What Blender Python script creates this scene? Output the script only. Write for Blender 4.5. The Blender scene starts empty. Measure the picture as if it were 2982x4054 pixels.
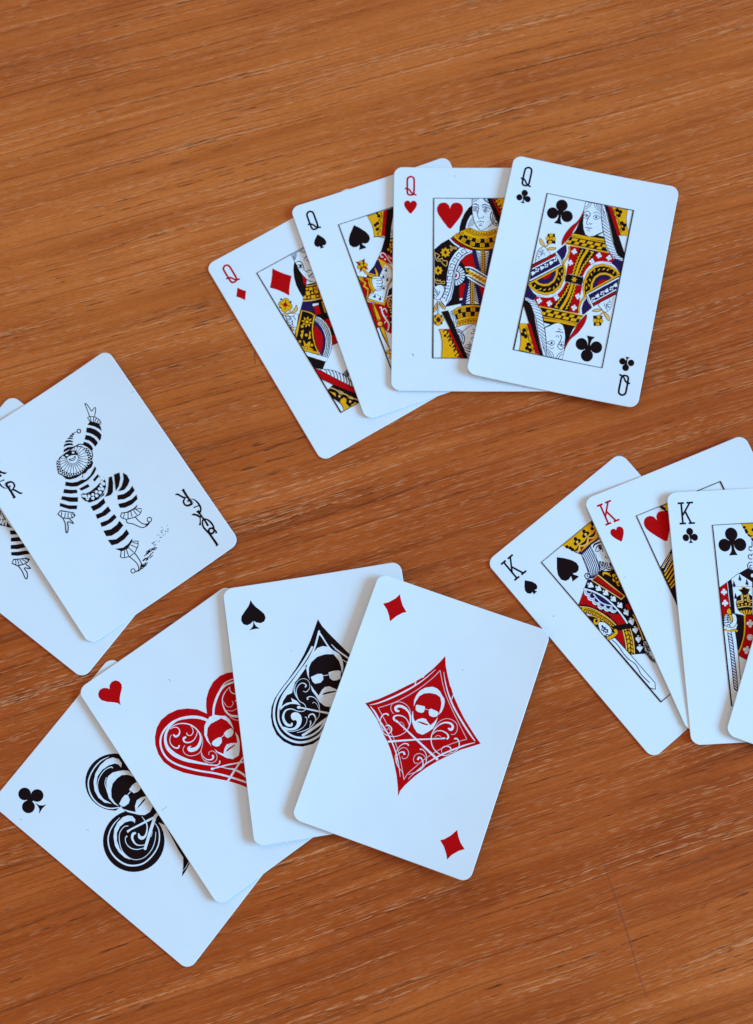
import bpy, bmesh, math, random
from mathutils import Matrix, Vector
from mathutils.geometry import tessellate_polygon

C = bpy.context.scene.collection
MM = 0.001
CAM=[4937.65779, 437.68473, 0.21941, -0.05618, 169.60332, -15.52095]
POSE={'QD': [-26.67392, 170.72235, 0.31, 0.47958, 0.0, 0.0, 0.3], 'QS': [0.28288, 182.78336, 0.92551, 0.28334, 0.00109, 0.00168, 0.75], 'QH': [26.54377, 184.02374, 1.99479, -0.06314, 0.00547, 0.00332, 0.7], 'QC': [62.23164, 180.51147, 3.09986, -0.27232, 0.00352, -0.00402, 0.9], 'J2': [-134.22929, 95.93224, 0.31, 0.8705, 0.0, 0.0, 0.5], 'J1': [-115.02706, 109.17126, 0.96991, 0.56109, 0.00707, 0.00578, 1.25], 'AC': [-98.18265, -2.52774, 0.31, 0.8593, 0.0, 0.0, 0.35], 'AH': [-71.85359, 19.03099, 0.98044, 0.56981, -0.00156, -0.00086, 0.95], 'AS': [-34.85864, 30.68277, 2.21642, 0.10243, -0.00508, -0.0025, 0.95], 'AD': [-2.89706, 20.92039, 3.48022, -0.3906, -0.0025, 0.0025, 1.35], 'KS': [74.37517, 59.376, 0.31, 0.63223, 0.0, 0.0, 0.35], 'KH': [103.3251, 65.38459, 0.94388, 0.33475, 0.00305, 0.00359, 0.8], 'KC': [120.28482, 53.10949, 1.70121, 0.00024, 0.01191, 0.00637, 0.75], 'KD': [146.43516, 40.77491, 2.80522, -0.38962, 0.01297, -0.00031, 0.8]}

# ------------------------------------------------------------------ camera
FPX, CAM_H, PITCH, ROLL, PX, PY = CAM
W0 = 2982.0
cam = bpy.data.cameras.new('camera'); cam_ob = bpy.data.objects.new('camera', cam); C.objects.link(cam_ob)
cam.sensor_fit = 'HORIZONTAL'; cam.sensor_width = 36.0; cam.lens = FPX / W0 * 36.0
cam.shift_x = -PX / W0; cam.shift_y = PY / W0
cam.clip_start = 0.01; cam.clip_end = 50
cam_ob.matrix_world = Matrix.Translation((0, 0, CAM_H * MM)) @ Matrix.Rotation(PITCH, 4, 'X') @ Matrix.Rotation(ROLL, 4, 'Z')
cam.dof.use_dof = True; cam.dof.focus_distance = 0.424; cam.dof.aperture_fstop = 18.0
bpy.context.scene.camera = cam_ob
# ------------------------------------------------------------------ world: soft warm room light
wd = bpy.data.worlds.new('World'); bpy.context.scene.world = wd; wd.use_nodes = True
bg = wd.node_tree.nodes['Background']; bg.inputs[0].default_value = (1.0, 0.93, 0.89, 1); bg.inputs[1].default_value = 0.45
vs = bpy.context.scene.view_settings; vs.view_transform = 'Standard'; vs.look = 'None'; vs.exposure = 0; vs.gamma = 1; vs.use_curve_mapping = False
# ------------------------------------------------------------------ window and added far fill as area lamps
def lamp(name, loc, target, sx, sy, power, col):
    l = bpy.data.lights.new(name, 'AREA'); l.shape = 'RECTANGLE'; l.size = sx; l.size_y = sy; l.energy = power; l.color = col
    o = bpy.data.objects.new(name, l); C.objects.link(o); o.location = loc
    o.rotation_euler = (Vector(target) - Vector(loc)).to_track_quat('-Z', 'Y').to_euler(); return o
lamp('window_light', (3.4, -0.45, 1.52), (0, 0.08, 0), 2.0, 1.1, 268, (0.17, 0.55, 1.0))
lamp('far_sheen_fill', (-0.2, 1.75, 2.25), (0, 0.3, 0), 2.4, 1.5, 8, (0.62, 0.80, 1.0))  # added soft fill to give the far wood sheen, unseen source
# ------------------------------------------------------------------ materials
class NB:
    def __init__(s, m): s.nt = m.node_tree; s.n = s.nt.nodes
    def add(s, t, **kw):
        nd = s.n.new(t)
        for k, v in kw.items(): setattr(nd, k, v)
        return nd
    def put(s, sock, v):
        if isinstance(v, bpy.types.NodeSocket): s.nt.links.new(v, sock)
        else: sock.default_value = v
    def math(s, op, a, b=0.0, c=0.0):
        nd = s.add('ShaderNodeMath', operation=op)
        for i, v in enumerate((a, b, c)): s.put(nd.inputs[i], v)
        return nd.outputs[0]
    def noise(s, vec, scale, detail=2, rough=.5, dist=0.0):
        nd = s.add('ShaderNodeTexNoise'); s.put(nd.inputs['Vector'], vec)
        nd.inputs['Scale'].default_value = scale; nd.inputs['Detail'].default_value = detail
        nd.inputs['Roughness'].default_value = rough; nd.inputs['Distortion'].default_value = dist
        return nd.outputs[0]
    def ramp(s, f, stops, interp='LINEAR'):
        nd = s.add('ShaderNodeValToRGB'); s.put(nd.inputs[0], f); r = nd.color_ramp; r.interpolation = interp
        while len(r.elements) < len(stops): r.elements.new(0.5)
        for e, (p, c) in zip(r.elements, stops): e.position = p; e.color = (*c, 1) if len(c) == 3 else c
        return nd.outputs[0]
    def step(s, f, a, b):
        nd = s.add('ShaderNodeMapRange', clamp=True); s.put(nd.inputs[0], f); nd.inputs[1].default_value = a; nd.inputs[2].default_value = b
        return nd.outputs[0]
    def mix(s, f, a, b, mode='MIX'):
        nd = s.add('ShaderNodeMix', data_type='RGBA', blend_type=mode)
        s.put(nd.inputs[0], f); s.put(nd.inputs[6], a); s.put(nd.inputs[7], b); return nd.outputs[2]
    def comb(s, x, y, z):
        nd = s.add('ShaderNodeCombineXYZ')
        for i, v in enumerate((x, y, z)): s.put(nd.inputs[i], v)
        return nd.outputs[0]
def newmat(name):
    m = bpy.data.materials.new(name); m.use_nodes = True; return m, NB(m), m.node_tree.nodes['Principled BSDF']

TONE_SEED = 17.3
def wood_material():
    m, b, p = newmat('oiled_teak_veneer')
    tc = b.add('ShaderNodeTexCoord'); sp = b.add('ShaderNodeSeparateXYZ'); b.put(sp.inputs[0], tc.outputs['Object'])
    x, y = sp.outputs[0], sp.outputs[1]
    # millimetre coordinates along (s) and across (t) the grain, grain fanning slightly over the board
    th = math.radians(14.0)
    s0 = b.math('MULTIPLY_ADD', x, 1000 * math.cos(th), b.math('MULTIPLY', y, 1000 * math.sin(th)))
    t0 = b.math('MULTIPLY_ADD', x, -1000 * math.sin(th), b.math('MULTIPLY', y, 1000 * math.cos(th)))
    bend = b.math('MULTIPLY', b.math('MULTIPLY', s0, t0), 0.00012)
    t1 = b.math('ADD', t0, bend)
    wob = b.noise(b.comb(b.math('MULTIPLY', s0, .012), b.math('MULTIPLY', t1, .02), 0.0), 1.0, 2)
    t2 = b.math('MULTIPLY_ADD', wob, 4.0, t1)
    def streak(ls, lt, z, detail=2, rough=.5):
        return b.noise(b.comb(b.math('MULTIPLY', s0, 1.0 / ls), b.math('MULTIPLY', t2, 1.0 / lt), z), 1.0, detail, rough)
    broad = streak(190, 15, 1.0, 2)
    band = streak(110, 3.2, 2.0, 3, .6)
    fine = streak(60, 0.8, 3.0, 3, .6)
    blot = b.noise(b.comb(b.math('MULTIPLY', s0, .018), b.math('MULTIPLY', t2, .03), 9.0), 1.0, 2)
    k = b.math('ADD', b.math('ADD', b.math('MULTIPLY', broad, .30), b.math('MULTIPLY', band, .33)), b.math('ADD', b.math('MULTIPLY', fine, .18), b.math('MULTIPLY', blot, .19)))
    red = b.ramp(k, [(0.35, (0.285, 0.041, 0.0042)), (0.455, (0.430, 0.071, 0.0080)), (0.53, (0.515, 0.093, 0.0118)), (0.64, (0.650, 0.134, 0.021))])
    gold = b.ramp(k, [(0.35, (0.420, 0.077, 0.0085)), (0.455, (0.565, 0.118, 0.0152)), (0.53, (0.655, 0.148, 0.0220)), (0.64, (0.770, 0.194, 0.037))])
    # broad tone change along the grain, seeded lighter at far end as painted sheen
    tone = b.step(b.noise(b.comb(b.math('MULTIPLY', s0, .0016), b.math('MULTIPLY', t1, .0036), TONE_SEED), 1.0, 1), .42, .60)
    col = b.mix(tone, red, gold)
    # long dark growth lines
    gl = b.step(streak(240, 1.15, 5.0, 2, .55), .58, .68)
    col = b.mix(b.math('MULTIPLY', gl, .50), col, (0.15, 0.026, 0.004, 1))
    # open pores lie in rows along the grain: pale where filler sits in them, dark at the row's edge
    def rows(ls, lt, z, a, c, shift=0.0):
        n = b.noise(b.comb(b.math('MULTIPLY', s0, 1.0 / ls), b.math('MULTIPLY', b.math('ADD', t2, shift), 1.0 / lt), z), 1.0, 1, .5)
        return b.step(n, a, c)
    zone = b.step(streak(110, 8.0, 11.0, 2), .43, .55)
    dash = b.step(streak(4.5, 0.45, 7.0, 2, .6), .45, .55)
    pale = b.math('MULTIPLY', b.math('MULTIPLY', rows(120, 0.80, 15.0, .580, .640), dash), zone)
    dash2 = b.step(streak(8.0, 0.6, 6.0, 2, .6), .50, .60)
    zone2 = b.step(streak(90, 7.0, 12.0, 2), .42, .55)
    dark = b.math('MULTIPLY', b.math('MULTIPLY', rows(120, 0.80, 15.0, .56, .62, .42), dash2), zone2)
    lone = b.step(streak(7.0, 0.27, 17.0, 1, .5), .61, .675)
    pale = b.math('MAXIMUM', pale, b.math('MULTIPLY', lone, b.math('MULTIPLY_ADD', zone, .55, .30)))
    grit = streak(2.2, 0.26, 23.0, 2, .6)
    col = b.mix(b.step(grit, .50, .75), col, b.mix(.42, col, (0.20, 0.036, 0.006, 1)))
    col = b.mix(b.math('MULTIPLY', dark, .85), col, (0.075, 0.017, 0.005, 1))
    col = b.mix(b.math('MULTIPLY', pale, .62), col, (0.85, 0.35, 0.145, 1))
    # a few faint cross scratches
    sc = b.noise(b.comb(b.math('MULTIPLY', s0, 1 / 0.5), b.math('MULTIPLY', t0, 1 / 40.), 21.0), 1.0, 1)
    scr = b.math('MULTIPLY', b.step(sc, .745, .775), b.step(blot, .5, .6))
    col = b.mix(b.math('MULTIPLY', scr, .15), col, (0.16, 0.035, 0.008, 1))
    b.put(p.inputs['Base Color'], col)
    b.put(p.inputs['Roughness'], b.math('MULTIPLY_ADD', fine, .14, .36))
    p.inputs['Specular IOR Level'].default_value = .16
    hgt = b.math('SUBTRACT', b.math('MULTIPLY', fine, .35), b.math('ADD', b.math('MULTIPLY', dark, .9), b.math('MULTIPLY', pale, .25)))
    bp = b.add('ShaderNodeBump'); bp.inputs['Strength'].default_value = .30; bp.inputs['Distance'].default_value = .00009
    b.put(bp.inputs['Height'], hgt); b.put(p.inputs['Normal'], bp.outputs[0])
    return m

def card_material():
    m, b, p = newmat('card_stock')
    tc = b.add('ShaderNodeTexCoord')
    n = b.noise(tc.outputs['Object'], 38, 3, .6)
    b.put(p.inputs['Base Color'], b.ramp(n, [(.3, (.835, .84, .84)), (.7, (.88, .88, .875))]))
    p.inputs['Roughness'].default_value = .42; p.inputs['Specular IOR Level'].default_value = .35
    # linen finish: two crossed fine waves
    wv = []
    for ax in ('X', 'Y'):
        w = b.add('ShaderNodeTexWave', wave_type='BANDS', bands_direction=ax); b.put(w.inputs[0], tc.outputs['Object']); w.inputs['Scale'].default_value = 620; wv.append(w.outputs['Fac'])
    bp = b.add('ShaderNodeBump'); bp.inputs['Strength'].default_value = .10; bp.inputs['Distance'].default_value = .00003
    b.put(bp.inputs['Height'], b.math('ADD', wv[0], wv[1])); b.put(p.inputs['Normal'], bp.outputs[0])
    return m
def ink(name, col, rough=.6):
    m, b, p = newmat(name)
    tc = b.add('ShaderNodeTexCoord'); n = b.noise(tc.outputs['Object'], 900, 2, .6)
    lo = tuple(c * .93 for c in col); hi = tuple(min(1, c * 1.05) for c in col)
    b.put(p.inputs['Base Color'], b.ramp(n, [(.35, lo), (.65, hi)]))
    p.inputs['Roughness'].default_value = rough; p.inputs['Specular IOR Level'].default_value = .02
    return m
CARD = card_material()
INK = {'k': ink('black_ink', (.0145, .006, .006)), 'r': ink('red_ink', (.575, .0035, .0045)), 'y': ink('yellow_ink', (1.0, .42, .007)),
       'n': ink('navy_ink', (.028, .012, .066)), 'w': ink('white_print', (.86, .865, .865)), 'o': ink('tan_ink', (1.0, .50, .115)),
       'e': ink('pale_line_print', (.80, .55, .56)), 'd': ink('brown_ink', (.11, .014, .006)), 'g': ink('grey_dust', (.20, .19, .21)), 'p': ink('purple_ink', (.085, .006, .06))}
INKS = list(INK)
# ------------------------------------------------------------------ helpers
def link(name, me, parent=None):
    o = bpy.data.objects.new(name, me); C.objects.link(o)
    if parent: o.parent = parent
    return o
def catmull(p, closed, k=4):
    n = len(p); out = []
    if n < 3: return p
    rng = range(n) if closed else range(n - 1)
    for i in rng:
        a = p[(i - 1) % n] if closed or i > 0 else p[i]
        b = p[i]; c = p[(i + 1) % n]
        d = p[(i + 2) % n] if closed or i + 2 < n else c
        for j in range(k):
            t = j / k
            out.append(tuple(.5 * (2 * b[q] + (c[q] - a[q]) * t + (2 * a[q] - 5 * b[q] + 4 * c[q] - d[q]) * t * t + (3 * b[q] - a[q] - 3 * c[q] + d[q]) * t ** 3) for q in range(len(b))))
    if not closed: out.append(p[-1])
    return out
def ribbon(p, closed):
    # p: (x, y, width); one closed outline or a strip of quads
    n = len(p); L = []; R = []
    for i in range(n):
        a = p[i - 1] if (i or closed) else p[i]; c = p[(i + 1) % n] if (i < n - 1 or closed) else p[i]
        dx, dy = c[0] - a[0], c[1] - a[1]; l = math.hypot(dx, dy) or 1
        h = max(p[i][2], .05) / 2; m = 1.0
        if (i and i < n - 1) or closed:
            b = p[i]; u = (b[0] - a[0], b[1] - a[1]); lu = math.hypot(*u) or 1
            cs = abs((u[0] * dx + u[1] * dy) / (lu * l)); m = min(1 / max(cs, .5), 1.6)
        L.append((p[i][0] - dy / l * h * m, p[i][1] + dx / l * h * m)); R.append((p[i][0] + dy / l * h * m, p[i][1] - dx / l * h * m))
    q = []
    for i in range(n if closed else n - 1):
        j = (i + 1) % n; q.append((L[i], L[j], R[j], R[i]))
    return q
def parse(txt):
    out = []
    for s in txt.split(';'):
        k, c, sm, cl = s[0], s[1], s[2] == '1', s[3] == '1'
        v = [int(a) / 100 for a in s.split(',')[1:]]; w = v[0]; v = v[1:]
        if k == 'B': p = [tuple(v[i:i + 3]) for i in range(0, len(v), 3)]; cl = False
        else: p = [tuple(v[i:i + 2]) for i in range(0, len(v), 2)]
        if sm: p = catmull(p, cl, 4 if k != 'L' or len(p) < 8 else 3)
        if k == 'L': p = [(*a, w) for a in p]
        out.append((k, c, cl, p))
    return out
def turned(shapes):
    out = []
    for k, c, cl, p in shapes: out.append((k, c, cl, [(-a[0], -a[1], *a[2:]) for a in p]))
    return out
HX, HY = 16.5, 31.8
def clip_poly(p, box):
    x0, y0, x1, y1 = box
    for ax, lim, sg in ((0, x0, 1), (0, x1, -1), (1, y0, 1), (1, y1, -1)):
        o = []
        for i in range(len(p)):
            a, b = p[i - 1], p[i]; da, db = (a[ax] - lim) * sg, (b[ax] - lim) * sg
            if (da >= 0) != (db >= 0):
                t = da / (da - db); o.append((a[0] + (b[0] - a[0]) * t, a[1] + (b[1] - a[1]) * t))
            if db >= 0: o.append(b)
        p = o
        if len(p) < 3: return []
    return p
STEP = 2.5
def print_mesh(shapes, bow, base_layer=0, box=None, recolour=None):
    """flat ink on a gently bowed card: every shape is a thin sheet a few microns above what it overprints"""
    vs, fs, ms = [], [], []; boxes = []
    for k, c, cl, p in shapes:
        if c == '*': c = recolour
        polys = [[a[:2] for a in p]] if k == 'F' else ribbon(p, cl)
        if box: polys = [q for q in (clip_poly(list(q), box) for q in polys) if q]
        if not polys: continue
        xs = [a[0] for q in polys for a in q]; ys = [a[1] for q in polys for a in q]
        bb = (min(xs), min(ys), max(xs), max(ys)); lay = base_layer
        for o, ol in boxes:
            if ol >= lay and bb[0] < o[2] and bb[2] > o[0] and bb[1] < o[3] and bb[3] > o[1]: lay = ol + 1
        boxes.append((bb, lay))
        z = .010 + .0035 * lay; mi = INKS.index(c)
        for q in polys:
            i0 = len(vs); vs += [(a[0] * MM, a[1] * MM, z * MM) for a in q]
            if len(q) <= 4 and k != 'F': fs.append(tuple(range(i0, i0 + len(q)))); ms.append(mi)
            else:
                for t in tessellate_polygon([[Vector((a[0], a[1], 0)) for a in q]]): fs.append(tuple(i0 + j for j in t)); ms.append(mi)
    me = bpy.data.meshes.new('print'); me.from_pydata(vs, [], fs)
    for n in INKS: me.materials.append(INK[n])
    me.polygons.foreach_set('material_index', ms)
    bm = bmesh.new(); bm.from_mesh(me)
    x = -30.0
    while x <= 30:
        g = bm.verts[:] + bm.edges[:] + bm.faces[:]
        bmesh.ops.bisect_plane(bm, geom=g, dist=1e-9, plane_co=(x * MM, 0, 0), plane_no=(1, 0, 0)); x += STEP
    for v in bm.verts: v.co.z += bow * (v.co.x / (31.75 * MM)) ** 2 * MM
    for f in bm.faces:
        f.normal_update()
        if f.normal.z < 0: f.normal_flip()
    bm.to_mesh(me); bm.free(); return me
CWID, CHGT, RAD, THK = 63.5, 88.9, 3.4, 0.30
def card_mesh(bow):
    """card stock: rounded corners, 0.3 mm thick, bowed across its width; top face at local z = bow curve"""
    st = [-CWID / 2 + RAD * (1 - math.cos(a * math.pi / 16)) for a in range(0, 9)]
    xs = st + [x for x in [-30 + STEP * i for i in range(25)] if abs(x) < CWID / 2 - RAD - .2] + [-x for x in reversed(st)]
    def hh(x):
        d = abs(x) - (CWID / 2 - RAD)
        return CHGT / 2 if d <= 0 else CHGT / 2 - RAD + math.sqrt(max(RAD * RAD - d * d, 0))
    bm = bmesh.new(); rows = []
    e = .17; dp = .11
    for x in xs:
        h = hh(x); r = []
        sx = max(-CWID / 2 + e, min(CWID / 2 - e, x)); z = bow * (sx / 31.75) ** 2
        for (yy, zz, xx) in ((h - e, z, sx), (-h + e, z, sx), (-h, z - dp, x), (-h, z - THK, x), (h, z - THK, x), (h, z - dp, x)):
            r.append(bm.verts.new((xx * MM, yy * MM, zz * MM)))
        rows.append(r)
    for a, b in zip(rows, rows[1:]):
        for i in range(6): bm.faces.new((a[i], a[(i + 1) % 6], b[(i + 1) % 6], b[i]))
    bm.faces.new(rows[0][::-1]); bm.faces.new(rows[-1])
    bmesh.ops.recalc_face_normals(bm, faces=bm.faces)
    me = bpy.data.meshes.new('card'); bm.to_mesh(me); bm.free(); me.materials.append(CARD); return me
# ------------------------------------------------------------------ table
def table():
    bm = bmesh.new(); bmesh.ops.create_cube(bm, size=1)
    for v in bm.verts: v.co = Vector((v.co.x * 1.8, v.co.y * 1.3, v.co.z * .03))
    bmesh.ops.bevel(bm, geom=[e for e in bm.edges], offset=.003, segments=2, affect='EDGES')
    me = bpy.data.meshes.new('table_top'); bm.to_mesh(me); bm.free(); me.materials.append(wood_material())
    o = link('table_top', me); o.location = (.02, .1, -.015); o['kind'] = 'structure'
    dark, nb, p = newmat('scratch_wood'); p.inputs['Base Color'].default_value = (.27, .050, .008, 1); p.inputs['Roughness'].default_value = .6
    palem, nb, p = newmat('scuffed_wood'); p.inputs['Base Color'].default_value = (.50, .105, .020, 1); p.inputs['Roughness'].default_value = .6
    for pts, m, hz in SCRATCH:
        pts = catmull([tuple(a) for a in pts], False, 4); vs = []; fs = []
        for q in ribbon(pts, False):
            i = len(vs); vs += [(a * MM - .02, b_ * MM - .1, .01503 + hz) for a, b_ in q]; fs.append((i, i + 1, i + 2, i + 3))
        sm = bpy.data.meshes.new('scratch'); sm.from_pydata(vs, [], fs); sm.materials.append(dark if m else palem); link('scratch', sm, o)
SCRATCH=[([(55.31, -27.15, 0.1), (56.61, -33.79, 0.145), (58.04, -38.76, 0.179), (59.2, -42.89, 0.198), (60.9, -50.25, 0.198), (62.24, -55.93, 0.179), (63.32, -62.37, 0.145), (65.77, -71.98, 0.1)], 1, 0.0), ([(55.82, -27.18, 0.08), (57.12, -33.82, 0.116), (58.55, -38.79, 0.143), (59.7, -42.92, 0.158), (61.41, -50.27, 0.158), (62.74, -55.96, 0.143), (63.82, -62.39, 0.116), (66.27, -72.01, 0.08)], 0, 2e-05), ([(6.22, 108.63, 0.128), (4.93, 102.13, 0.195), (3.24, 94.76, 0.22), (1.48, 89.3, 0.195), (-1.26, 83.93, 0.128)], 0, 0.0), ([(-57.34, 160.8, 0.32), (-57.77, 158.65, 0.45), (-57.47, 155.68, 0.32)], 1, 0.0)]
table()
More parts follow.
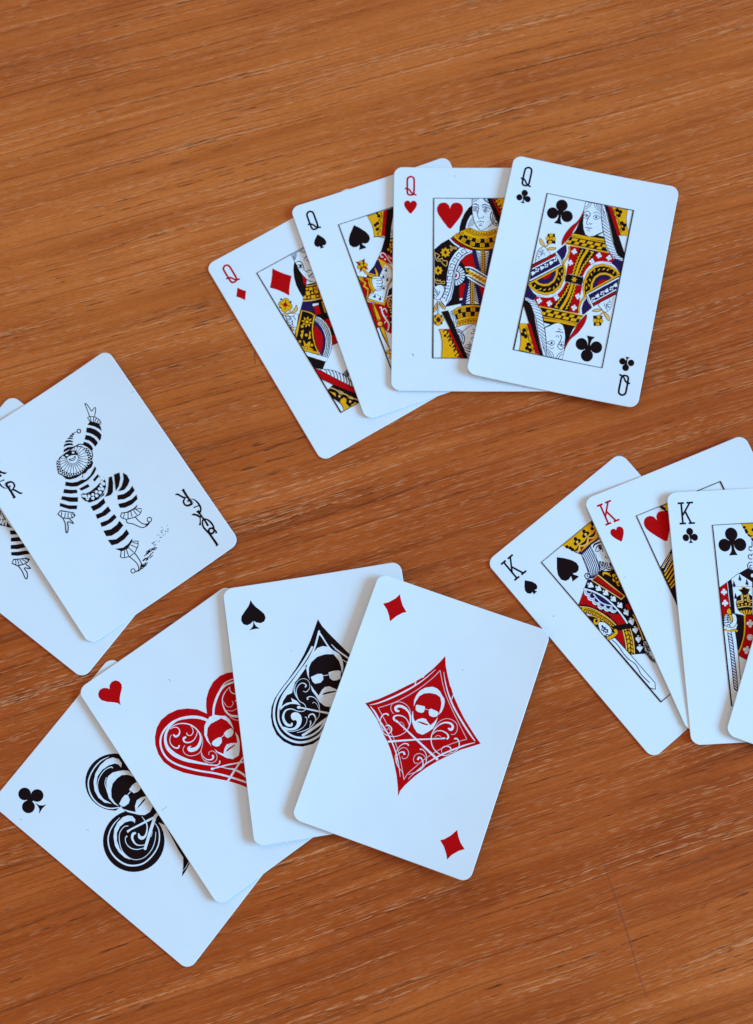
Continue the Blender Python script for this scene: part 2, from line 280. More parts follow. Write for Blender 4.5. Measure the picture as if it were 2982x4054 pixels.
# ------------------------------------------------------------------ printed artwork, in hundredths of a millimetre on each card
ART={
'QH.index_letter':'L*10,74,-2663,3892,-2658,3438,-2622,3324,-2541,3299,-2460,3317,-2407,3400,-2401,3740,-2402,3891,-2427,4005,-2537,4056,-2641,3993,-2663,3892;L*10,68,-2753,3559,-2660,3558,-2578,3513,-2483,3374,-2402,3324,-2308,3304',
'QH.index_pip':'F*11,0,-2530,2985,-2561,3035,-2631,3071,-2712,3048,-2769,2973,-2768,2873,-2709,2748,-2615,2622,-2526,2535,-2441,2622,-2350,2747,-2293,2872,-2294,2973,-2352,3048,-2434,3070,-2498,3035',
'QH.suit_pip':'F*11,0,-1035,2771,-1077,2896,-1170,2984,-1286,3009,-1413,2972,-1505,2859,-1532,2709,-1480,2534,-1352,2322,-1213,2123,-1036,1937,-866,2123,-717,2322,-590,2534,-544,2708,-568,2858,-660,2971,-799,3009,-915,2984,-1003,2884',
'QH.court_figure':'Fk01,0,-1619,1104,-1367,1345,-1035,1555,-918,1618,-448,1261,-155,1136,156,1098,624,1135,349,53,309,-320,134,-464,-562,-1041,-1219,-1185,-1384,-898,-1222,-362,-1610,-362;Fk01,0,-190,2912,-332,2802,-489,2568,-606,2293,-674,2018,-688,1818,-449,1944,-433,2061,-371,2272,-273,2462,-186,2536;Ln10,21,-165,2420,-302,2229,-361,2008;Ln10,21,-151,2335,-263,2187,-312,2029;Ln10,21,-131,2251,-224,2145,-253,2044;Ln10,21,-120,2166,-175,2113,-204,2050;Fr01,0,-623,645,-448,853,-195,951,-74,364,-331,443,-467,436;Fn01,0,-195,1104,-48,1073,116,229,-74,364;Fw01,0,-52,1062,117,1056,116,235;Ln00,31,-42,1010,107,906;Ln00,31,-23,916,108,817;Ln00,31,-3,822,109,728;Ln00,31,17,728,109,640;Ln00,31,37,634,110,551;Ln00,31,57,541,110,463;Ln00,31,77,447,111,374;Ln00,31,96,353,112,286;Ln00,31,116,260,112,198;Fy01,0,127,1069,264,1069,252,125,135,208;Lk01,12,127,1069,264,1069,252,125,135,208;Fk01,0,226,1006,212,979,183,979,168,1006,183,1033,212,1033;Fk01,0,226,916,212,889,182,889,168,916,183,943,212,943;Fk01,0,226,826,211,799,182,799,168,826,182,853,212,853;Fk01,0,226,736,211,709,182,709,168,736,182,764,211,764;Fk01,0,226,647,211,620,182,620,167,647,182,674,211,674;Fk01,0,226,557,211,530,182,530,167,557,182,584,211,584;Fk01,0,225,468,211,441,182,441,167,468,182,495,211,495;Fk01,0,225,378,210,351,181,351,167,378,181,405,211,405;Fk01,0,225,289,210,262,181,262,167,289,181,316,210,316;Fk01,0,225,200,210,173,181,173,166,200,181,227,210,227;Fw01,0,283,1056,449,1048,287,73;Ln00,31,439,1010,277,906;Ln00,31,422,900,277,801;Ln00,31,404,791,276,697;Ln00,31,387,681,276,593;Ln00,31,369,572,276,489;Ln00,31,352,463,276,385;Ln00,31,335,353,275,281;Ln00,31,318,244,275,177;Ln00,31,300,136,275,73;Fn01,0,445,1083,615,1115,368,32,287,53;Fk01,0,-467,426,-253,416,38,260,378,42,319,-330,-59,-82,-253,42,-467,104;Lw10,55,-467,389,-272,389,-59,291,372,1;Lw10,60,-447,77,-272,52,-59,-82,305,-295;Ly00,50,-426,311,-387,222,-301,255,-263,166,-176,196,-141,105,-53,135,-19,44,70,70,95,-26,185,-9,208,-104,299,-88,321,-182;Bw0,0,-749,247,40,-668,431,77;Bw0,0,-703,210,40,-578,354,77;Bw0,0,-670,159,40,-513,250,77;Bw0,0,-653,100,40,-480,129,77;Bw0,0,-654,39,40,-482,3,77;Bw0,0,-672,-20,40,-518,-117,77;Bw0,0,-707,-69,40,-586,-217,77;Bw0,0,-754,-104,40,-677,-290,77;Bw0,0,-809,-122,40,-785,-327,77;Fk01,0,-676,73,-688,8,-723,-47,-774,-84,-835,-97,-896,-84,-948,-47,-983,8,-995,73,-983,138,-949,193,-897,230,-836,243,-775,230,-723,193,-689,138;Fw01,0,-688,73,-699,13,-731,-38,-779,-73,-835,-85,-892,-73,-940,-39,-972,13,-983,73,-972,133,-940,184,-892,219,-836,231,-779,219,-731,184,-699,133;Fr01,0,-754,73,-767,19,-804,-20,-855,-35,-905,-21,-942,19,-956,73,-943,127,-906,166,-855,181,-805,166,-768,127;Fw01,0,-647,1203,-877,926,-1051,613,-1137,156,-1174,-259,-1240,-610,-1390,-888,-1195,-1181,-978,-877,-888,-465,-851,-51,-793,301,-642,651,-448,860,-191,985,-198,1069,-448,1156;Ln01,18,-647,1203,-877,926,-1051,613,-1137,156,-1174,-259,-1240,-610,-1390,-888,-1195,-1181,-978,-877,-888,-465,-851,-51,-793,301,-642,651,-448,860,-191,985,-198,1069,-448,1156;Ln10,22,-253,1027,-516,889,-720,651,-836,364,-890,-31,-931,-424,-1027,-836,-1180,-1134;Ln00,29,-582,848,-398,985,-498,1139,-619,1049,-563,964,-515,1000;Ln00,29,-723,664,-582,848,-699,988,-802,857,-728,791,-690,840;Ln00,29,-822,465,-723,664,-858,784,-944,630,-857,586,-832,643;Ln00,29,-894,252,-822,465,-981,545,-1046,392,-955,360,-930,416;Ln00,29,-937,12,-894,252,-1066,289,-1094,136,-999,115,-988,177;Ln00,29,-967,-235,-937,12,-1110,38,-1129,-117,-1033,-131,-1026,-69;Ln00,29,-1021,-487,-967,-235,-1140,-210,-1169,-352,-1076,-377,-1062,-316;Ln00,29,-1098,-736,-1021,-487,-1190,-443,-1225,-579,-1136,-618,-1118,-558;Ln00,29,-1188,-965,-1098,-736,-1258,-664,-1315,-807,-1226,-847,-1204,-790;Lw10,60,-1055,1538,-898,1366,-679,1198;Lr10,50,-967,1559,-722,1345,-448,1173,-195,1077;Fy01,0,-1014,979,-1050,946,-1090,928,-1073,885,-1069,834,-1117,838,-1157,856,-1173,813,-1204,774,-1235,813,-1252,856,-1292,838,-1339,834,-1335,885,-1319,928,-1359,946,-1396,979,-1360,1012,-1320,1030,-1336,1073,-1341,1124,-1293,1119,-1253,1102,-1236,1145,-1206,1184,-1175,1145,-1158,1102,-1118,1119,-1070,1124,-1074,1073,-1090,1030,-1050,1012;Fd01,0,-1205,1083,-1127,979,-1204,885,-1277,985;Fy01,0,-1299,255,-1332,225,-1369,209,-1353,170,-1349,123,-1393,127,-1430,143,-1445,104,-1473,68,-1501,104,-1517,143,-1553,127,-1597,123,-1593,170,-1579,209,-1615,225,-1649,255,-1616,285,-1579,302,-1595,341,-1598,388,-1555,384,-1518,368,-1503,407,-1475,442,-1447,407,-1431,368,-1394,384,-1351,388,-1354,341,-1369,302,-1332,285;Fd01,0,-1474,353,-1404,255,-1473,160,-1546,255;Lo10,26,-1599,968,-1521,926,-1423,853,-1500,759,-1422,697,-1329,759,-1295,655,-1139,634,-1167,436,-1284,509,-1382,634,-1499,634,-1578,780,-1599,968;Lo10,23,-1616,-52,-1553,-135,-1485,-155,-1515,-73,-1437,-180,-1398,-114,-1355,-201,-1246,-166,-1242,-269,-1359,-248,-1494,-269,-1592,-176,-1616,-52;Lo10,25,-1011,1261,-936,1198,-800,1182,-799,1125,-936,1136,-965,1056,-1024,1083,-985,1167,-1024,1230,-1011,1261;Fy01,0,-282,1987,-57,1871,158,1828,393,1845,628,1908,784,1976,1018,1786,1232,1618,1074,1429,722,1198,429,1115,156,1094,-155,1131,-448,1257,-722,1425,-928,1618,-684,1787,-449,1934;Lk01,18,-282,1987,-57,1871,158,1828,393,1845,628,1908,784,1976,1018,1786,1232,1618,1074,1429,722,1198,429,1115,156,1094,-155,1131,-448,1257,-722,1425,-928,1618,-684,1787,-449,1934;Fk01,0,-664,1787,-488,1698,-253,1601,21,1544,333,1555,626,1618,920,1733,1115,1660,997,1481,625,1219,176,1161,-155,1194,-546,1383,-850,1643;Fy01,0,-771,1788,-642,1679,-732,1554,-862,1663;Fk01,0,-699,1671,-709,1637,-735,1617,-768,1617,-794,1637,-805,1671,-795,1704,-768,1725,-736,1725,-709,1704;Fy01,0,-719,1671,-725,1650,-741,1637,-762,1637,-779,1650,-785,1671,-779,1692,-762,1705,-742,1705,-725,1692;Fy01,0,-600,1868,-458,1780,-532,1642,-674,1730;Fk01,0,-513,1755,-523,1721,-550,1701,-582,1701,-609,1722,-619,1755,-609,1788,-583,1809,-550,1809,-523,1788;Fy01,0,-533,1755,-539,1734,-556,1721,-576,1721,-593,1734,-599,1755,-593,1776,-576,1789,-556,1789,-539,1776;Fy01,0,-331,1679,-179,1612,-234,1465,-386,1531;Fk01,0,-230,1572,-240,1538,-266,1518,-299,1518,-325,1538,-335,1572,-325,1605,-299,1626,-266,1626,-240,1605;Fy01,0,-249,1572,-255,1551,-272,1538,-293,1538,-309,1551,-316,1572,-309,1593,-293,1606,-272,1606,-255,1593;Fy01,0,-50,1551,112,1527,91,1370,-71,1394;Fk01,0,73,1460,63,1427,37,1407,4,1407,-22,1427,-32,1460,-22,1494,4,1514,37,1514,63,1494;Fy01,0,54,1460,47,1439,31,1426,10,1426,-6,1439,-13,1460,-6,1481,10,1494,31,1494,47,1481;Fy01,0,263,1541,427,1559,442,1401,278,1383;Fk01,0,405,1471,395,1438,369,1417,336,1417,310,1438,300,1471,310,1504,336,1525,369,1525,395,1504;Fy01,0,386,1471,379,1450,363,1437,342,1437,326,1450,319,1471,326,1492,342,1505,363,1505,379,1492;Fy01,0,558,1579,717,1622,752,1468,593,1425;Fk01,0,708,1523,698,1490,671,1469,639,1469,613,1490,603,1523,613,1557,639,1577,672,1577,698,1557;Fy01,0,689,1523,682,1502,665,1489,645,1489,628,1502,622,1523,629,1544,645,1557,666,1557,682,1544;Fy01,0,-551,1601,-409,1512,-483,1375,-625,1463;Fk01,0,-464,1488,-474,1454,-500,1434,-533,1434,-559,1455,-570,1488,-560,1521,-533,1542,-501,1542,-474,1521;Fy01,0,-484,1488,-490,1467,-507,1454,-527,1454,-544,1467,-550,1488,-544,1509,-527,1522,-507,1522,-490,1509;Fy01,0,-251,1434,-92,1388,-131,1235,-289,1281;Fk01,0,-138,1335,-148,1301,-174,1281,-207,1281,-233,1301,-243,1335,-233,1368,-207,1388,-174,1388,-148,1368;Fy01,0,-157,1335,-164,1314,-180,1301,-201,1301,-217,1314,-224,1335,-217,1356,-201,1368,-180,1368,-164,1356;Fy01,0,97,1360,261,1354,255,1196,92,1202;Fk01,0,229,1278,219,1245,193,1224,160,1224,134,1245,124,1278,134,1311,160,1332,193,1332,219,1311;Fy01,0,210,1278,203,1257,187,1244,166,1244,149,1257,143,1278,150,1299,166,1312,187,1312,203,1299;Fy01,0,434,1362,596,1392,621,1236,459,1206;Fk01,0,580,1299,570,1266,544,1245,511,1245,485,1266,475,1299,485,1332,512,1353,544,1353,570,1332;Fy01,0,561,1299,554,1278,538,1265,517,1265,501,1278,494,1299,501,1320,517,1333,538,1333,554,1320;Fy01,0,814,1652,963,1727,1025,1583,876,1508;Fk01,0,972,1618,962,1584,935,1564,903,1564,877,1584,867,1618,877,1651,903,1672,936,1672,962,1651;Fy01,0,953,1618,946,1597,929,1584,909,1584,892,1597,886,1618,893,1639,909,1652,930,1652,946,1639;Fy01,0,717,1427,870,1493,924,1346,772,1280;Fk01,0,873,1387,863,1354,837,1333,804,1333,778,1354,768,1387,778,1420,805,1441,837,1441,863,1420;Fy01,0,854,1387,847,1366,831,1353,810,1353,794,1366,787,1387,794,1408,811,1421,831,1421,848,1408;Lk10,21,-468,1888,-214,1723,138,1643,529,1698,842,1824;Lk10,21,-410,1917,-175,1776,138,1698,529,1755,803,1860;Fk01,0,-263,1930,-283,1900,-316,1911,-316,1948,-283,1960;Fk01,0,-224,1902,-244,1872,-277,1884,-277,1921,-244,1932;Fk01,0,-126,1839,-146,1809,-179,1820,-179,1858,-146,1869;Fk01,0,-18,1797,-39,1767,-71,1778,-71,1815,-39,1827;Fk01,0,79,1765,59,1735,26,1747,26,1784,59,1795;Fk01,0,177,1755,157,1725,124,1736,124,1773,157,1785;Fk01,0,275,1755,255,1725,222,1736,222,1773,255,1785;Fk01,0,373,1765,352,1735,320,1747,320,1784,353,1795;Fk01,0,480,1786,460,1756,427,1768,427,1805,460,1816;Fk01,0,578,1818,558,1788,525,1799,525,1836,558,1848;Fk01,0,680,1849,660,1819,627,1831,627,1868,660,1879;Fw01,0,-190,3223,-190,2611,-135,2293,-47,2060,99,1881,197,1881,393,2007,609,2208,726,2102,814,2123,729,2780,416,3223;Ln01,16,-190,3223,-190,2611,-135,2293,-47,2060,99,1881,197,1881,393,2007,609,2208,726,2102,814,2123,729,2780,416,3223;Ln00,23,393,2007,609,2208;Ln10,21,-178,3100,-76,3142,13,3217;Ln10,21,-174,3025,-27,3099,82,3217;Ln10,21,-178,3164,-56,3217;Ln10,21,190,3217,298,3057,514,2918;Ln10,21,259,3216,357,3099,484,3014;Ln10,21,328,3216,416,3131;Ln10,21,219,3216,327,3067,494,2961;Bn1,0,-182,2925,18,-76,2946,44,22,2897,36,61,2780,13;Bn1,0,146,2848,11,238,2925,47,376,2897,36,509,2801,9;Ln10,26,-178,2812,-76,2848,18,2780;Ln10,22,-171,2685,-76,2659,32,2695,32,2780;Fn01,0,-57,2746,-62,2728,-77,2716,-95,2716,-110,2728,-116,2746,-110,2765,-95,2777,-77,2777,-62,2765;Ln10,18,-31,2746,-42,2711,-69,2690,-103,2690,-131,2711,-141,2746,-131,2781,-103,2803,-69,2803,-42,2781,-31,2746;Ln10,31,169,2797,317,2833,497,2733;Ln10,22,189,2706,316,2642,464,2684;Fn01,0,344,2738,338,2718,322,2705,303,2705,287,2718,281,2738,287,2758,303,2770,323,2770,338,2758;Ln10,18,372,2738,360,2700,331,2677,294,2677,265,2700,254,2738,265,2775,295,2798,331,2798,360,2775,372,2738;Ln10,23,52,2780,18,2610,6,2462,90,2324;Ln10,23,110,2382,208,2377,228,2462;Ln10,21,228,2663,336,2557;Ln10,21,32,2685,-47,2557;Bn0,0,-2,2208,62,31,2225,18,110,2240,40,198,2229,18,241,2204,62;Ln00,25,70,2134,178,2134;Ln10,25,41,2043,109,2081,188,2043;Ln10,23,757,2340,724,2335,691,2343,664,2364,646,2394,639,2430,646,2466,664,2496,692,2517,725,2525,758,2519;Ln10,23,781,2271,721,2261,663,2275,614,2312,582,2367,571,2430,582,2493,615,2548,664,2585,723,2599,782,2589;Ln10,23,807,2191,718,2176,631,2198,558,2254,509,2335,492,2430,510,2525,559,2607,633,2662,721,2684,809,2669;Fw01,0,1095,1345,963,1378,824,1550,774,1729,789,1925,823,2007;Ln01,16,1095,1345,963,1378,824,1550,774,1729,789,1925,823,2007;Ln10,23,1071,1403,932,1468,824,1680,869,1925;Ln10,23,1025,1468,932,1550,885,1713,900,1811;Ln10,23,807,2055,669,2072,545,2202,480,2413,529,2656;Ln10,23,776,2121,653,2185,563,2364,591,2591;Ln10,23,730,2267,653,2364,625,2478;Fk01,0,1347,1373,1095,1324,360,3172,605,3173,1046,1991;Fy01,0,1419,2060,1223,2064,1115,2048,1022,2283,620,3173,1328,3174,1300,2770,1305,2527,1353,2251;Lk01,16,1419,2060,1223,2064,1115,2048,1022,2283,620,3173,1328,3174,1300,2770,1305,2527,1353,2251;Fr01,0,1118,2056,1035,2040,529,3172,620,3173;Bk1,0,1261,2178,35,1246,2121,44,1177,2089,44,1115,2137,53,1114,2219,53,1176,2267,31;Fk01,0,1154,2316,1164,2349,1190,2369,1222,2369,1249,2349,1259,2316,1249,2284,1223,2264,1190,2264,1164,2284;Bk1,0,1145,2373,35,1083,2365,53,1045,2292,44,1014,2365,48,1044,2478,39,1106,2470,22;Bk1,0,1067,2559,35,1052,2503,44,983,2470,44,921,2519,53,921,2600,53,982,2648,31;Fk01,0,979,2697,985,2718,1002,2731,1023,2731,1040,2718,1047,2697,1040,2676,1023,2663,1002,2663,986,2676;Bk1,0,951,2753,35,890,2745,53,852,2672,44,821,2745,48,851,2858,39,912,2850,22;Bk1,0,874,2939,35,859,2883,44,790,2850,44,728,2899,53,728,2979,53,789,3028,31;Fk01,0,786,3076,792,3097,809,3110,830,3110,847,3097,854,3076,847,3055,830,3043,809,3043,793,3055;Bk1,0,758,3133,35,697,3124,53,659,3052,44,628,3124,48,659,3237,39,720,3229,22;Fw11,0,-1613,-445,-1474,-331,-1319,-331,-1237,-465,-1260,-610,-1394,-867,-1549,-888,-1617,-764;Ln11,16,-1613,-445,-1474,-331,-1319,-331,-1237,-465,-1260,-610,-1394,-867,-1549,-888,-1617,-764;Ln10,23,-1609,-465,-1561,-507,-1599,-558;Ln10,23,-1561,-507,-1512,-569,-1579,-610;Ln10,23,-1512,-569,-1473,-651,-1550,-703;Ln10,23,-1609,-579,-1511,-661,-1472,-733;Ln10,23,-1405,-548,-1434,-672,-1492,-744,-1549,-816;Ln10,23,-1618,-692,-1550,-754;Fo11,0,-1476,-957,-1598,-1141,-1631,-1387,-1520,-1280,-1478,-1058;Lk11,16,-1476,-957,-1598,-1141,-1631,-1387,-1520,-1280,-1478,-1058;Fo11,0,-1429,-976,-1274,-1091,-1188,-1263,-1304,-1231,-1413,-1075;Lk11,16,-1429,-976,-1274,-1091,-1188,-1263,-1304,-1231,-1413,-1075;Ln00,18,-1506,-1059,-1582,-1272;Ln00,18,-1398,-1042,-1258,-1206;Bk0,0,-1457,-976,53,-1460,-1485,53;Bw0,0,-1457,-976,23,-1460,-1485,23;Fk01,0,-1596,-1510,-1310,-1509,-1309,-1869,-1594,-1869;Fy01,0,-1364,-1558,-1382,-1616,-1428,-1652,-1485,-1652,-1531,-1616,-1549,-1559,-1532,-1501,-1486,-1465,-1429,-1465,-1382,-1501;Lk01,13,-1364,-1558,-1382,-1616,-1428,-1652,-1485,-1652,-1531,-1616,-1549,-1559,-1532,-1501,-1486,-1465,-1429,-1465,-1382,-1501;Fy01,0,-1448,-1689,-1466,-1747,-1512,-1783,-1569,-1783,-1616,-1747,-1634,-1690,-1616,-1632,-1570,-1596,-1513,-1596,-1466,-1632;Lk01,13,-1448,-1689,-1466,-1747,-1512,-1783,-1569,-1783,-1616,-1747,-1634,-1690,-1616,-1632,-1570,-1596,-1513,-1596,-1466,-1632;Fy01,0,-1263,-1689,-1281,-1747,-1327,-1782,-1384,-1782,-1430,-1747,-1448,-1689,-1431,-1632,-1385,-1596,-1328,-1596,-1281,-1632;Lk01,13,-1263,-1689,-1281,-1747,-1327,-1782,-1384,-1782,-1430,-1747,-1448,-1689,-1431,-1632,-1385,-1596,-1328,-1596,-1281,-1632;Fy01,0,-1363,-1825,-1380,-1882,-1426,-1918,-1483,-1918,-1530,-1883,-1548,-1825,-1531,-1767,-1484,-1732,-1427,-1732,-1381,-1767;Lk01,13,-1363,-1825,-1380,-1882,-1426,-1918,-1483,-1918,-1530,-1883,-1548,-1825,-1531,-1767,-1484,-1732,-1427,-1732,-1381,-1767;Fk01,0,-1449,-1575,-1351,-1697,-1448,-1815,-1552,-1689;Fp01,0,-1449,-1624,-1391,-1697,-1448,-1766,-1510,-1693;Fw01,0,-675,-846,-566,-831,-572,-907,-669,-918;Fr01,0,-689,-393,-544,-258,-447,-238,-562,-831,-675,-846',
'QH.dust_speck':'Bg0,0,-2409,-3017,27,-2372,-3066,35,-2362,-3115,18;Bg0,0,-846,4129,27,-836,4087,27',
'QC.index_pip':'F*01,0,-2362,3022,-2361,2969,-2379,2920,-2413,2883,-2457,2863,-2506,2863,-2551,2883,-2587,2920,-2606,2969,-2607,3022,-2589,3070,-2556,3108,-2511,3128,-2462,3128,-2417,3108,-2381,3070;F*01,0,-2526,2804,-2525,2754,-2542,2707,-2574,2671,-2617,2652,-2664,2652,-2708,2671,-2742,2707,-2761,2754,-2762,2804,-2745,2851,-2712,2887,-2669,2907,-2622,2907,-2578,2887,-2545,2851;F*01,0,-2212,2803,-2211,2752,-2228,2706,-2261,2670,-2304,2650,-2350,2650,-2394,2670,-2428,2706,-2447,2752,-2448,2803,-2431,2850,-2398,2886,-2355,2905,-2308,2905,-2264,2886,-2231,2850;F*01,0,-2529,2888,-2422,2886,-2437,2729,-2457,2686,-2443,2638,-2395,2580,-2568,2581,-2504,2651,-2491,2704',
'QC.suit_pip':'F*01,0,-800,2865,-796,2789,-815,2716,-853,2653,-907,2607,-972,2580,-1042,2578,-1110,2598,-1168,2640,-1212,2699,-1238,2770,-1241,2846,-1223,2919,-1185,2982,-1131,3029,-1065,3055,-995,3058,-928,3038,-869,2995,-825,2936;F*01,0,-1085,2485,-1081,2412,-1099,2341,-1136,2281,-1188,2235,-1252,2210,-1319,2207,-1385,2227,-1441,2268,-1484,2325,-1509,2394,-1512,2467,-1495,2537,-1458,2598,-1405,2643,-1342,2669,-1274,2672,-1209,2652,-1152,2611,-1109,2554;F*01,0,-529,2473,-525,2399,-543,2328,-581,2266,-634,2221,-698,2195,-766,2192,-832,2212,-889,2253,-932,2311,-957,2380,-960,2454,-942,2525,-905,2587,-852,2633,-788,2658,-720,2661,-653,2641,-596,2600,-553,2542;F*01,0,-1163,2595,-910,2624,-891,2527,-967,2434,-961,2283,-926,2164,-866,2060,-1179,2058,-1084,2193,-1061,2312,-1068,2412,-1171,2517',
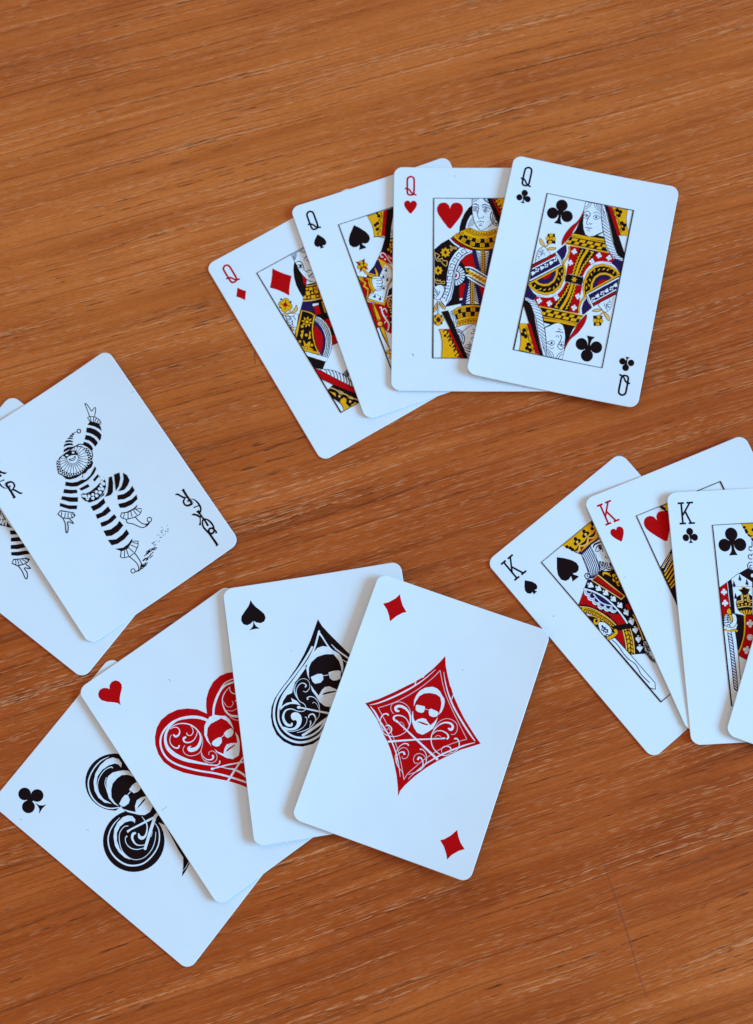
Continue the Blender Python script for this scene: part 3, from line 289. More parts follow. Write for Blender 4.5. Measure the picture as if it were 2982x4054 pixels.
'QC.court_figure':'Fr01,0,-400,1284,-26,1293,-64,867,-118,180,-342,161,-344,518,-368,916;Fk01,0,-39,1290,672,1285,434,917,292,541,218,167,-131,178,-89,717;Fr01,0,671,1290,1081,1316,1310,1092,1212,898,761,887,490,627,347,324,289,168,203,173,284,583,434,917;Lk01,12,671,1290,1081,1316,1310,1092,1212,898,761,887,490,627,347,324,289,168,203,173,284,583,434,917;Fn01,0,1207,926,1328,1139,1689,1131,1648,562,1482,741,1353,857;Lw10,45,311,167,405,508,597,765,839,895,1233,931;Fy01,0,464,-563,381,-297,354,11,427,398,636,702,904,837,1227,821,1489,700,1653,564,1086,13;Lk01,15,464,-563,381,-297,354,11,427,398,636,702,904,837,1227,821,1489,700,1653,564,1086,13;Fk01,0,505,-497,440,-255,426,27,501,357,690,627,919,754,1216,738,1450,625,1583,511,1083,26;By0,0,508,-288,20,506,-227,54,505,-160,15;By0,0,615,-158,20,577,-112,54,536,-62,15;By0,0,458,-56,20,462,6,54,465,73,15;By0,0,615,56,20,577,102,54,535,152,15;By0,0,450,192,20,468,250,54,488,314,15;By0,0,616,280,20,586,333,54,553,390,15;By0,0,504,427,20,547,467,54,594,512,15;By0,0,676,433,20,675,495,54,673,562,15;By0,0,657,638,20,710,660,54,769,685,15;By0,0,793,515,20,821,570,54,851,629,15;By0,0,838,731,20,895,743,54,956,757,15;By0,0,952,595,20,995,636,54,1042,681,15;By0,0,1025,750,20,1074,782,54,1128,817,15;By0,0,1118,593,20,1154,642,54,1193,694,15;By0,0,1219,677,20,1259,722,54,1302,770,15;By0,0,1361,517,20,1379,576,54,1399,640,15;By0,0,1400,618,20,1428,672,54,1458,731,15;By0,0,1507,520,20,1525,579,54,1545,643,15;Fy01,0,668,-377,626,-44,695,250,870,451,1071,515,1289,490,1461,393,1083,26;Lk01,12,668,-377,626,-44,695,250,870,451,1071,515,1289,490,1461,393,1083,26;Fn01,0,739,-290,708,-27,768,215,911,374,1087,432,1249,416,1381,313,1083,26;Fr01,0,885,-165,868,37,950,169,1069,243,1224,199,1086,13;Lk01,12,885,-165,868,37,950,169,1069,243,1224,199,1086,13;Fn01,0,-845,957,-601,1284,-521,1258,-465,1068,-486,833,-574,598,-673,764;Lk01,12,-845,957,-601,1284,-521,1258,-465,1068,-486,833,-574,598,-673,764;Fw01,0,-539,1269,-461,1257,-408,1080,-430,845,-548,604,-582,611,-499,830,-483,1064;Fy01,0,-461,1257,-394,1257,-354,1092,-360,846,-466,593,-537,477,-579,554,-450,783,-408,1052;Lk01,12,-461,1257,-394,1257,-354,1092,-360,846,-466,593,-537,477,-579,554,-450,783,-408,1052;Fk01,0,-1625,265,-866,924,-515,459,-1607,-579;Fr01,0,-1598,224,-875,876,-841,799,-1603,146;Lw00,40,-1601,69,-815,762;Fn01,0,-1614,14,-790,718,-635,527,-1586,-337;Fw01,0,-1618,-73,-1550,-15,-1506,-34,-1465,4,-1464,-82,-1552,-201;Fw01,0,-1340,208,-1271,266,-1227,247,-1187,285,-1186,199,-1274,79;Fw01,0,-1046,482,-977,540,-934,520,-893,558,-892,472,-981,352;Fw01,0,-1431,103,-1442,68,-1475,61,-1498,88,-1488,123,-1454,130;Fw01,0,-1347,121,-1357,86,-1391,79,-1413,106,-1403,141,-1370,148;Fw01,0,-1404,8,-1415,-26,-1448,-34,-1471,-6,-1461,28,-1427,35;Fw01,0,-1347,43,-1358,9,-1391,2,-1414,29,-1403,64,-1370,71;Fw01,0,-1134,356,-1145,322,-1178,315,-1201,342,-1190,377,-1157,384;Fw01,0,-1049,375,-1060,340,-1093,333,-1116,360,-1105,395,-1072,402;Fw01,0,-1107,262,-1118,227,-1151,220,-1174,247,-1163,282,-1130,289;Fw01,0,-1050,297,-1060,262,-1094,255,-1117,283,-1106,317,-1073,324;Fw01,0,-848,668,-858,634,-892,627,-914,654,-904,689,-870,696;Fw01,0,-763,687,-773,652,-807,645,-830,672,-819,707,-786,714;Fw01,0,-821,573,-831,539,-865,532,-888,559,-877,594,-844,601;Fw01,0,-764,609,-774,574,-808,567,-830,594,-820,629,-786,636;Lw00,50,-1602,-407,-581,496;Ly00,50,-1599,-526,-529,436;Lk00,75,-873,922,-569,464;Lw00,50,-873,922,-569,464;Fk01,0,-155,2660,-240,2335,-325,1938,-393,1802,67,1785,783,1902,606,2343,461,2895;Fr11,0,-165,3177,-171,2818,-297,2352,-510,2058,-672,1718,-732,1444,-710,1252,-620,1382,-463,1676,-382,1955,-240,2335,-152,2646,-156,2909;Lk11,15,-165,3177,-171,2818,-297,2352,-510,2058,-672,1718,-732,1444,-710,1252,-620,1382,-463,1676,-382,1955,-240,2335,-152,2646,-156,2909;Fk01,0,-395,1813,63,1804,466,1877,770,1899,848,1699,931,1471,1069,1307,-606,1312,-457,1648;Fy01,0,-393,1802,119,1796,783,1829,815,1735,178,1699,-428,1707;Lk01,10,-393,1802,119,1796,783,1829,815,1735,178,1699,-428,1707;Ly00,40,-439,1667,836,1690;Fy01,0,-365,1616,-156,1618,-204,1506,-403,1507;Fy01,0,-507,1493,-373,1493,-411,1383,-593,1382;Fy01,0,-75,1615,134,1617,86,1505,-113,1506;Fy01,0,-217,1492,-83,1492,-121,1382,-303,1381;Fy01,0,215,1614,424,1616,376,1504,177,1505;Fy01,0,73,1491,207,1491,169,1381,-13,1380;Fy01,0,505,1613,714,1615,665,1503,467,1503;Fy01,0,362,1490,496,1490,458,1380,277,1379;Fy01,0,795,1612,1003,1614,955,1502,757,1502;Fy01,0,652,1489,786,1489,748,1379,566,1378;Ly00,50,-603,1322,1048,1320;Fw01,0,525,1919,723,2077,768,1913;Fw01,0,-161,3157,-169,2877,-136,2533,-108,2276,-34,2030,68,1849,226,1796,388,1860,550,1997,697,2101,561,2508,466,2897,449,3171;Lk01,16,-161,3157,-169,2877,-136,2533,-108,2276,-34,2030,68,1849,226,1796,388,1860,550,1997,697,2101,561,2508,466,2897,449,3171;Ln10,21,-141,2941,-64,3031,-21,3158;Ln10,21,-130,2856,-1,2986,61,3155;Ln10,21,146,3165,240,2994,466,2867;Ln10,21,221,3166,315,3025,458,2939;Ln10,21,288,3166,362,3064,454,3005;Ln10,21,356,3166,447,3083;Ln10,25,-134,2694,-47,2801,57,2750,99,2671,33,2453,29,2306,99,2248;Ln10,23,117,2368,172,2293,241,2352;Ln10,25,-133,2592,-48,2669,74,2593;Ln10,21,-118,2513,-2,2497,76,2584;Fn01,0,2,2603,-1,2579,-16,2561,-38,2556,-59,2566,-71,2588,-68,2612,-53,2631,-30,2635,-9,2625;Ln10,25,214,2608,320,2713,503,2647;Ln10,21,234,2560,356,2528,505,2636;Fn01,0,379,2629,377,2601,359,2581,333,2575,310,2587,297,2612,300,2640,317,2660,343,2666,367,2654;Ln10,22,201,2775,312,2828,456,2777;Bn0,0,10,2127,49,65,2145,20,162,2131,44,253,2150,20,276,2141,44;Ln10,23,88,2027,137,2053,204,2009;Fw01,0,443,3161,565,3129,830,2508,1059,1860,1356,1346,1671,1155,1619,1081,1387,1108,1091,1332,900,1594,757,1969,608,2402,485,2842;Ln01,16,443,3161,565,3129,830,2508,1059,1860,1356,1346,1671,1155,1619,1081,1387,1108,1091,1332,900,1594,757,1969,608,2402,485,2842;Ln00,23,442,3140,619,2842;Ln00,23,463,2994,676,2725;Ln00,23,484,2849,732,2609;Ln00,23,522,2707,788,2493;Ln00,23,562,2567,844,2377;Ln00,23,601,2426,894,2257;Ln00,23,647,2288,940,2137;Ln00,23,695,2150,987,2017;Ln00,23,742,2013,1034,1896;Ln00,23,792,1877,1084,1778;Ln00,23,843,1742,1146,1667;Ln00,23,895,1607,1207,1555;Ln00,23,975,1491,1269,1444;Ln00,23,1059,1376,1341,1343;Ln00,23,1160,1283,1439,1268;Ln00,23,1272,1202,1537,1193;Ln00,23,1384,1122,1647,1144;Fk01,0,544,3171,703,3158,1285,2083,1666,1356,1648,1165,1410,1271,1167,1710,960,2245,710,2861;Fr01,0,687,3155,839,3153,1368,2101,1269,2027;Fy01,0,839,3153,1441,3159,1440,2873,1510,2538,1664,2136,1365,2086;Lk01,15,839,3153,1441,3159,1440,2873,1510,2538,1664,2136,1365,2086;Fk01,0,1127,3077,1122,3024,1089,2985,1041,2975,996,2997,972,3044,978,3097,1011,3136,1059,3146,1103,3124;Fk01,0,1257,3032,1251,2979,1218,2940,1170,2930,1126,2952,1102,2999,1107,3051,1140,3090,1188,3101,1233,3078;Fk01,0,1231,2880,1226,2828,1193,2789,1145,2778,1100,2801,1076,2847,1082,2900,1115,2939,1163,2949,1207,2927;Fk01,0,1392,2594,1386,2542,1353,2503,1305,2492,1261,2514,1237,2561,1242,2613,1276,2652,1323,2663,1368,2640;Fk01,0,1511,2532,1505,2480,1472,2441,1424,2431,1380,2453,1356,2499,1361,2552,1394,2590,1442,2601,1487,2579;Fk01,0,1494,2375,1488,2322,1455,2283,1408,2273,1363,2295,1339,2341,1345,2394,1378,2433,1426,2443,1470,2421;Fy01,0,1137,2954,1135,2931,1120,2914,1099,2909,1080,2919,1070,2939,1072,2962,1086,2979,1107,2983,1127,2974;Fy01,0,1392,2449,1389,2426,1375,2409,1354,2405,1335,2414,1325,2434,1327,2457,1342,2474,1362,2478,1382,2469;Lk10,22,948,3103,953,2972,1067,2895,1057,2761,1203,2670,1197,2529,1327,2435,1301,2318,1387,2215;Fk01,0,-1318,1579,-1048,1643,-951,1246,-1294,1187;Fy01,0,-1104,1558,-1108,1509,-1139,1473,-1183,1464,-1225,1484,-1248,1527,-1243,1576,-1213,1612,-1168,1622,-1126,1601;Lk01,10,-1104,1558,-1108,1509,-1139,1473,-1183,1464,-1225,1484,-1248,1527,-1243,1576,-1213,1612,-1168,1622,-1126,1601;Fy01,0,-1213,1407,-1218,1358,-1249,1322,-1293,1312,-1335,1333,-1358,1376,-1353,1424,-1323,1460,-1278,1470,-1236,1450;Lk01,10,-1213,1407,-1218,1358,-1249,1322,-1293,1312,-1335,1333,-1358,1376,-1353,1424,-1323,1460,-1278,1470,-1236,1450;Fy01,0,-986,1441,-991,1393,-1022,1357,-1066,1347,-1108,1367,-1131,1410,-1126,1459,-1096,1495,-1051,1505,-1009,1484;Lk01,10,-986,1441,-991,1393,-1022,1357,-1066,1347,-1108,1367,-1131,1410,-1126,1459,-1096,1495,-1051,1505,-1009,1484;Fy01,0,-1089,1280,-1094,1232,-1124,1196,-1169,1186,-1210,1206,-1233,1249,-1229,1298,-1198,1334,-1153,1343,-1112,1323;Lk01,10,-1089,1280,-1094,1232,-1124,1196,-1169,1186,-1210,1206,-1233,1249,-1229,1298,-1198,1334,-1153,1343,-1112,1323;Fy01,0,-1185,1491,-1106,1421,-1159,1323,-1236,1399;Lk01,12,-1185,1491,-1106,1421,-1159,1323,-1236,1399;Bk0,0,-1199,1184,54,-1300,1018,54;By0,0,-1199,1184,32,-1300,1018,32;Fo11,0,-1552,1339,-1424,1237,-1322,1100,-1347,1051,-1478,1103,-1553,1209;Lk11,15,-1552,1339,-1424,1237,-1322,1100,-1347,1051,-1478,1103,-1553,1209;Fo11,0,-1215,969,-1096,1070,-897,1084,-998,982,-1138,946;Lk11,15,-1215,969,-1096,1070,-897,1084,-998,982,-1138,946;Fw11,0,-1343,1029,-1217,935,-1061,760,-1403,456,-1482,382,-1541,369,-1546,633,-1520,840,-1429,990;Lk11,15,-1343,1029,-1217,935,-1061,760,-1403,456,-1482,382,-1541,369,-1546,633,-1520,840,-1429,990;Ln10,19,-1522,811,-1416,790,-1332,910;Ln10,19,-1521,710,-1400,708,-1309,857;Ln10,19,-1527,608,-1422,616,-1331,766;Ln10,19,-1260,680,-1289,760,-1246,813;Ln10,19,-1421,948,-1367,815;Ln10,19,-1468,851,-1379,741;Ln10,19,-1476,619,-1422,487;Bo0,0,-1508,511,35,-1517,423,25;Fw01,0,-161,1173,-168,1134,-198,1111,-235,1119,-256,1152,-249,1192,-218,1214,-182,1206;Fw01,0,-219,1097,-226,1057,-257,1035,-293,1043,-314,1076,-307,1115,-276,1137,-240,1130;Fw01,0,-103,1095,-110,1056,-141,1034,-177,1041,-198,1075,-191,1114,-161,1136,-124,1128;Fw01,0,-222,1101,-195,1100,-174,982,-244,983;Fw01,0,-216,700,-223,661,-254,639,-290,646,-311,679,-304,718,-274,741,-237,733;Fw01,0,-274,624,-281,585,-312,563,-348,570,-369,603,-362,642,-332,665,-295,657;Fw01,0,-159,622,-166,583,-197,561,-233,569,-254,602,-247,641,-216,663,-180,655;Fw01,0,-278,628,-250,628,-230,510,-299,511;Fw01,0,767,1209,760,1170,729,1147,692,1155,672,1188,679,1228,709,1250,746,1242;Fw01,0,708,1133,701,1093,671,1071,634,1079,613,1112,620,1151,651,1173,688,1166;Fw01,0,824,1131,817,1092,786,1070,750,1078,729,1111,736,1150,767,1172,803,1164;Fw01,0,705,1137,733,1136,752,1018,683,1019;Fw01,0,553,924,546,885,516,863,479,870,459,903,466,942,496,965,533,957;Fw01,0,495,848,488,809,458,786,421,794,400,827,407,866,438,888,474,881;Fw01,0,610,846,603,807,573,785,536,793,516,826,523,865,553,887,590,879;Fw01,0,492,852,519,851,539,734,470,734;Fw01,0,1153,1186,1146,1147,1115,1124,1079,1132,1058,1165,1065,1205,1096,1227,1133,1219;Fw01,0,1095,1110,1088,1070,1057,1048,1021,1056,1000,1089,1007,1128,1038,1150,1074,1143;Fw01,0,1210,1108,1203,1069,1172,1047,1136,1055,1115,1088,1122,1127,1153,1149,1189,1141;Fw01,0,1091,1114,1119,1113,1139,995,1070,996;Ly10,95,273,1271,141,911,64,549,31,164;Ly00,42,95,1222,38,1168,62,1091,5,1037,29,959,-28,905,1,829,-50,769,-18,695,-69,635,-37,562,-86,500,-48,429,-93,364,-55,293,-100,228,-61,158;Ly00,50,376,1221,500,1205;Ly00,42,504,1206,439,1161,451,1079,386,1034,399,952,334,907,346,826,282,781,294,699,229,654,242,573,183,522,210,443,155,385,183,308,128,250,156,173;Fk01,0,-324,165,327,154,338,-84,-328,-114;Fy01,0,116,31,74,3,29,0,63,-31,81,-80,38,-55,13,-15,5,-63,-26,-104,-28,-51,-8,-8,-50,-24,-99,-16,-57,12,-12,15,-47,47,-65,96,-21,71,4,31,12,78,43,119,45,66,25,23,67,39',
'QC.dust_speck':'Bg0,0,-1029,-4524,18,-994,-4556,18',
'QS.index_pip':'F*01,0,-2526,3070,-2362,2869,-2303,2717,-2328,2607,-2406,2556,-2483,2578,-2489,2541,-2443,2482,-2625,2482,-2592,2530,-2595,2571,-2692,2571,-2761,2656,-2765,2776,-2675,2915',
'QS.suit_pip':'F*01,0,-1107,2978,-936,2798,-771,2567,-699,2384,-720,2233,-825,2125,-949,2117,-1050,2179,-1048,2113,-961,1977,-984,1945,-1259,1957,-1211,2026,-1165,2141,-1297,2096,-1431,2131,-1519,2267,-1498,2457,-1391,2643,-1247,2816',
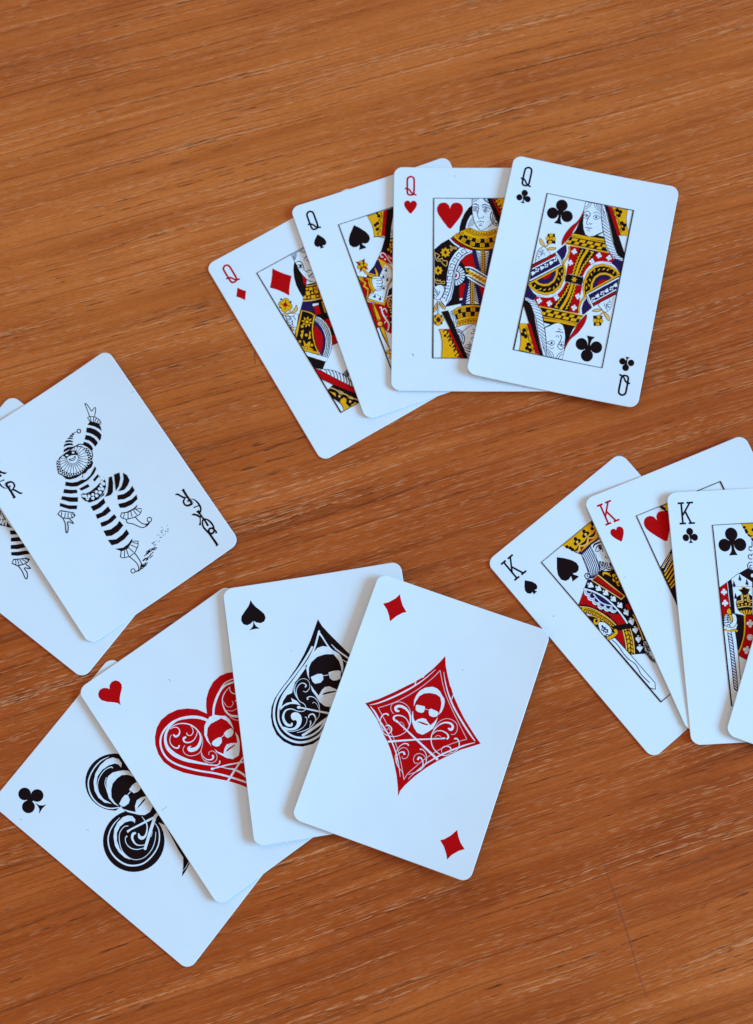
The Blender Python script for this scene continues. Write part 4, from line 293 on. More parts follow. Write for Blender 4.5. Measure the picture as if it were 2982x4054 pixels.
'QS.court_figure':'Fk01,0,274,3149,549,3168,-111,1272,-490,1628,-191,2073,-149,2173;Fy01,0,-514,3155,154,3159,-269,2199,-540,2279,-479,2521,-459,2779;Lk01,20,-514,3155,154,3159,-269,2199,-540,2279,-479,2521,-459,2779;Fr01,0,161,3165,292,3159,-159,2152,-271,2208;Lk01,12,161,3165,292,3159,-159,2152,-271,2208;Lk10,35,-558,2269,-404,2231,-185,2112;Fk01,0,-39,3119,-66,3082,-108,3068,-148,3082,-172,3120,-170,3166,-143,3203,-101,3217,-61,3203,-37,3165;Fk01,0,-32,2984,-59,2946,-101,2932,-141,2947,-165,2984,-163,3030,-136,3068,-95,3082,-54,3067,-30,3030;Fk01,0,-177,2720,-204,2683,-245,2669,-286,2683,-309,2720,-308,2766,-281,2804,-239,2818,-199,2803,-175,2766;Fk01,0,-275,2680,-301,2643,-343,2629,-383,2643,-407,2681,-405,2727,-379,2764,-337,2778,-297,2764,-273,2726;Fk01,0,-269,2496,-296,2459,-338,2445,-378,2460,-402,2497,-400,2543,-373,2580,-332,2594,-291,2580,-267,2542;Fy01,0,-14,3102,-30,3080,-54,3072,-78,3080,-92,3102,-91,3129,-75,3151,-51,3159,-27,3151,-13,3129;Fy01,0,-241,2622,-257,2600,-281,2592,-305,2601,-318,2622,-317,2649,-302,2671,-278,2679,-254,2671,-240,2649;Lk10,25,13,3150,19,3057,9,2961,-56,2884,-165,2857,-103,2768,-125,2660,-178,2596,-261,2576,-232,2483,-270,2397,-381,2363,-348,2260;Fw01,0,422,2847,143,2003,18,2015,150,2331;Ln00,23,161,2360,186,2169;Ln00,23,123,2274,140,2037;Ln00,23,70,2144,79,1993;Fy01,0,-9,1959,104,1935,79,1861,-42,1888;Fy01,0,-74,1817,-28,1817,-64,1715,-111,1732;Fy01,0,18,1817,58,1803,18,1686,-30,1703;Fy01,0,-114,1700,3,1642,-13,1598,-138,1676;By1,0,-247,1583,27,-208,1651,35;By1,0,-209,1537,30,-182,1658,24;By1,0,-160,1437,46,-125,1539,35,-148,1646,13;Fr01,0,-490,1628,-117,1299,-165,900,-715,1373;Lk01,12,-490,1628,-117,1299,-165,900,-715,1373;Bw1,0,-481,1388,48,-549,1412,35,-558,1497,35,-499,1558,35,-420,1522,35,-363,1378,32,-320,1151,30,-249,962,27;Fw01,0,-416,1253,-430,1233,-452,1226,-474,1234,-487,1254,-486,1278,-471,1298,-449,1306,-427,1298,-415,1278;Bw1,0,-293,1362,19,-253,1258,30,-155,1190,27;Fn01,0,-745,1351,-491,1097,-849,720,-966,599,-1346,815,-1164,994,-932,1140;Lk01,15,-745,1351,-491,1097,-849,720,-966,599,-1346,815,-1164,994,-932,1140;Fy01,0,-700,1392,-576,1291,-435,1126,-337,928,-323,793,-454,417,-766,129,-923,-63,-647,648;Lk01,16,-700,1392,-576,1291,-435,1126,-337,928,-323,793,-454,417,-766,129,-923,-63,-647,648;Fw01,0,-509,1087,-420,950,-387,783,-414,598,-513,422,-779,134,-1031,-25,-1250,214,-849,720;Fy01,0,-453,447,-656,230,-841,-12,-1065,-489,-1643,-42,-1559,9,-1094,-354,-925,-108,-701,246,-521,471;Lk01,18,-453,447,-656,230,-841,-12,-1065,-489,-1643,-42,-1559,9,-1094,-354,-925,-108,-701,246,-521,471;Fw01,0,-527,455,-701,246,-925,-108,-1097,-362,-1559,9,-1286,165,-1172,251,-822,579;Lk01,12,-527,455,-701,246,-925,-108,-1097,-362,-1559,9,-1286,165,-1172,251,-822,579;Fn01,0,-499,937,-529,842,-530,767,-554,796,-582,770,-582,810,-618,796,-605,832,-639,845,-573,873;Fn01,0,-545,958,-559,945,-575,951,-578,970,-565,983,-548,977;Fn01,0,-436,880,-449,867,-466,873,-469,892,-455,905,-439,899;Fn01,0,-679,724,-709,630,-710,555,-734,584,-762,557,-762,598,-798,583,-785,620,-819,633,-753,661;Fn01,0,-725,745,-738,733,-755,739,-758,757,-744,770,-728,764;Fn01,0,-616,667,-629,655,-646,661,-649,679,-635,692,-619,686;Fn01,0,-577,558,-607,464,-608,389,-632,418,-660,391,-660,432,-696,417,-683,454,-717,467,-651,495;Fn01,0,-623,579,-637,567,-654,573,-657,591,-643,604,-626,598;Fn01,0,-514,501,-528,489,-544,495,-547,513,-534,526,-517,520;Fn01,0,-816,286,-845,192,-846,118,-870,146,-898,120,-898,160,-934,146,-921,182,-955,195,-889,223;Fn01,0,-861,307,-875,295,-891,301,-894,319,-881,332,-864,326;Fn01,0,-752,230,-766,217,-783,223,-785,241,-772,254,-755,248;Fn01,0,-1233,97,-1264,-5,-1265,-85,-1291,-54,-1321,-82,-1321,-39,-1360,-54,-1346,-15,-1383,-1,-1312,29;Fn01,0,-1282,120,-1297,106,-1315,113,-1318,133,-1303,146,-1285,140;Fn01,0,-1164,36,-1179,22,-1197,29,-1200,49,-1185,62,-1167,56;Fn01,0,-1075,-58,-1107,-159,-1108,-240,-1134,-209,-1164,-237,-1164,-194,-1203,-209,-1189,-170,-1226,-156,-1154,-126;Fn01,0,-1124,-35,-1139,-49,-1157,-42,-1161,-23,-1146,-9,-1128,-15;Fn01,0,-1007,-119,-1022,-133,-1040,-126,-1043,-106,-1028,-93,-1010,-99;Fr01,0,-1659,876,-1244,728,-1345,240,-1574,15,-1648,-31;Lk01,12,-1659,876,-1244,728,-1345,240,-1574,15,-1648,-31;Fr01,0,-1635,967,-1243,762,-1371,345,-1681,455;Lk01,15,-1635,967,-1243,762,-1371,345,-1681,455;Fy01,0,-1633,950,-1467,858,-1472,714,-1414,596,-1500,497,-1452,373,-1546,407,-1593,514,-1520,617,-1611,747;Lk01,15,-1633,950,-1467,858,-1472,714,-1414,596,-1500,497,-1452,373,-1546,407,-1593,514,-1520,617,-1611,747;Fy01,0,-1659,876,-1531,830,-1486,715,-1402,613,-1486,516,-1407,352,-1529,71,-1641,-34,-1571,122,-1477,323,-1593,509,-1506,631;Lk01,16,-1659,876,-1531,830,-1486,715,-1402,613,-1486,516,-1407,352,-1529,71,-1641,-34,-1571,122,-1477,323,-1593,509,-1506,631;Fy01,0,-1455,803,-1267,737,-1305,650,-1376,739;Lk01,12,-1455,803,-1267,737,-1305,650,-1376,739;Fy01,0,-1343,492,-1341,274,-1413,138,-1296,186,-1323,304;Lk01,12,-1343,492,-1341,274,-1413,138,-1296,186,-1323,304;Fy01,0,-1364,806,-1251,741,-1293,618;Lk01,12,-1364,806,-1251,741,-1293,618;Fr01,0,-1514,1543,-1391,1482,-1172,1544,-1240,1347,-1177,1088,-1335,1202,-1518,1088,-1433,1269;Lk01,15,-1514,1543,-1391,1482,-1172,1544,-1240,1347,-1177,1088,-1335,1202,-1518,1088,-1433,1269;Fy01,0,-1274,1424,-1301,1386,-1344,1372,-1386,1387,-1411,1425,-1409,1473,-1382,1511,-1339,1525,-1297,1510,-1272,1472;Lk01,14,-1274,1424,-1301,1386,-1344,1372,-1386,1387,-1411,1425,-1409,1473,-1382,1511,-1339,1525,-1297,1510,-1272,1472;Fy01,0,-1141,1279,-1169,1241,-1212,1227,-1254,1242,-1278,1280,-1277,1328,-1249,1366,-1206,1380,-1164,1365,-1140,1327;Lk01,14,-1141,1279,-1169,1241,-1212,1227,-1254,1242,-1278,1280,-1277,1328,-1249,1366,-1206,1380,-1164,1365,-1140,1327;Fy01,0,-1401,1274,-1429,1236,-1471,1222,-1513,1236,-1538,1275,-1536,1322,-1509,1360,-1466,1375,-1424,1360,-1399,1321;Lk01,14,-1401,1274,-1429,1236,-1471,1222,-1513,1236,-1538,1275,-1536,1322,-1509,1360,-1466,1375,-1424,1360,-1399,1321;Fy01,0,-1269,1129,-1296,1091,-1339,1077,-1381,1092,-1406,1130,-1404,1177,-1376,1215,-1334,1230,-1292,1215,-1267,1176;Lk01,14,-1269,1129,-1296,1091,-1339,1077,-1381,1092,-1406,1130,-1404,1177,-1376,1215,-1334,1230,-1292,1215,-1267,1176;Fy01,0,-1383,1414,-1272,1342,-1337,1219,-1425,1315;Lk01,18,-1383,1414,-1272,1342,-1337,1219,-1425,1315;Lk10,95,-1321,1066,-1256,946,-1131,869,-994,739;Ly10,72,-1321,1066,-1256,946,-1131,869,-994,739;Fy11,0,-935,1108,-887,961,-883,797,-925,698,-1012,729,-967,859;Lk11,18,-935,1108,-887,961,-883,797,-925,698,-1012,729,-967,859;Fy11,0,-1274,871,-1176,869,-1087,821,-1058,729,-1135,724,-1242,811;Lk11,18,-1274,871,-1176,869,-1087,821,-1058,729,-1135,724,-1242,811;Fw11,0,-1149,729,-1039,739,-904,691,-838,619,-831,551,-828,453,-885,376,-896,299,-967,201,-1115,167,-1237,297,-1222,560;Lk11,18,-1149,729,-1039,739,-904,691,-838,619,-831,551,-828,453,-885,376,-896,299,-967,201,-1115,167,-1237,297,-1222,560;Lk10,60,-1181,724,-1272,611,-1298,425,-1258,234;Ly10,95,-1201,731,-1296,587,-1308,397,-1260,186;Fy01,0,-1252,731,-1169,702,-1219,556,-1229,379,-1193,240,-1251,170,-1300,224,-1323,449;Lk01,16,-1252,731,-1169,702,-1219,556,-1229,379,-1193,240,-1251,170,-1300,224,-1323,449;Fw01,0,-1169,702,-838,584,-826,471,-884,401,-888,330,-955,245,-1194,237,-1229,379,-1216,555;Lk01,15,-1169,702,-838,584,-826,471,-884,401,-888,330,-955,245,-1194,237,-1229,379,-1216,555;Ln10,23,-1036,573,-926,525,-841,525;Ln10,23,-1078,452,-967,404,-883,404;Ln10,23,-1114,347,-1004,299,-919,300;Fk01,0,-706,85,-565,125,-1182,-1626,-956,-636,-893,-209;Fw01,0,-633,149,-557,149,-568,117,-659,122;Fw01,0,-868,-164,-660,-148,-677,-196,-893,-209;Fr01,0,-1645,-95,-1068,-497,-877,-215,-694,-244,-810,-580,-945,-604,-1092,-1124,-1192,-1605,-1329,-1467,-1382,-1235,-1643,-1213;Lk01,15,-1645,-95,-1068,-497,-877,-215,-694,-244,-810,-580,-945,-604,-1092,-1124,-1192,-1605,-1329,-1467,-1382,-1235,-1643,-1213;Fk01,0,-968,-524,-838,-660,-1170,-1542;Fo01,0,-737,-489,-796,-595,-873,-646,-938,-623,-966,-535,-947,-415,-888,-309,-811,-258,-746,-281,-718,-370;Fd01,0,-759,-481,-805,-566,-861,-607,-908,-591,-926,-523,-909,-428,-864,-344,-807,-302,-761,-318,-743,-387;Fo01,0,-816,-398,-834,-414,-855,-407,-858,-383,-841,-368,-820,-375;Fo01,0,-801,-476,-818,-491,-839,-484,-843,-461,-826,-445,-805,-452;Fo01,0,-842,-497,-859,-513,-880,-505,-884,-482,-867,-466,-846,-474;Fo01,0,-816,-542,-833,-558,-854,-550,-858,-527,-841,-512,-820,-519;Fo01,0,-883,-725,-896,-743,-917,-750,-937,-743,-949,-724,-949,-701,-935,-683,-914,-676,-894,-683,-882,-702;Fo01,0,-891,-820,-904,-839,-925,-846,-945,-838,-957,-820,-957,-797,-943,-779,-922,-772,-902,-779,-890,-797;Fo01,0,-948,-961,-961,-979,-982,-986,-1003,-979,-1015,-960,-1014,-938,-1000,-919,-979,-912,-959,-920,-947,-938;Fo01,0,-1018,-1186,-1031,-1204,-1052,-1211,-1072,-1204,-1084,-1185,-1084,-1163,-1070,-1144,-1049,-1138,-1029,-1145,-1017,-1163;Bw1,0,-1275,-487,39,-1215,-508,45,-1240,-678,51,-1226,-880,54,-1186,-1055,54,-1166,-1240,51,-1293,-1462,33;Bw1,0,-1203,-620,24,-1106,-583,39,-1072,-702,42,-1094,-766,15;Bw1,0,-1207,-923,27,-1116,-901,15;Bw1,0,-1191,-1071,30,-1262,-1082,33,-1302,-1148,18;Fy01,0,-1477,-218,-1411,-295,-1386,-662,-1373,-917,-1463,-983,-1544,-928,-1533,-699,-1511,-439;Lk01,19,-1477,-218,-1411,-295,-1386,-662,-1373,-917,-1463,-983,-1544,-928,-1533,-699,-1511,-439;Lk10,22,-1456,-279,-1517,-848,-1444,-928;Fo01,0,-1375,-1127,-1398,-1165,-1434,-1189,-1477,-1195,-1517,-1181,-1546,-1150,-1560,-1108,-1554,-1063,-1531,-1025,-1495,-1001,-1453,-995,-1413,-1009,-1383,-1040,-1370,-1082;Lk01,15,-1375,-1127,-1398,-1165,-1434,-1189,-1477,-1195,-1517,-1181,-1546,-1150,-1560,-1108,-1554,-1063,-1531,-1025,-1495,-1001,-1453,-995,-1413,-1009,-1383,-1040,-1370,-1082;Fy01,0,-1378,-1112,-1404,-1147,-1443,-1160,-1482,-1146,-1505,-1111,-1504,-1067,-1478,-1032,-1438,-1019,-1400,-1033,-1377,-1068;Fy01,0,-1533,-1235,-1442,-1214,-1382,-1306,-1391,-1552,-1456,-2219,-1474,-1983,-1523,-1594;Lk01,19,-1533,-1235,-1442,-1214,-1382,-1306,-1391,-1552,-1456,-2219,-1474,-1983,-1523,-1594;Lk10,25,-1473,-1256,-1516,-1330,-1472,-1904;Fy01,0,-1479,-2267,-1500,-2299,-1532,-2316,-1568,-2313,-1598,-2292,-1613,-2259,-1610,-2221,-1589,-2190,-1556,-2173,-1520,-2175,-1491,-2196,-1476,-2230;Lk01,16,-1479,-2267,-1500,-2299,-1532,-2316,-1568,-2313,-1598,-2292,-1613,-2259,-1610,-2221,-1589,-2190,-1556,-2173,-1520,-2175,-1491,-2196,-1476,-2230;Fo01,0,-1475,-2300,-1429,-2335,-1516,-2585,-1578,-2475;Lk01,20,-1475,-2300,-1429,-2335,-1516,-2585,-1578,-2475;Fo01,0,-1346,-2241,-1364,-2265,-1392,-2274,-1420,-2265,-1436,-2240,-1435,-2209,-1417,-2184,-1389,-2175,-1361,-2185,-1345,-2210;Lk01,14,-1346,-2241,-1364,-2265,-1392,-2274,-1420,-2265,-1436,-2240,-1435,-2209,-1417,-2184,-1389,-2175,-1361,-2185,-1345,-2210',
'QD.index_pip':'F*01,0,-2562,3044,-2458,2891,-2344,2752,-2454,2605,-2550,2450,-2652,2610,-2770,2752,-2658,2897',
'QD.suit_pip':'F*01,0,-1056,3052,-919,2827,-770,2624,-585,2413,-745,2224,-894,2029,-1044,1772,-1174,1997,-1317,2210,-1515,2419,-1365,2594,-1204,2811',
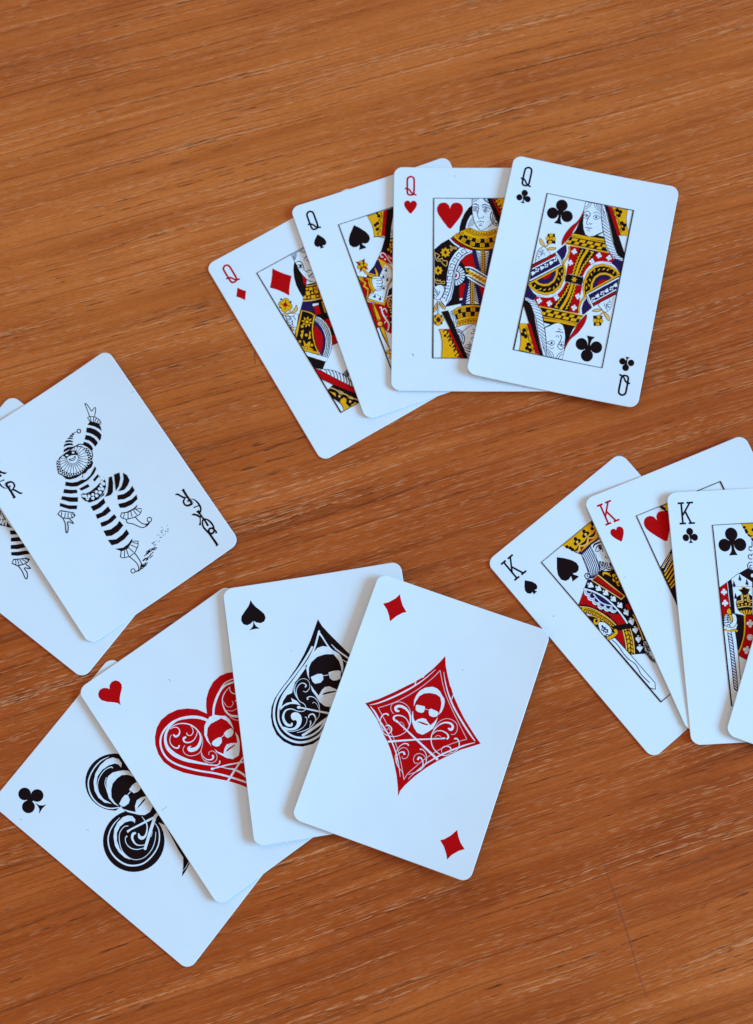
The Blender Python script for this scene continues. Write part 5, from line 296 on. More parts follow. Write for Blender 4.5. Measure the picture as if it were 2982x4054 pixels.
'QD.court_figure':'Fk01,0,-733,1309,-34,1083,-214,113,-635,-459,-1646,144,-969,1048;Fn01,0,-737,1301,-409,1116,-601,639,-759,881,-964,1056;Lk01,12,-737,1301,-409,1116,-601,639,-759,881,-964,1056;Fw01,0,-454,1037,-245,955,-285,884,-492,954;Fr01,0,-481,927,-290,859,-383,540,-557,613;Ly00,40,-82,948,-125,918,-101,871,-144,841,-120,795,-163,764,-139,718,-182,687,-159,641,-201,611,-178,565,-221,534,-197,488;Fk01,0,-404,248,-177,308,-388,-800,-711,-893,-568,-610,-403,-155;Fr01,0,-428,268,-216,224,-280,-115,-415,-148;Fr01,0,-443,-419,-343,-453,-404,-760,-623,-741;Fw01,0,-639,-762,-402,-791,-416,-865,-702,-878;Fw01,0,-587,553,-471,401,-395,129,-389,-163,-469,-444,-613,-706,-788,-929,-1016,-1109,-1134,-947,-1178,-839,-1147,-347,-914,130,-676,482;Lk01,18,-587,553,-471,401,-395,129,-389,-163,-469,-444,-613,-706,-788,-929,-1016,-1109,-1134,-947,-1178,-839,-1147,-347,-914,130,-676,482;Lk10,31,-616,519,-515,324,-468,69,-481,-190,-562,-450,-702,-694,-868,-901,-1030,-1049;Lk10,31,-650,477,-566,303,-526,52,-542,-195,-614,-439,-745,-668,-919,-871,-1067,-997;Lk10,31,-687,427,-621,274,-588,27,-602,-200,-664,-410,-798,-637,-969,-841,-1104,-944;Fn01,0,-708,408,-654,283,-626,61,-645,-175,-700,-388,-835,-615,-971,-779,-1144,-930,-1194,-850,-1164,-378,-914,130;Fr01,0,-801,268,-750,114,-728,-84,-764,-288,-886,-502,-1039,-697,-1185,-835,-1153,-527,-1074,-186,-948,88;Lk01,15,-801,268,-750,114,-728,-84,-764,-288,-886,-502,-1039,-697,-1185,-835,-1153,-527,-1074,-186,-948,88;Fy01,0,-964,1056,-844,974,-689,797,-564,585,-752,392,-897,206,-1135,-161,-1675,161,-1649,277;Lk01,18,-964,1056,-844,974,-689,797,-564,585,-752,392,-897,206,-1135,-161,-1675,161,-1649,277;Fy01,0,-1537,419,-932,1048,-601,561,-774,376,-936,142,-1071,-146,-1153,-425,-1222,-833,-1627,-418,-1644,196;Lk01,18,-1537,419,-932,1048,-601,561,-774,376,-936,142,-1071,-146,-1153,-425,-1222,-833,-1627,-418,-1644,196;Fk01,0,-1567,231,-930,985,-714,753,-666,600,-825,406,-979,168,-1114,-121,-1196,-400,-1242,-699,-1614,-293,-1630,187;Fy01,0,-830,377,-900,400,-952,443,-953,372,-980,299,-1012,367,-1018,438,-1067,386,-1134,353,-1110,426,-1067,483,-1135,481,-1203,507,-1137,543,-1069,552,-1117,601,-1147,671,-1077,648,-1024,604,-1024,676,-997,749,-965,681,-959,610,-910,662,-842,696,-866,622,-910,565,-842,567,-773,541,-840,505,-908,496,-860,447;Fk01,0,-905,474,-935,440,-976,423,-1019,426,-1056,448,-1080,485,-1085,530,-1072,574,-1042,608,-1001,625,-958,622,-920,600,-897,563,-891,518;Fy01,0,-937,493,-965,466,-1002,462,-1034,481,-1049,516,-1040,555,-1012,582,-974,586,-942,567,-928,532;Fy01,0,-1185,431,-1210,407,-1243,403,-1272,420,-1285,452,-1277,486,-1252,510,-1219,514,-1190,497,-1178,465;Fy01,0,-1221,56,-1246,32,-1279,28,-1308,45,-1320,77,-1313,111,-1288,134,-1255,138,-1226,122,-1213,90;Fy01,0,-1556,-45,-1581,-69,-1614,-73,-1643,-56,-1656,-25,-1648,9,-1623,33,-1590,37,-1562,20,-1549,-11;Fy01,0,-1242,-393,-1267,-416,-1300,-420,-1328,-403,-1341,-372,-1333,-338,-1308,-314,-1275,-310,-1247,-327,-1234,-359;Fy01,0,-1246,307,-1364,326,-1374,240,-1474,176,-1469,132,-1478,15;Fy01,0,-1077,165,-1066,66,-1141,18,-1173,-116,-1285,-101;Fy11,0,-1460,-37,-1447,-168,-1445,-231,-1330,-197,-1265,-235,-1389,-386,-1323,-538,-1357,-548,-1478,-425,-1654,-228,-1633,-190,-1544,-253;Fk01,0,-1453,-379,-1484,-409,-1525,-414,-1560,-393,-1576,-353,-1567,-311,-1536,-282,-1495,-276,-1459,-298,-1443,-337;Fo01,0,-1475,-372,-1495,-391,-1522,-394,-1545,-381,-1556,-355,-1550,-328,-1529,-308,-1502,-305,-1479,-319,-1469,-344;Fy01,0,-1631,-273,-1225,-821,-1632,-425;Fw01,0,-1642,-409,-997,-1110,-1170,-1194,-1640,-649;Lk01,15,-1642,-409,-997,-1110,-1170,-1194,-1640,-649;Fk01,0,-1640,-649,-1170,-1194,-1400,-1397,-1635,-1206;Fk01,0,-206,2863,-300,2757,-419,2571,-538,2300,-616,2005,-638,1720,-640,1456,-498,1445,-258,1834,-225,2241,-199,2568;Fr01,0,-221,2249,-161,1989,-351,1793,-340,1968;Lk01,12,-221,2249,-161,1989,-351,1793,-340,1968;Fw01,0,-191,3144,-202,2860,-203,2700,-229,2479,-216,2257,-156,1997,-36,1808,103,1704,352,1725,548,2208,684,3075,362,3138;Lk01,18,-191,3144,-202,2860,-203,2700,-229,2479,-216,2257,-156,1997,-36,1808,103,1704,352,1725,548,2208,684,3075,362,3138;Ln10,22,-149,3119,-171,3003;Ln10,22,-76,3119,-180,2987;Ln10,22,-23,3126,-181,2933;Ln10,22,10,3121,-49,3016,-184,2892;Ln10,22,158,3130,220,3028,334,2949;Ln10,22,221,3135,273,3051,344,3002;Bk1,0,-185,2785,13,-96,2803,32,-7,2733,39,7,2617,32,-19,2483,23,-46,2348,19;Lk10,31,-46,2348,-21,2269,33,2226;Bk1,0,-205,2679,13,-110,2655,35,-33,2598,29,1,2535,13;Lk10,23,-188,2605,-153,2509,-53,2492,-7,2539;Fk01,0,-60,2550,-85,2527,-117,2523,-144,2539,-157,2570,-149,2603,-125,2626,-93,2630,-65,2614,-53,2583;Bk1,0,157,2742,13,216,2793,32,310,2802,32;Bk1,0,182,2663,16,252,2664,32,257,2532,32;Lk10,23,-58,2431,-117,2380;Bk1,0,26,2284,16,70,2290,35,132,2242,23,172,2261,19;Bk1,0,-49,2115,26,-14,2072,35,103,2088,42,160,2118,23;Lk00,31,-53,2021,-7,2068;Lk10,31,18,1989,98,1973;Fk01,0,-215,1893,112,1720,-19,1074,-742,1294,-587,1498,-357,1765;Fw01,0,-167,1960,-125,1861,73,1721,-270,1830;Ln00,18,-180,1937,-65,1825;Lo10,40,-318,1780,-119,1697,71,1648;Lo10,55,-722,1328,-397,1172,-47,1059;Fy01,0,-271,1671,-131,1641,-177,1508,-303,1563;Fy01,0,17,1605,73,1583,20,1455,-32,1485;Fy01,0,-439,1601,-305,1542,-355,1392,-500,1442;Fy01,0,-140,1486,-11,1452,-47,1303,-182,1342;Fy01,0,-584,1486,-513,1454,-543,1324,-657,1374;Fy01,0,-351,1357,-193,1305,-239,1173,-392,1233;Fy01,0,-34,1274,9,1227,-39,1108,-88,1126;Fy01,0,-304,1638,-327,1616,-357,1612,-382,1628,-394,1656,-387,1687,-364,1708,-334,1712,-309,1697,-297,1668;Fy01,0,-31,1528,-54,1506,-84,1502,-109,1518,-121,1546,-114,1577,-91,1598,-61,1602,-36,1587,-24,1559;Fy01,0,-207,1403,-230,1381,-259,1378,-285,1393,-296,1421,-289,1452,-267,1474,-237,1477,-211,1462,-200,1434;Fy01,0,-409,1303,-432,1282,-462,1278,-487,1293,-499,1321,-492,1352,-469,1374,-439,1377,-414,1362,-402,1334;Fy01,0,-104,1193,-126,1171,-156,1167,-182,1183,-193,1211,-186,1242,-163,1263,-133,1267,-108,1252,-97,1223;Fw01,0,1502,1357,1396,1389,1244,1490,1046,1679,889,1905,753,2167,706,2317,759,2607,881,2454,1115,2032,1358,1624;Lk01,19,1502,1357,1396,1389,1244,1490,1046,1679,889,1905,753,2167,706,2317,759,2607,881,2454,1115,2032,1358,1624;Lk10,31,1348,1439,1317,1519,1350,1609;Lk10,31,1248,1498,1225,1624,1265,1761;Lk10,31,1143,1581,1132,1730,1186,1889;Lk10,31,1050,1687,1052,1848,1118,2021;Lk10,31,967,1807,976,1965,1048,2133;Lk10,31,876,1932,899,2081,986,2240;Lk10,31,822,2055,843,2190,927,2336;Lk10,31,776,2174,790,2298,868,2432;Lk10,31,745,2253,754,2384,827,2527;Lk10,31,729,2323,730,2449,794,2586;Fw01,0,869,1937,654,1862,670,2055,753,2167;Lk01,15,869,1937,654,1862,670,2055,753,2167;Lk00,31,846,1930,759,2144;Lk00,31,803,1913,734,2118;Lk00,31,759,1896,710,2092;Lk00,31,716,1879,685,2066;Lk00,31,673,1861,661,2040;Fr01,0,1643,1202,1506,1364,1358,1624,1115,2032,759,2607,823,2850,1366,2104,1638,1680;Lk01,18,1643,1202,1506,1364,1358,1624,1115,2032,759,2607,823,2850,1366,2104,1638,1680;Fk01,0,1370,2112,827,2858,899,3246,1480,2900,1705,2365,1632,2187;Fy01,0,1630,2199,1560,2311,1484,2376,1375,2451,1260,2650,1227,2790,1096,2828,1015,3017,959,3200,1521,3185,1475,3023,1485,2777,1533,2528;Lk01,18,1630,2199,1560,2311,1484,2376,1375,2451,1260,2650,1227,2790,1096,2828,1015,3017,959,3200,1521,3185,1475,3023,1485,2777,1533,2528;Fk01,0,1546,2219,1432,2286,1359,2491,1337,2584,1235,2705,1193,2831,1060,2930,947,3197,1015,3017,1156,2933,1255,2774,1325,2631,1405,2504,1492,2391;Lo10,35,1516,2166,1419,2264,1344,2399,1311,2540,1178,2639,1107,2781,1065,2907,946,2998,873,3101;Fo01,0,1297,2367,1259,2450,1173,2582,1281,2521;Fo01,0,1052,2784,1017,2855,948,2967,1050,2896;Fk01,0,1358,2552,1392,2583,1437,2589,1475,2566,1493,2523,1483,2477,1449,2446,1404,2440,1365,2463,1348,2506;Fk01,0,1270,2714,1305,2746,1349,2751,1388,2728,1405,2686,1395,2640,1361,2608,1316,2603,1278,2626,1260,2669;Fk01,0,1403,2746,1437,2777,1482,2782,1520,2759,1538,2717,1527,2671,1493,2640,1448,2635,1410,2658,1392,2700;Fk01,0,1425,2652,1459,2684,1504,2689,1543,2666,1560,2624,1550,2578,1516,2546,1471,2541,1432,2564,1415,2606;Fk01,0,1320,2655,1359,2690,1410,2697,1453,2670,1473,2622,1462,2570,1423,2534,1372,2528,1328,2554,1308,2603;Fo01,0,1353,2635,1373,2655,1401,2658,1425,2644,1435,2618,1429,2590,1408,2570,1381,2567,1357,2581,1346,2607;Fk01,0,1122,2929,1156,2960,1201,2966,1239,2943,1257,2900,1247,2855,1212,2823,1168,2818,1129,2841,1112,2883;Fk01,0,1035,3091,1069,3123,1114,3128,1152,3105,1170,3063,1159,3017,1125,2985,1080,2980,1042,3003,1024,3046;Fk01,0,1167,3122,1201,3154,1246,3159,1284,3136,1302,3094,1291,3048,1257,3017,1212,3012,1174,3034,1157,3077;Fk01,0,1189,3029,1223,3061,1268,3066,1307,3043,1324,3000,1314,2955,1280,2923,1235,2918,1196,2941,1179,2984;Fk01,0,1084,3032,1123,3067,1174,3073,1218,3047,1237,2999,1226,2947,1187,2912,1136,2906,1092,2932,1072,2980;Fo01,0,1117,3012,1138,3032,1165,3035,1189,3021,1199,2995,1193,2967,1172,2947,1145,2944,1121,2958,1110,2984;Fk01,0,-1334,1774,-1382,1751,-1417,1791,-1390,1840,-1338,1829;Fk01,0,-1086,1499,-1134,1476,-1169,1516,-1141,1564,-1090,1554;Fk01,0,-1531,1511,-1579,1487,-1614,1528,-1586,1576,-1535,1566;Fk01,0,-1149,1558,-1193,1509,-1252,1483,-1314,1487,-1368,1519,-1402,1573,-1410,1638,-1390,1702,-1347,1751,-1288,1777,-1225,1773,-1171,1741,-1137,1687,-1129,1621;Fk01,0,-1327,1537,-1371,1488,-1430,1463,-1492,1467,-1546,1499,-1580,1553,-1588,1618,-1569,1681,-1525,1731,-1466,1756,-1404,1752,-1350,1720,-1316,1666,-1308,1601;Fk01,0,-1147,1334,-1191,1285,-1250,1260,-1312,1264,-1366,1296,-1400,1350,-1408,1415,-1388,1478,-1345,1528,-1286,1553,-1223,1549,-1169,1517,-1135,1463,-1127,1398;Fk01,0,-1328,1326,-1372,1277,-1431,1252,-1493,1256,-1547,1288,-1581,1342,-1589,1407,-1569,1470,-1526,1519,-1467,1545,-1405,1541,-1351,1509,-1317,1455,-1309,1390;Fy01,0,-1164,1567,-1202,1523,-1254,1501,-1309,1504,-1356,1533,-1386,1580,-1393,1637,-1376,1693,-1337,1736,-1285,1759,-1231,1755,-1183,1727,-1153,1680,-1146,1622;Fy01,0,-1342,1546,-1380,1503,-1432,1481,-1487,1484,-1534,1512,-1564,1559,-1571,1617,-1554,1672,-1516,1716,-1464,1738,-1409,1735,-1362,1707,-1332,1659,-1325,1602;Fy01,0,-1162,1343,-1200,1300,-1252,1278,-1307,1281,-1354,1309,-1384,1357,-1391,1414,-1373,1470,-1335,1513,-1283,1535,-1229,1532,-1181,1504,-1151,1456,-1144,1399;Fy01,0,-1343,1335,-1381,1292,-1433,1270,-1488,1273,-1535,1301,-1565,1349,-1572,1406,-1555,1461,-1516,1505,-1465,1527,-1410,1523,-1363,1495,-1333,1448,-1326,1391;Lk00,23,-1229,1701,-1307,1588;Lk00,23,-1489,1659,-1394,1566;Lk00,23,-1301,1469,-1219,1371;Lk00,23,-1459,1362,-1396,1451;Fk01,0,-1285,1487,-1322,1452,-1371,1445,-1413,1470,-1432,1517,-1420,1567,-1384,1603,-1335,1609,-1293,1584,-1274,1537;Fr01,0,-1303,1497,-1330,1471,-1366,1467,-1397,1485,-1411,1520,-1403,1557,-1376,1583,-1340,1588,-1309,1569,-1295,1535;Bk0,0,-1320,1279,71,-1325,1113,71;Bo0,0,-1320,1279,45,-1325,1113,45;Fo11,0,-1010,1306,-1017,1183,-1088,1098,-1235,1081,-1289,1124,-1164,1207,-1061,1251;Lk11,18,-1010,1306,-1017,1183,-1088,1098,-1235,1081,-1289,1124,-1164,1207,-1061,1251;Fo11,0,-1639,1269,-1504,1231,-1372,1152,-1514,1142,-1622,1195;Lk11,18,-1639,1269,-1504,1231,-1372,1152,-1514,1142,-1622,1195;Fw01,0,-1561,1128,-1405,1161,-1244,1065,-1100,937,-1431,525,-1575,652,-1609,904;Lk01,18,-1561,1128,-1405,1161,-1244,1065,-1100,937,-1431,525,-1575,652,-1609,904;Ln10,25,-1461,1131,-1453,1042,-1317,971,-1256,1009;Ln10,25,-1309,967,-1319,794;Ln10,25,-1565,1088,-1468,1051,-1444,953,-1571,1007;Ln10,25,-1612,968,-1486,914,-1415,935;Ln10,25,-1618,888,-1486,809,-1421,855;Ln10,25,-1651,760,-1563,708,-1458,772,-1436,863;Ln10,25,-1627,663,-1466,566;Ln10,25,-1483,745,-1507,633;Bk0,0,-1569,628,97,-1605,460,97;Bo0,0,-1566,615,64,-1585,512,64;Fw01,0,-1577,433,-1594,417,-1618,414,-1637,425,-1646,448,-1641,472,-1624,488,-1600,491,-1581,479,-1572,457;Lk01,12,-1577,433,-1594,417,-1618,414,-1637,425,-1646,448,-1641,472,-1624,488,-1600,491,-1581,479,-1572,457',
'QD.dust_speck':'Bg0,0,-3136,3123,12,-3086,3058,11;Bg0,0,-295,-581,9,-229,-654,11,-180,-719,9',
'KC.index_letter':'L*00,68,-2813,4034,-2588,4038;L*00,68,-2496,4040,-2259,4039;L*00,68,-2816,3296,-2587,3295;L*00,68,-2493,3294,-2263,3294;L*00,68,-2687,4039,-2696,3296;L*00,62,-2380,4034,-2677,3590;L*00,68,-2576,3730,-2401,3296',
'KC.court_figure':'Fk01,0,-890,1411,-560,1575,-305,1501,-282,656,-597,1033;Fw01,0,-382,1300,-396,1261,-426,1239,-459,1240,-483,1266,-489,1305,-474,1343,-445,1366,-412,1364,-388,1339;Fy01,0,-628,3178,-221,3175,64,3160,12,2702,-322,2622,-453,2800;Lk01,18,-628,3178,-221,3175,64,3160,12,2702,-322,2622,-453,2800;Fk01,0,-474,3034,-488,3002,-518,2983,-552,2985,-577,3007,-584,3040,-570,3073,-540,3092,-506,3090,-481,3068;Fk01,0,-426,2921,-440,2889,-470,2870,-504,2872,-530,2894,-536,2927,-522,2960,-492,2979,-458,2977,-433,2955;Fk01,0,-409,2859,-423,2827,-453,2808,-487,2810,-512,2831,-519,2865,-505,2897,-475,2916,-441,2915,-416,2893;Fk01,0,-167,2932,-182,2897,-215,2877,-252,2879,-279,2902,-287,2939,-271,2974,-239,2995,-202,2993,-174,2969;Bk1,0,-426,2774,71,-349,2709,59,-262,2729,24;Bo1,0,-354,2660,36,-256,2673,36;Fn01,0,-336,2610,-54,2657,-70,2511,-309,2523;Fw01,0,-309,2523,-67,2535,-186,1495,-449,1497,-563,1660,-490,1777,-406,1882,-489,1996,-458,2055,-360,2074,-438,2237,-442,2310,-331,2329;Ln10,31,-311,2511,-329,2353,-365,2300,-391,2338,-436,2310,-445,2225,-396,2186,-335,2195;Ln10,31,-347,2086,-392,2003,-423,2047,-485,2032,-505,1960,-464,1897,-366,1892;Ln10,31,-381,1766,-478,1771,-553,1696,-559,1587,-507,1512,-410,1507;Ln10,31,-392,1663,-453,1672,-494,1632,-477,1571,-403,1567;Fw01,0,-1192,1221,-896,1411,-459,1074,-497,732,-1164,767;Lk01,18,-1192,1221,-896,1411,-459,1074,-497,732,-1164,767;Fw01,0,-1179,948,-477,912,-592,-110,-875,-95,-1191,13;Lk01,12,-1179,948,-477,912,-592,-110,-875,-95,-1191,13;Fn01,0,-882,1374,-825,1160,-858,1156,-877,1096,-894,1151,-947,1160;Fn01,0,-1108,1169,-1051,955,-1084,951,-1102,891,-1120,946,-1173,955;Fn01,0,-650,1205,-593,991,-626,987,-645,928,-662,983,-715,991;Fn01,0,-1102,733,-1056,574,-1082,502,-1162,524;Fk01,0,-1346,1121,-1192,1221,-1175,768,-1341,777;Fk01,0,-1361,958,-1189,949,-1184,-6,-1356,3;Lw00,31,-1347,957,-1339,240;Lw00,31,-1346,1115,-1341,777;Fr01,0,-1654,920,-1353,1109,-1353,777,-1661,793;Lk01,12,-1654,920,-1353,1109,-1353,777,-1661,793;Fr01,0,-1659,909,-1370,958,-1346,259,-1504,-26,-1596,-203,-1628,-493,-1668,-527;Lk01,15,-1659,909,-1370,958,-1346,259,-1504,-26,-1596,-203,-1628,-493,-1668,-527;Fw01,0,-1440,839,-1459,803,-1496,790,-1530,807,-1541,844,-1522,879,-1485,892,-1451,875;Fw01,0,-1505,763,-1523,728,-1560,715,-1594,732,-1605,769,-1587,804,-1550,817,-1515,800;Fw01,0,-1384,764,-1403,728,-1440,715,-1474,732,-1485,769,-1466,804,-1429,817,-1395,800;Fw01,0,-1508,781,-1479,781,-1464,666,-1536,666;Fw01,0,-1443,443,-1461,408,-1498,395,-1532,412,-1543,449,-1525,484,-1488,497,-1454,480;Fw01,0,-1507,369,-1526,334,-1563,321,-1597,337,-1608,374,-1589,409,-1552,422,-1518,405;Fw01,0,-1387,369,-1405,334,-1443,321,-1476,337,-1487,374,-1469,409,-1432,422,-1398,405;Fw01,0,-1511,386,-1482,386,-1467,271,-1539,271;Fk01,0,-990,837,-879,850,-854,913,-778,937,-692,886,-561,833,-651,681,-516,564,-592,-110,-784,-100,-991,2,-1102,154,-1123,375,-1056,574,-860,692;Lo00,31,-981,837,-871,840,-837,903,-770,927,-694,868,-580,825;Lo00,34,-901,658,-898,437,-1092,410;Lo00,34,-855,655,-867,380,-1107,356;Lo00,34,-701,647,-693,390,-541,345;Lo00,34,-654,654,-642,433,-533,418;Fy01,0,-740,585,-750,564,-769,551,-792,553,-809,567,-813,589,-804,610,-784,622,-762,621,-745,607;Fy01,0,-738,447,-747,426,-767,414,-789,415,-806,429,-810,451,-801,472,-781,484,-759,483,-742,469;Fy01,0,-1002,268,-1011,247,-1031,235,-1053,236,-1070,250,-1075,272,-1065,293,-1046,305,-1023,304,-1007,290;Fy01,0,-872,289,-881,268,-901,256,-923,257,-940,271,-945,293,-935,314,-916,326,-893,325,-877,311;Fy01,0,-735,309,-744,288,-764,276,-786,277,-803,291,-807,313,-798,334,-778,346,-756,345,-739,331;Fy01,0,-604,290,-613,268,-633,256,-655,257,-672,272,-676,293,-667,314,-647,327,-625,325,-608,311;Lo10,36,-1090,181,-895,217,-711,226,-558,190;By0,0,-992,76,62,-904,-30,40;By0,0,-882,88,62,-833,-52,40;By0,0,-771,101,62,-777,-64,40;By0,0,-654,85,62,-717,-67,40;By0,0,-574,72,62,-661,-61,40;Fk01,0,-1211,-4,-857,-96,-907,-712,-1037,-1067,-1226,-1382,-1236,-1057,-1242,-622,-1146,-409;Lk10,55,-866,-96,-886,-441,-964,-818,-1103,-1172,-1231,-1373;Ly10,42,-866,-96,-891,-440,-964,-818,-1103,-1172,-1231,-1373;Fr01,0,-819,-116,-588,-74,-394,-193,-677,-1086,-957,-1648,-1235,-1463,-1071,-1210,-917,-802,-844,-443;Lk01,18,-819,-116,-588,-74,-394,-193,-677,-1086,-957,-1648,-1235,-1463,-1071,-1210,-917,-802,-844,-443;Fw01,0,-647,-471,-669,-513,-714,-529,-755,-509,-768,-465,-745,-423,-700,-407,-660,-428;Fw01,0,-564,-385,-587,-428,-632,-443,-673,-423,-686,-379,-663,-337,-618,-321,-577,-342;Fw01,0,-709,-378,-731,-420,-776,-436,-817,-415,-830,-372,-808,-329,-763,-314,-722,-334;Fw01,0,-682,-397,-717,-395,-727,-256,-640,-261;Fw01,0,-878,-1383,-901,-1426,-947,-1441,-989,-1421,-1002,-1377,-979,-1334,-933,-1318,-892,-1339;Fw01,0,-781,-1311,-804,-1353,-850,-1369,-892,-1349,-905,-1304,-882,-1262,-836,-1246,-794,-1266;Fw01,0,-924,-1278,-947,-1320,-993,-1336,-1034,-1316,-1048,-1271,-1025,-1228,-979,-1213,-937,-1233;Fw01,0,-902,-1312,-937,-1304,-922,-1162,-837,-1182;Fw01,0,-644,-871,-660,-917,-694,-953,-740,-972,-788,-969,-829,-946,-855,-907,-860,-860,-844,-813,-810,-777,-764,-759,-716,-761,-675,-784,-649,-823;Fr01,0,-669,-870,-681,-905,-708,-933,-743,-947,-780,-945,-811,-927,-831,-897,-835,-861,-823,-825,-796,-798,-761,-783,-724,-785,-693,-803,-673,-833;Fw01,0,-676,-869,-687,-902,-711,-927,-743,-940,-777,-938,-806,-922,-824,-894,-828,-861,-817,-829,-793,-804,-761,-791,-727,-792,-698,-809,-680,-836;Fw11,0,-1551,-32,-1432,-29,-1285,-19,-1179,-52,-1144,-227,-1200,-406,-1337,-490,-1461,-465,-1598,-385,-1600,-239;Lk11,20,-1551,-32,-1432,-29,-1285,-19,-1179,-52,-1144,-227,-1200,-406,-1337,-490,-1461,-465,-1598,-385,-1600,-239;Ln10,31,-1555,-78,-1418,-67;Ln10,31,-1581,-149,-1444,-138,-1374,-169;Ln10,31,-1598,-221,-1452,-211,-1382,-242;Ln10,31,-1590,-313,-1461,-301,-1389,-305;Ln10,31,-1436,-66,-1470,-210,-1445,-320;Ln10,31,-1527,-407,-1433,-376,-1407,-468;Ln10,31,-1278,-202,-1315,-291,-1395,-359;Fy01,0,-1423,-30,-1305,-36,-1278,-202,-1368,-361,-1375,-178;Lk01,18,-1423,-30,-1305,-36,-1278,-202,-1368,-361,-1375,-178;Fy01,0,-1290,73,-1304,24,-1335,-13,-1375,-33,-1417,-31,-1452,-7,-1474,33,-1478,83,-1463,131,-1433,169,-1393,189,-1351,187,-1316,163,-1294,122;Lk01,18,-1290,73,-1304,24,-1335,-13,-1375,-33,-1417,-31,-1452,-7,-1474,33,-1478,83,-1463,131,-1433,169,-1393,189,-1351,187,-1316,163,-1294,122;Bk1,0,-1338,167,29,-1300,92,40,-1328,2,18;Bk1,0,-1595,-531,109,-1532,-616,80,-1366,-597,80,-1237,-577,80,-1172,-644,87;By1,0,-1585,-522,73,-1531,-610,51,-1366,-594,51,-1237,-577,51,-1181,-643,62;Fw01,0,-1644,-565,-1525,-634,-1279,-629,-1252,-875,-1227,-1472,-1239,-2314,-1442,-3095,-1665,-3084;Ln00,25,-1242,-622,-1227,-1472,-1248,-2313;Ln00,31,-1518,-653,-1512,-934,-1496,-1620,-1498,-2621,-1390,-2706;Ln00,31,-1397,-632,-1372,-977,-1371,-1626,-1358,-2165,-1384,-2653;Ln00,31,-1510,-662,-1398,-750;Ln00,31,-1511,-765,-1392,-852;Ln00,31,-1511,-867,-1387,-955;Ln00,31,-1511,-969,-1382,-1057;Ln00,31,-1509,-1070,-1380,-1160;Ln00,31,-1507,-1172,-1379,-1263;Ln00,31,-1504,-1273,-1378,-1365;Ln00,31,-1502,-1375,-1377,-1467;Ln00,31,-1500,-1476,-1375,-1570;Ln00,31,-1497,-1577,-1374,-1672;Ln00,31,-1496,-1678,-1374,-1774;Ln00,31,-1497,-1780,-1376,-1876;Ln00,31,-1497,-1881,-1377,-1978;Ln00,31,-1497,-1982,-1379,-2080;Ln00,31,-1498,-2082,-1380,-2181;Ln00,31,-1498,-2183,-1382,-2283;Ln00,31,-1498,-2284,-1384,-2385;Ln00,31,-1498,-2384,-1385,-2486;Ln00,31,-1499,-2485,-1387,-2587;Ln00,31,-1499,-2585,-1388,-2689',
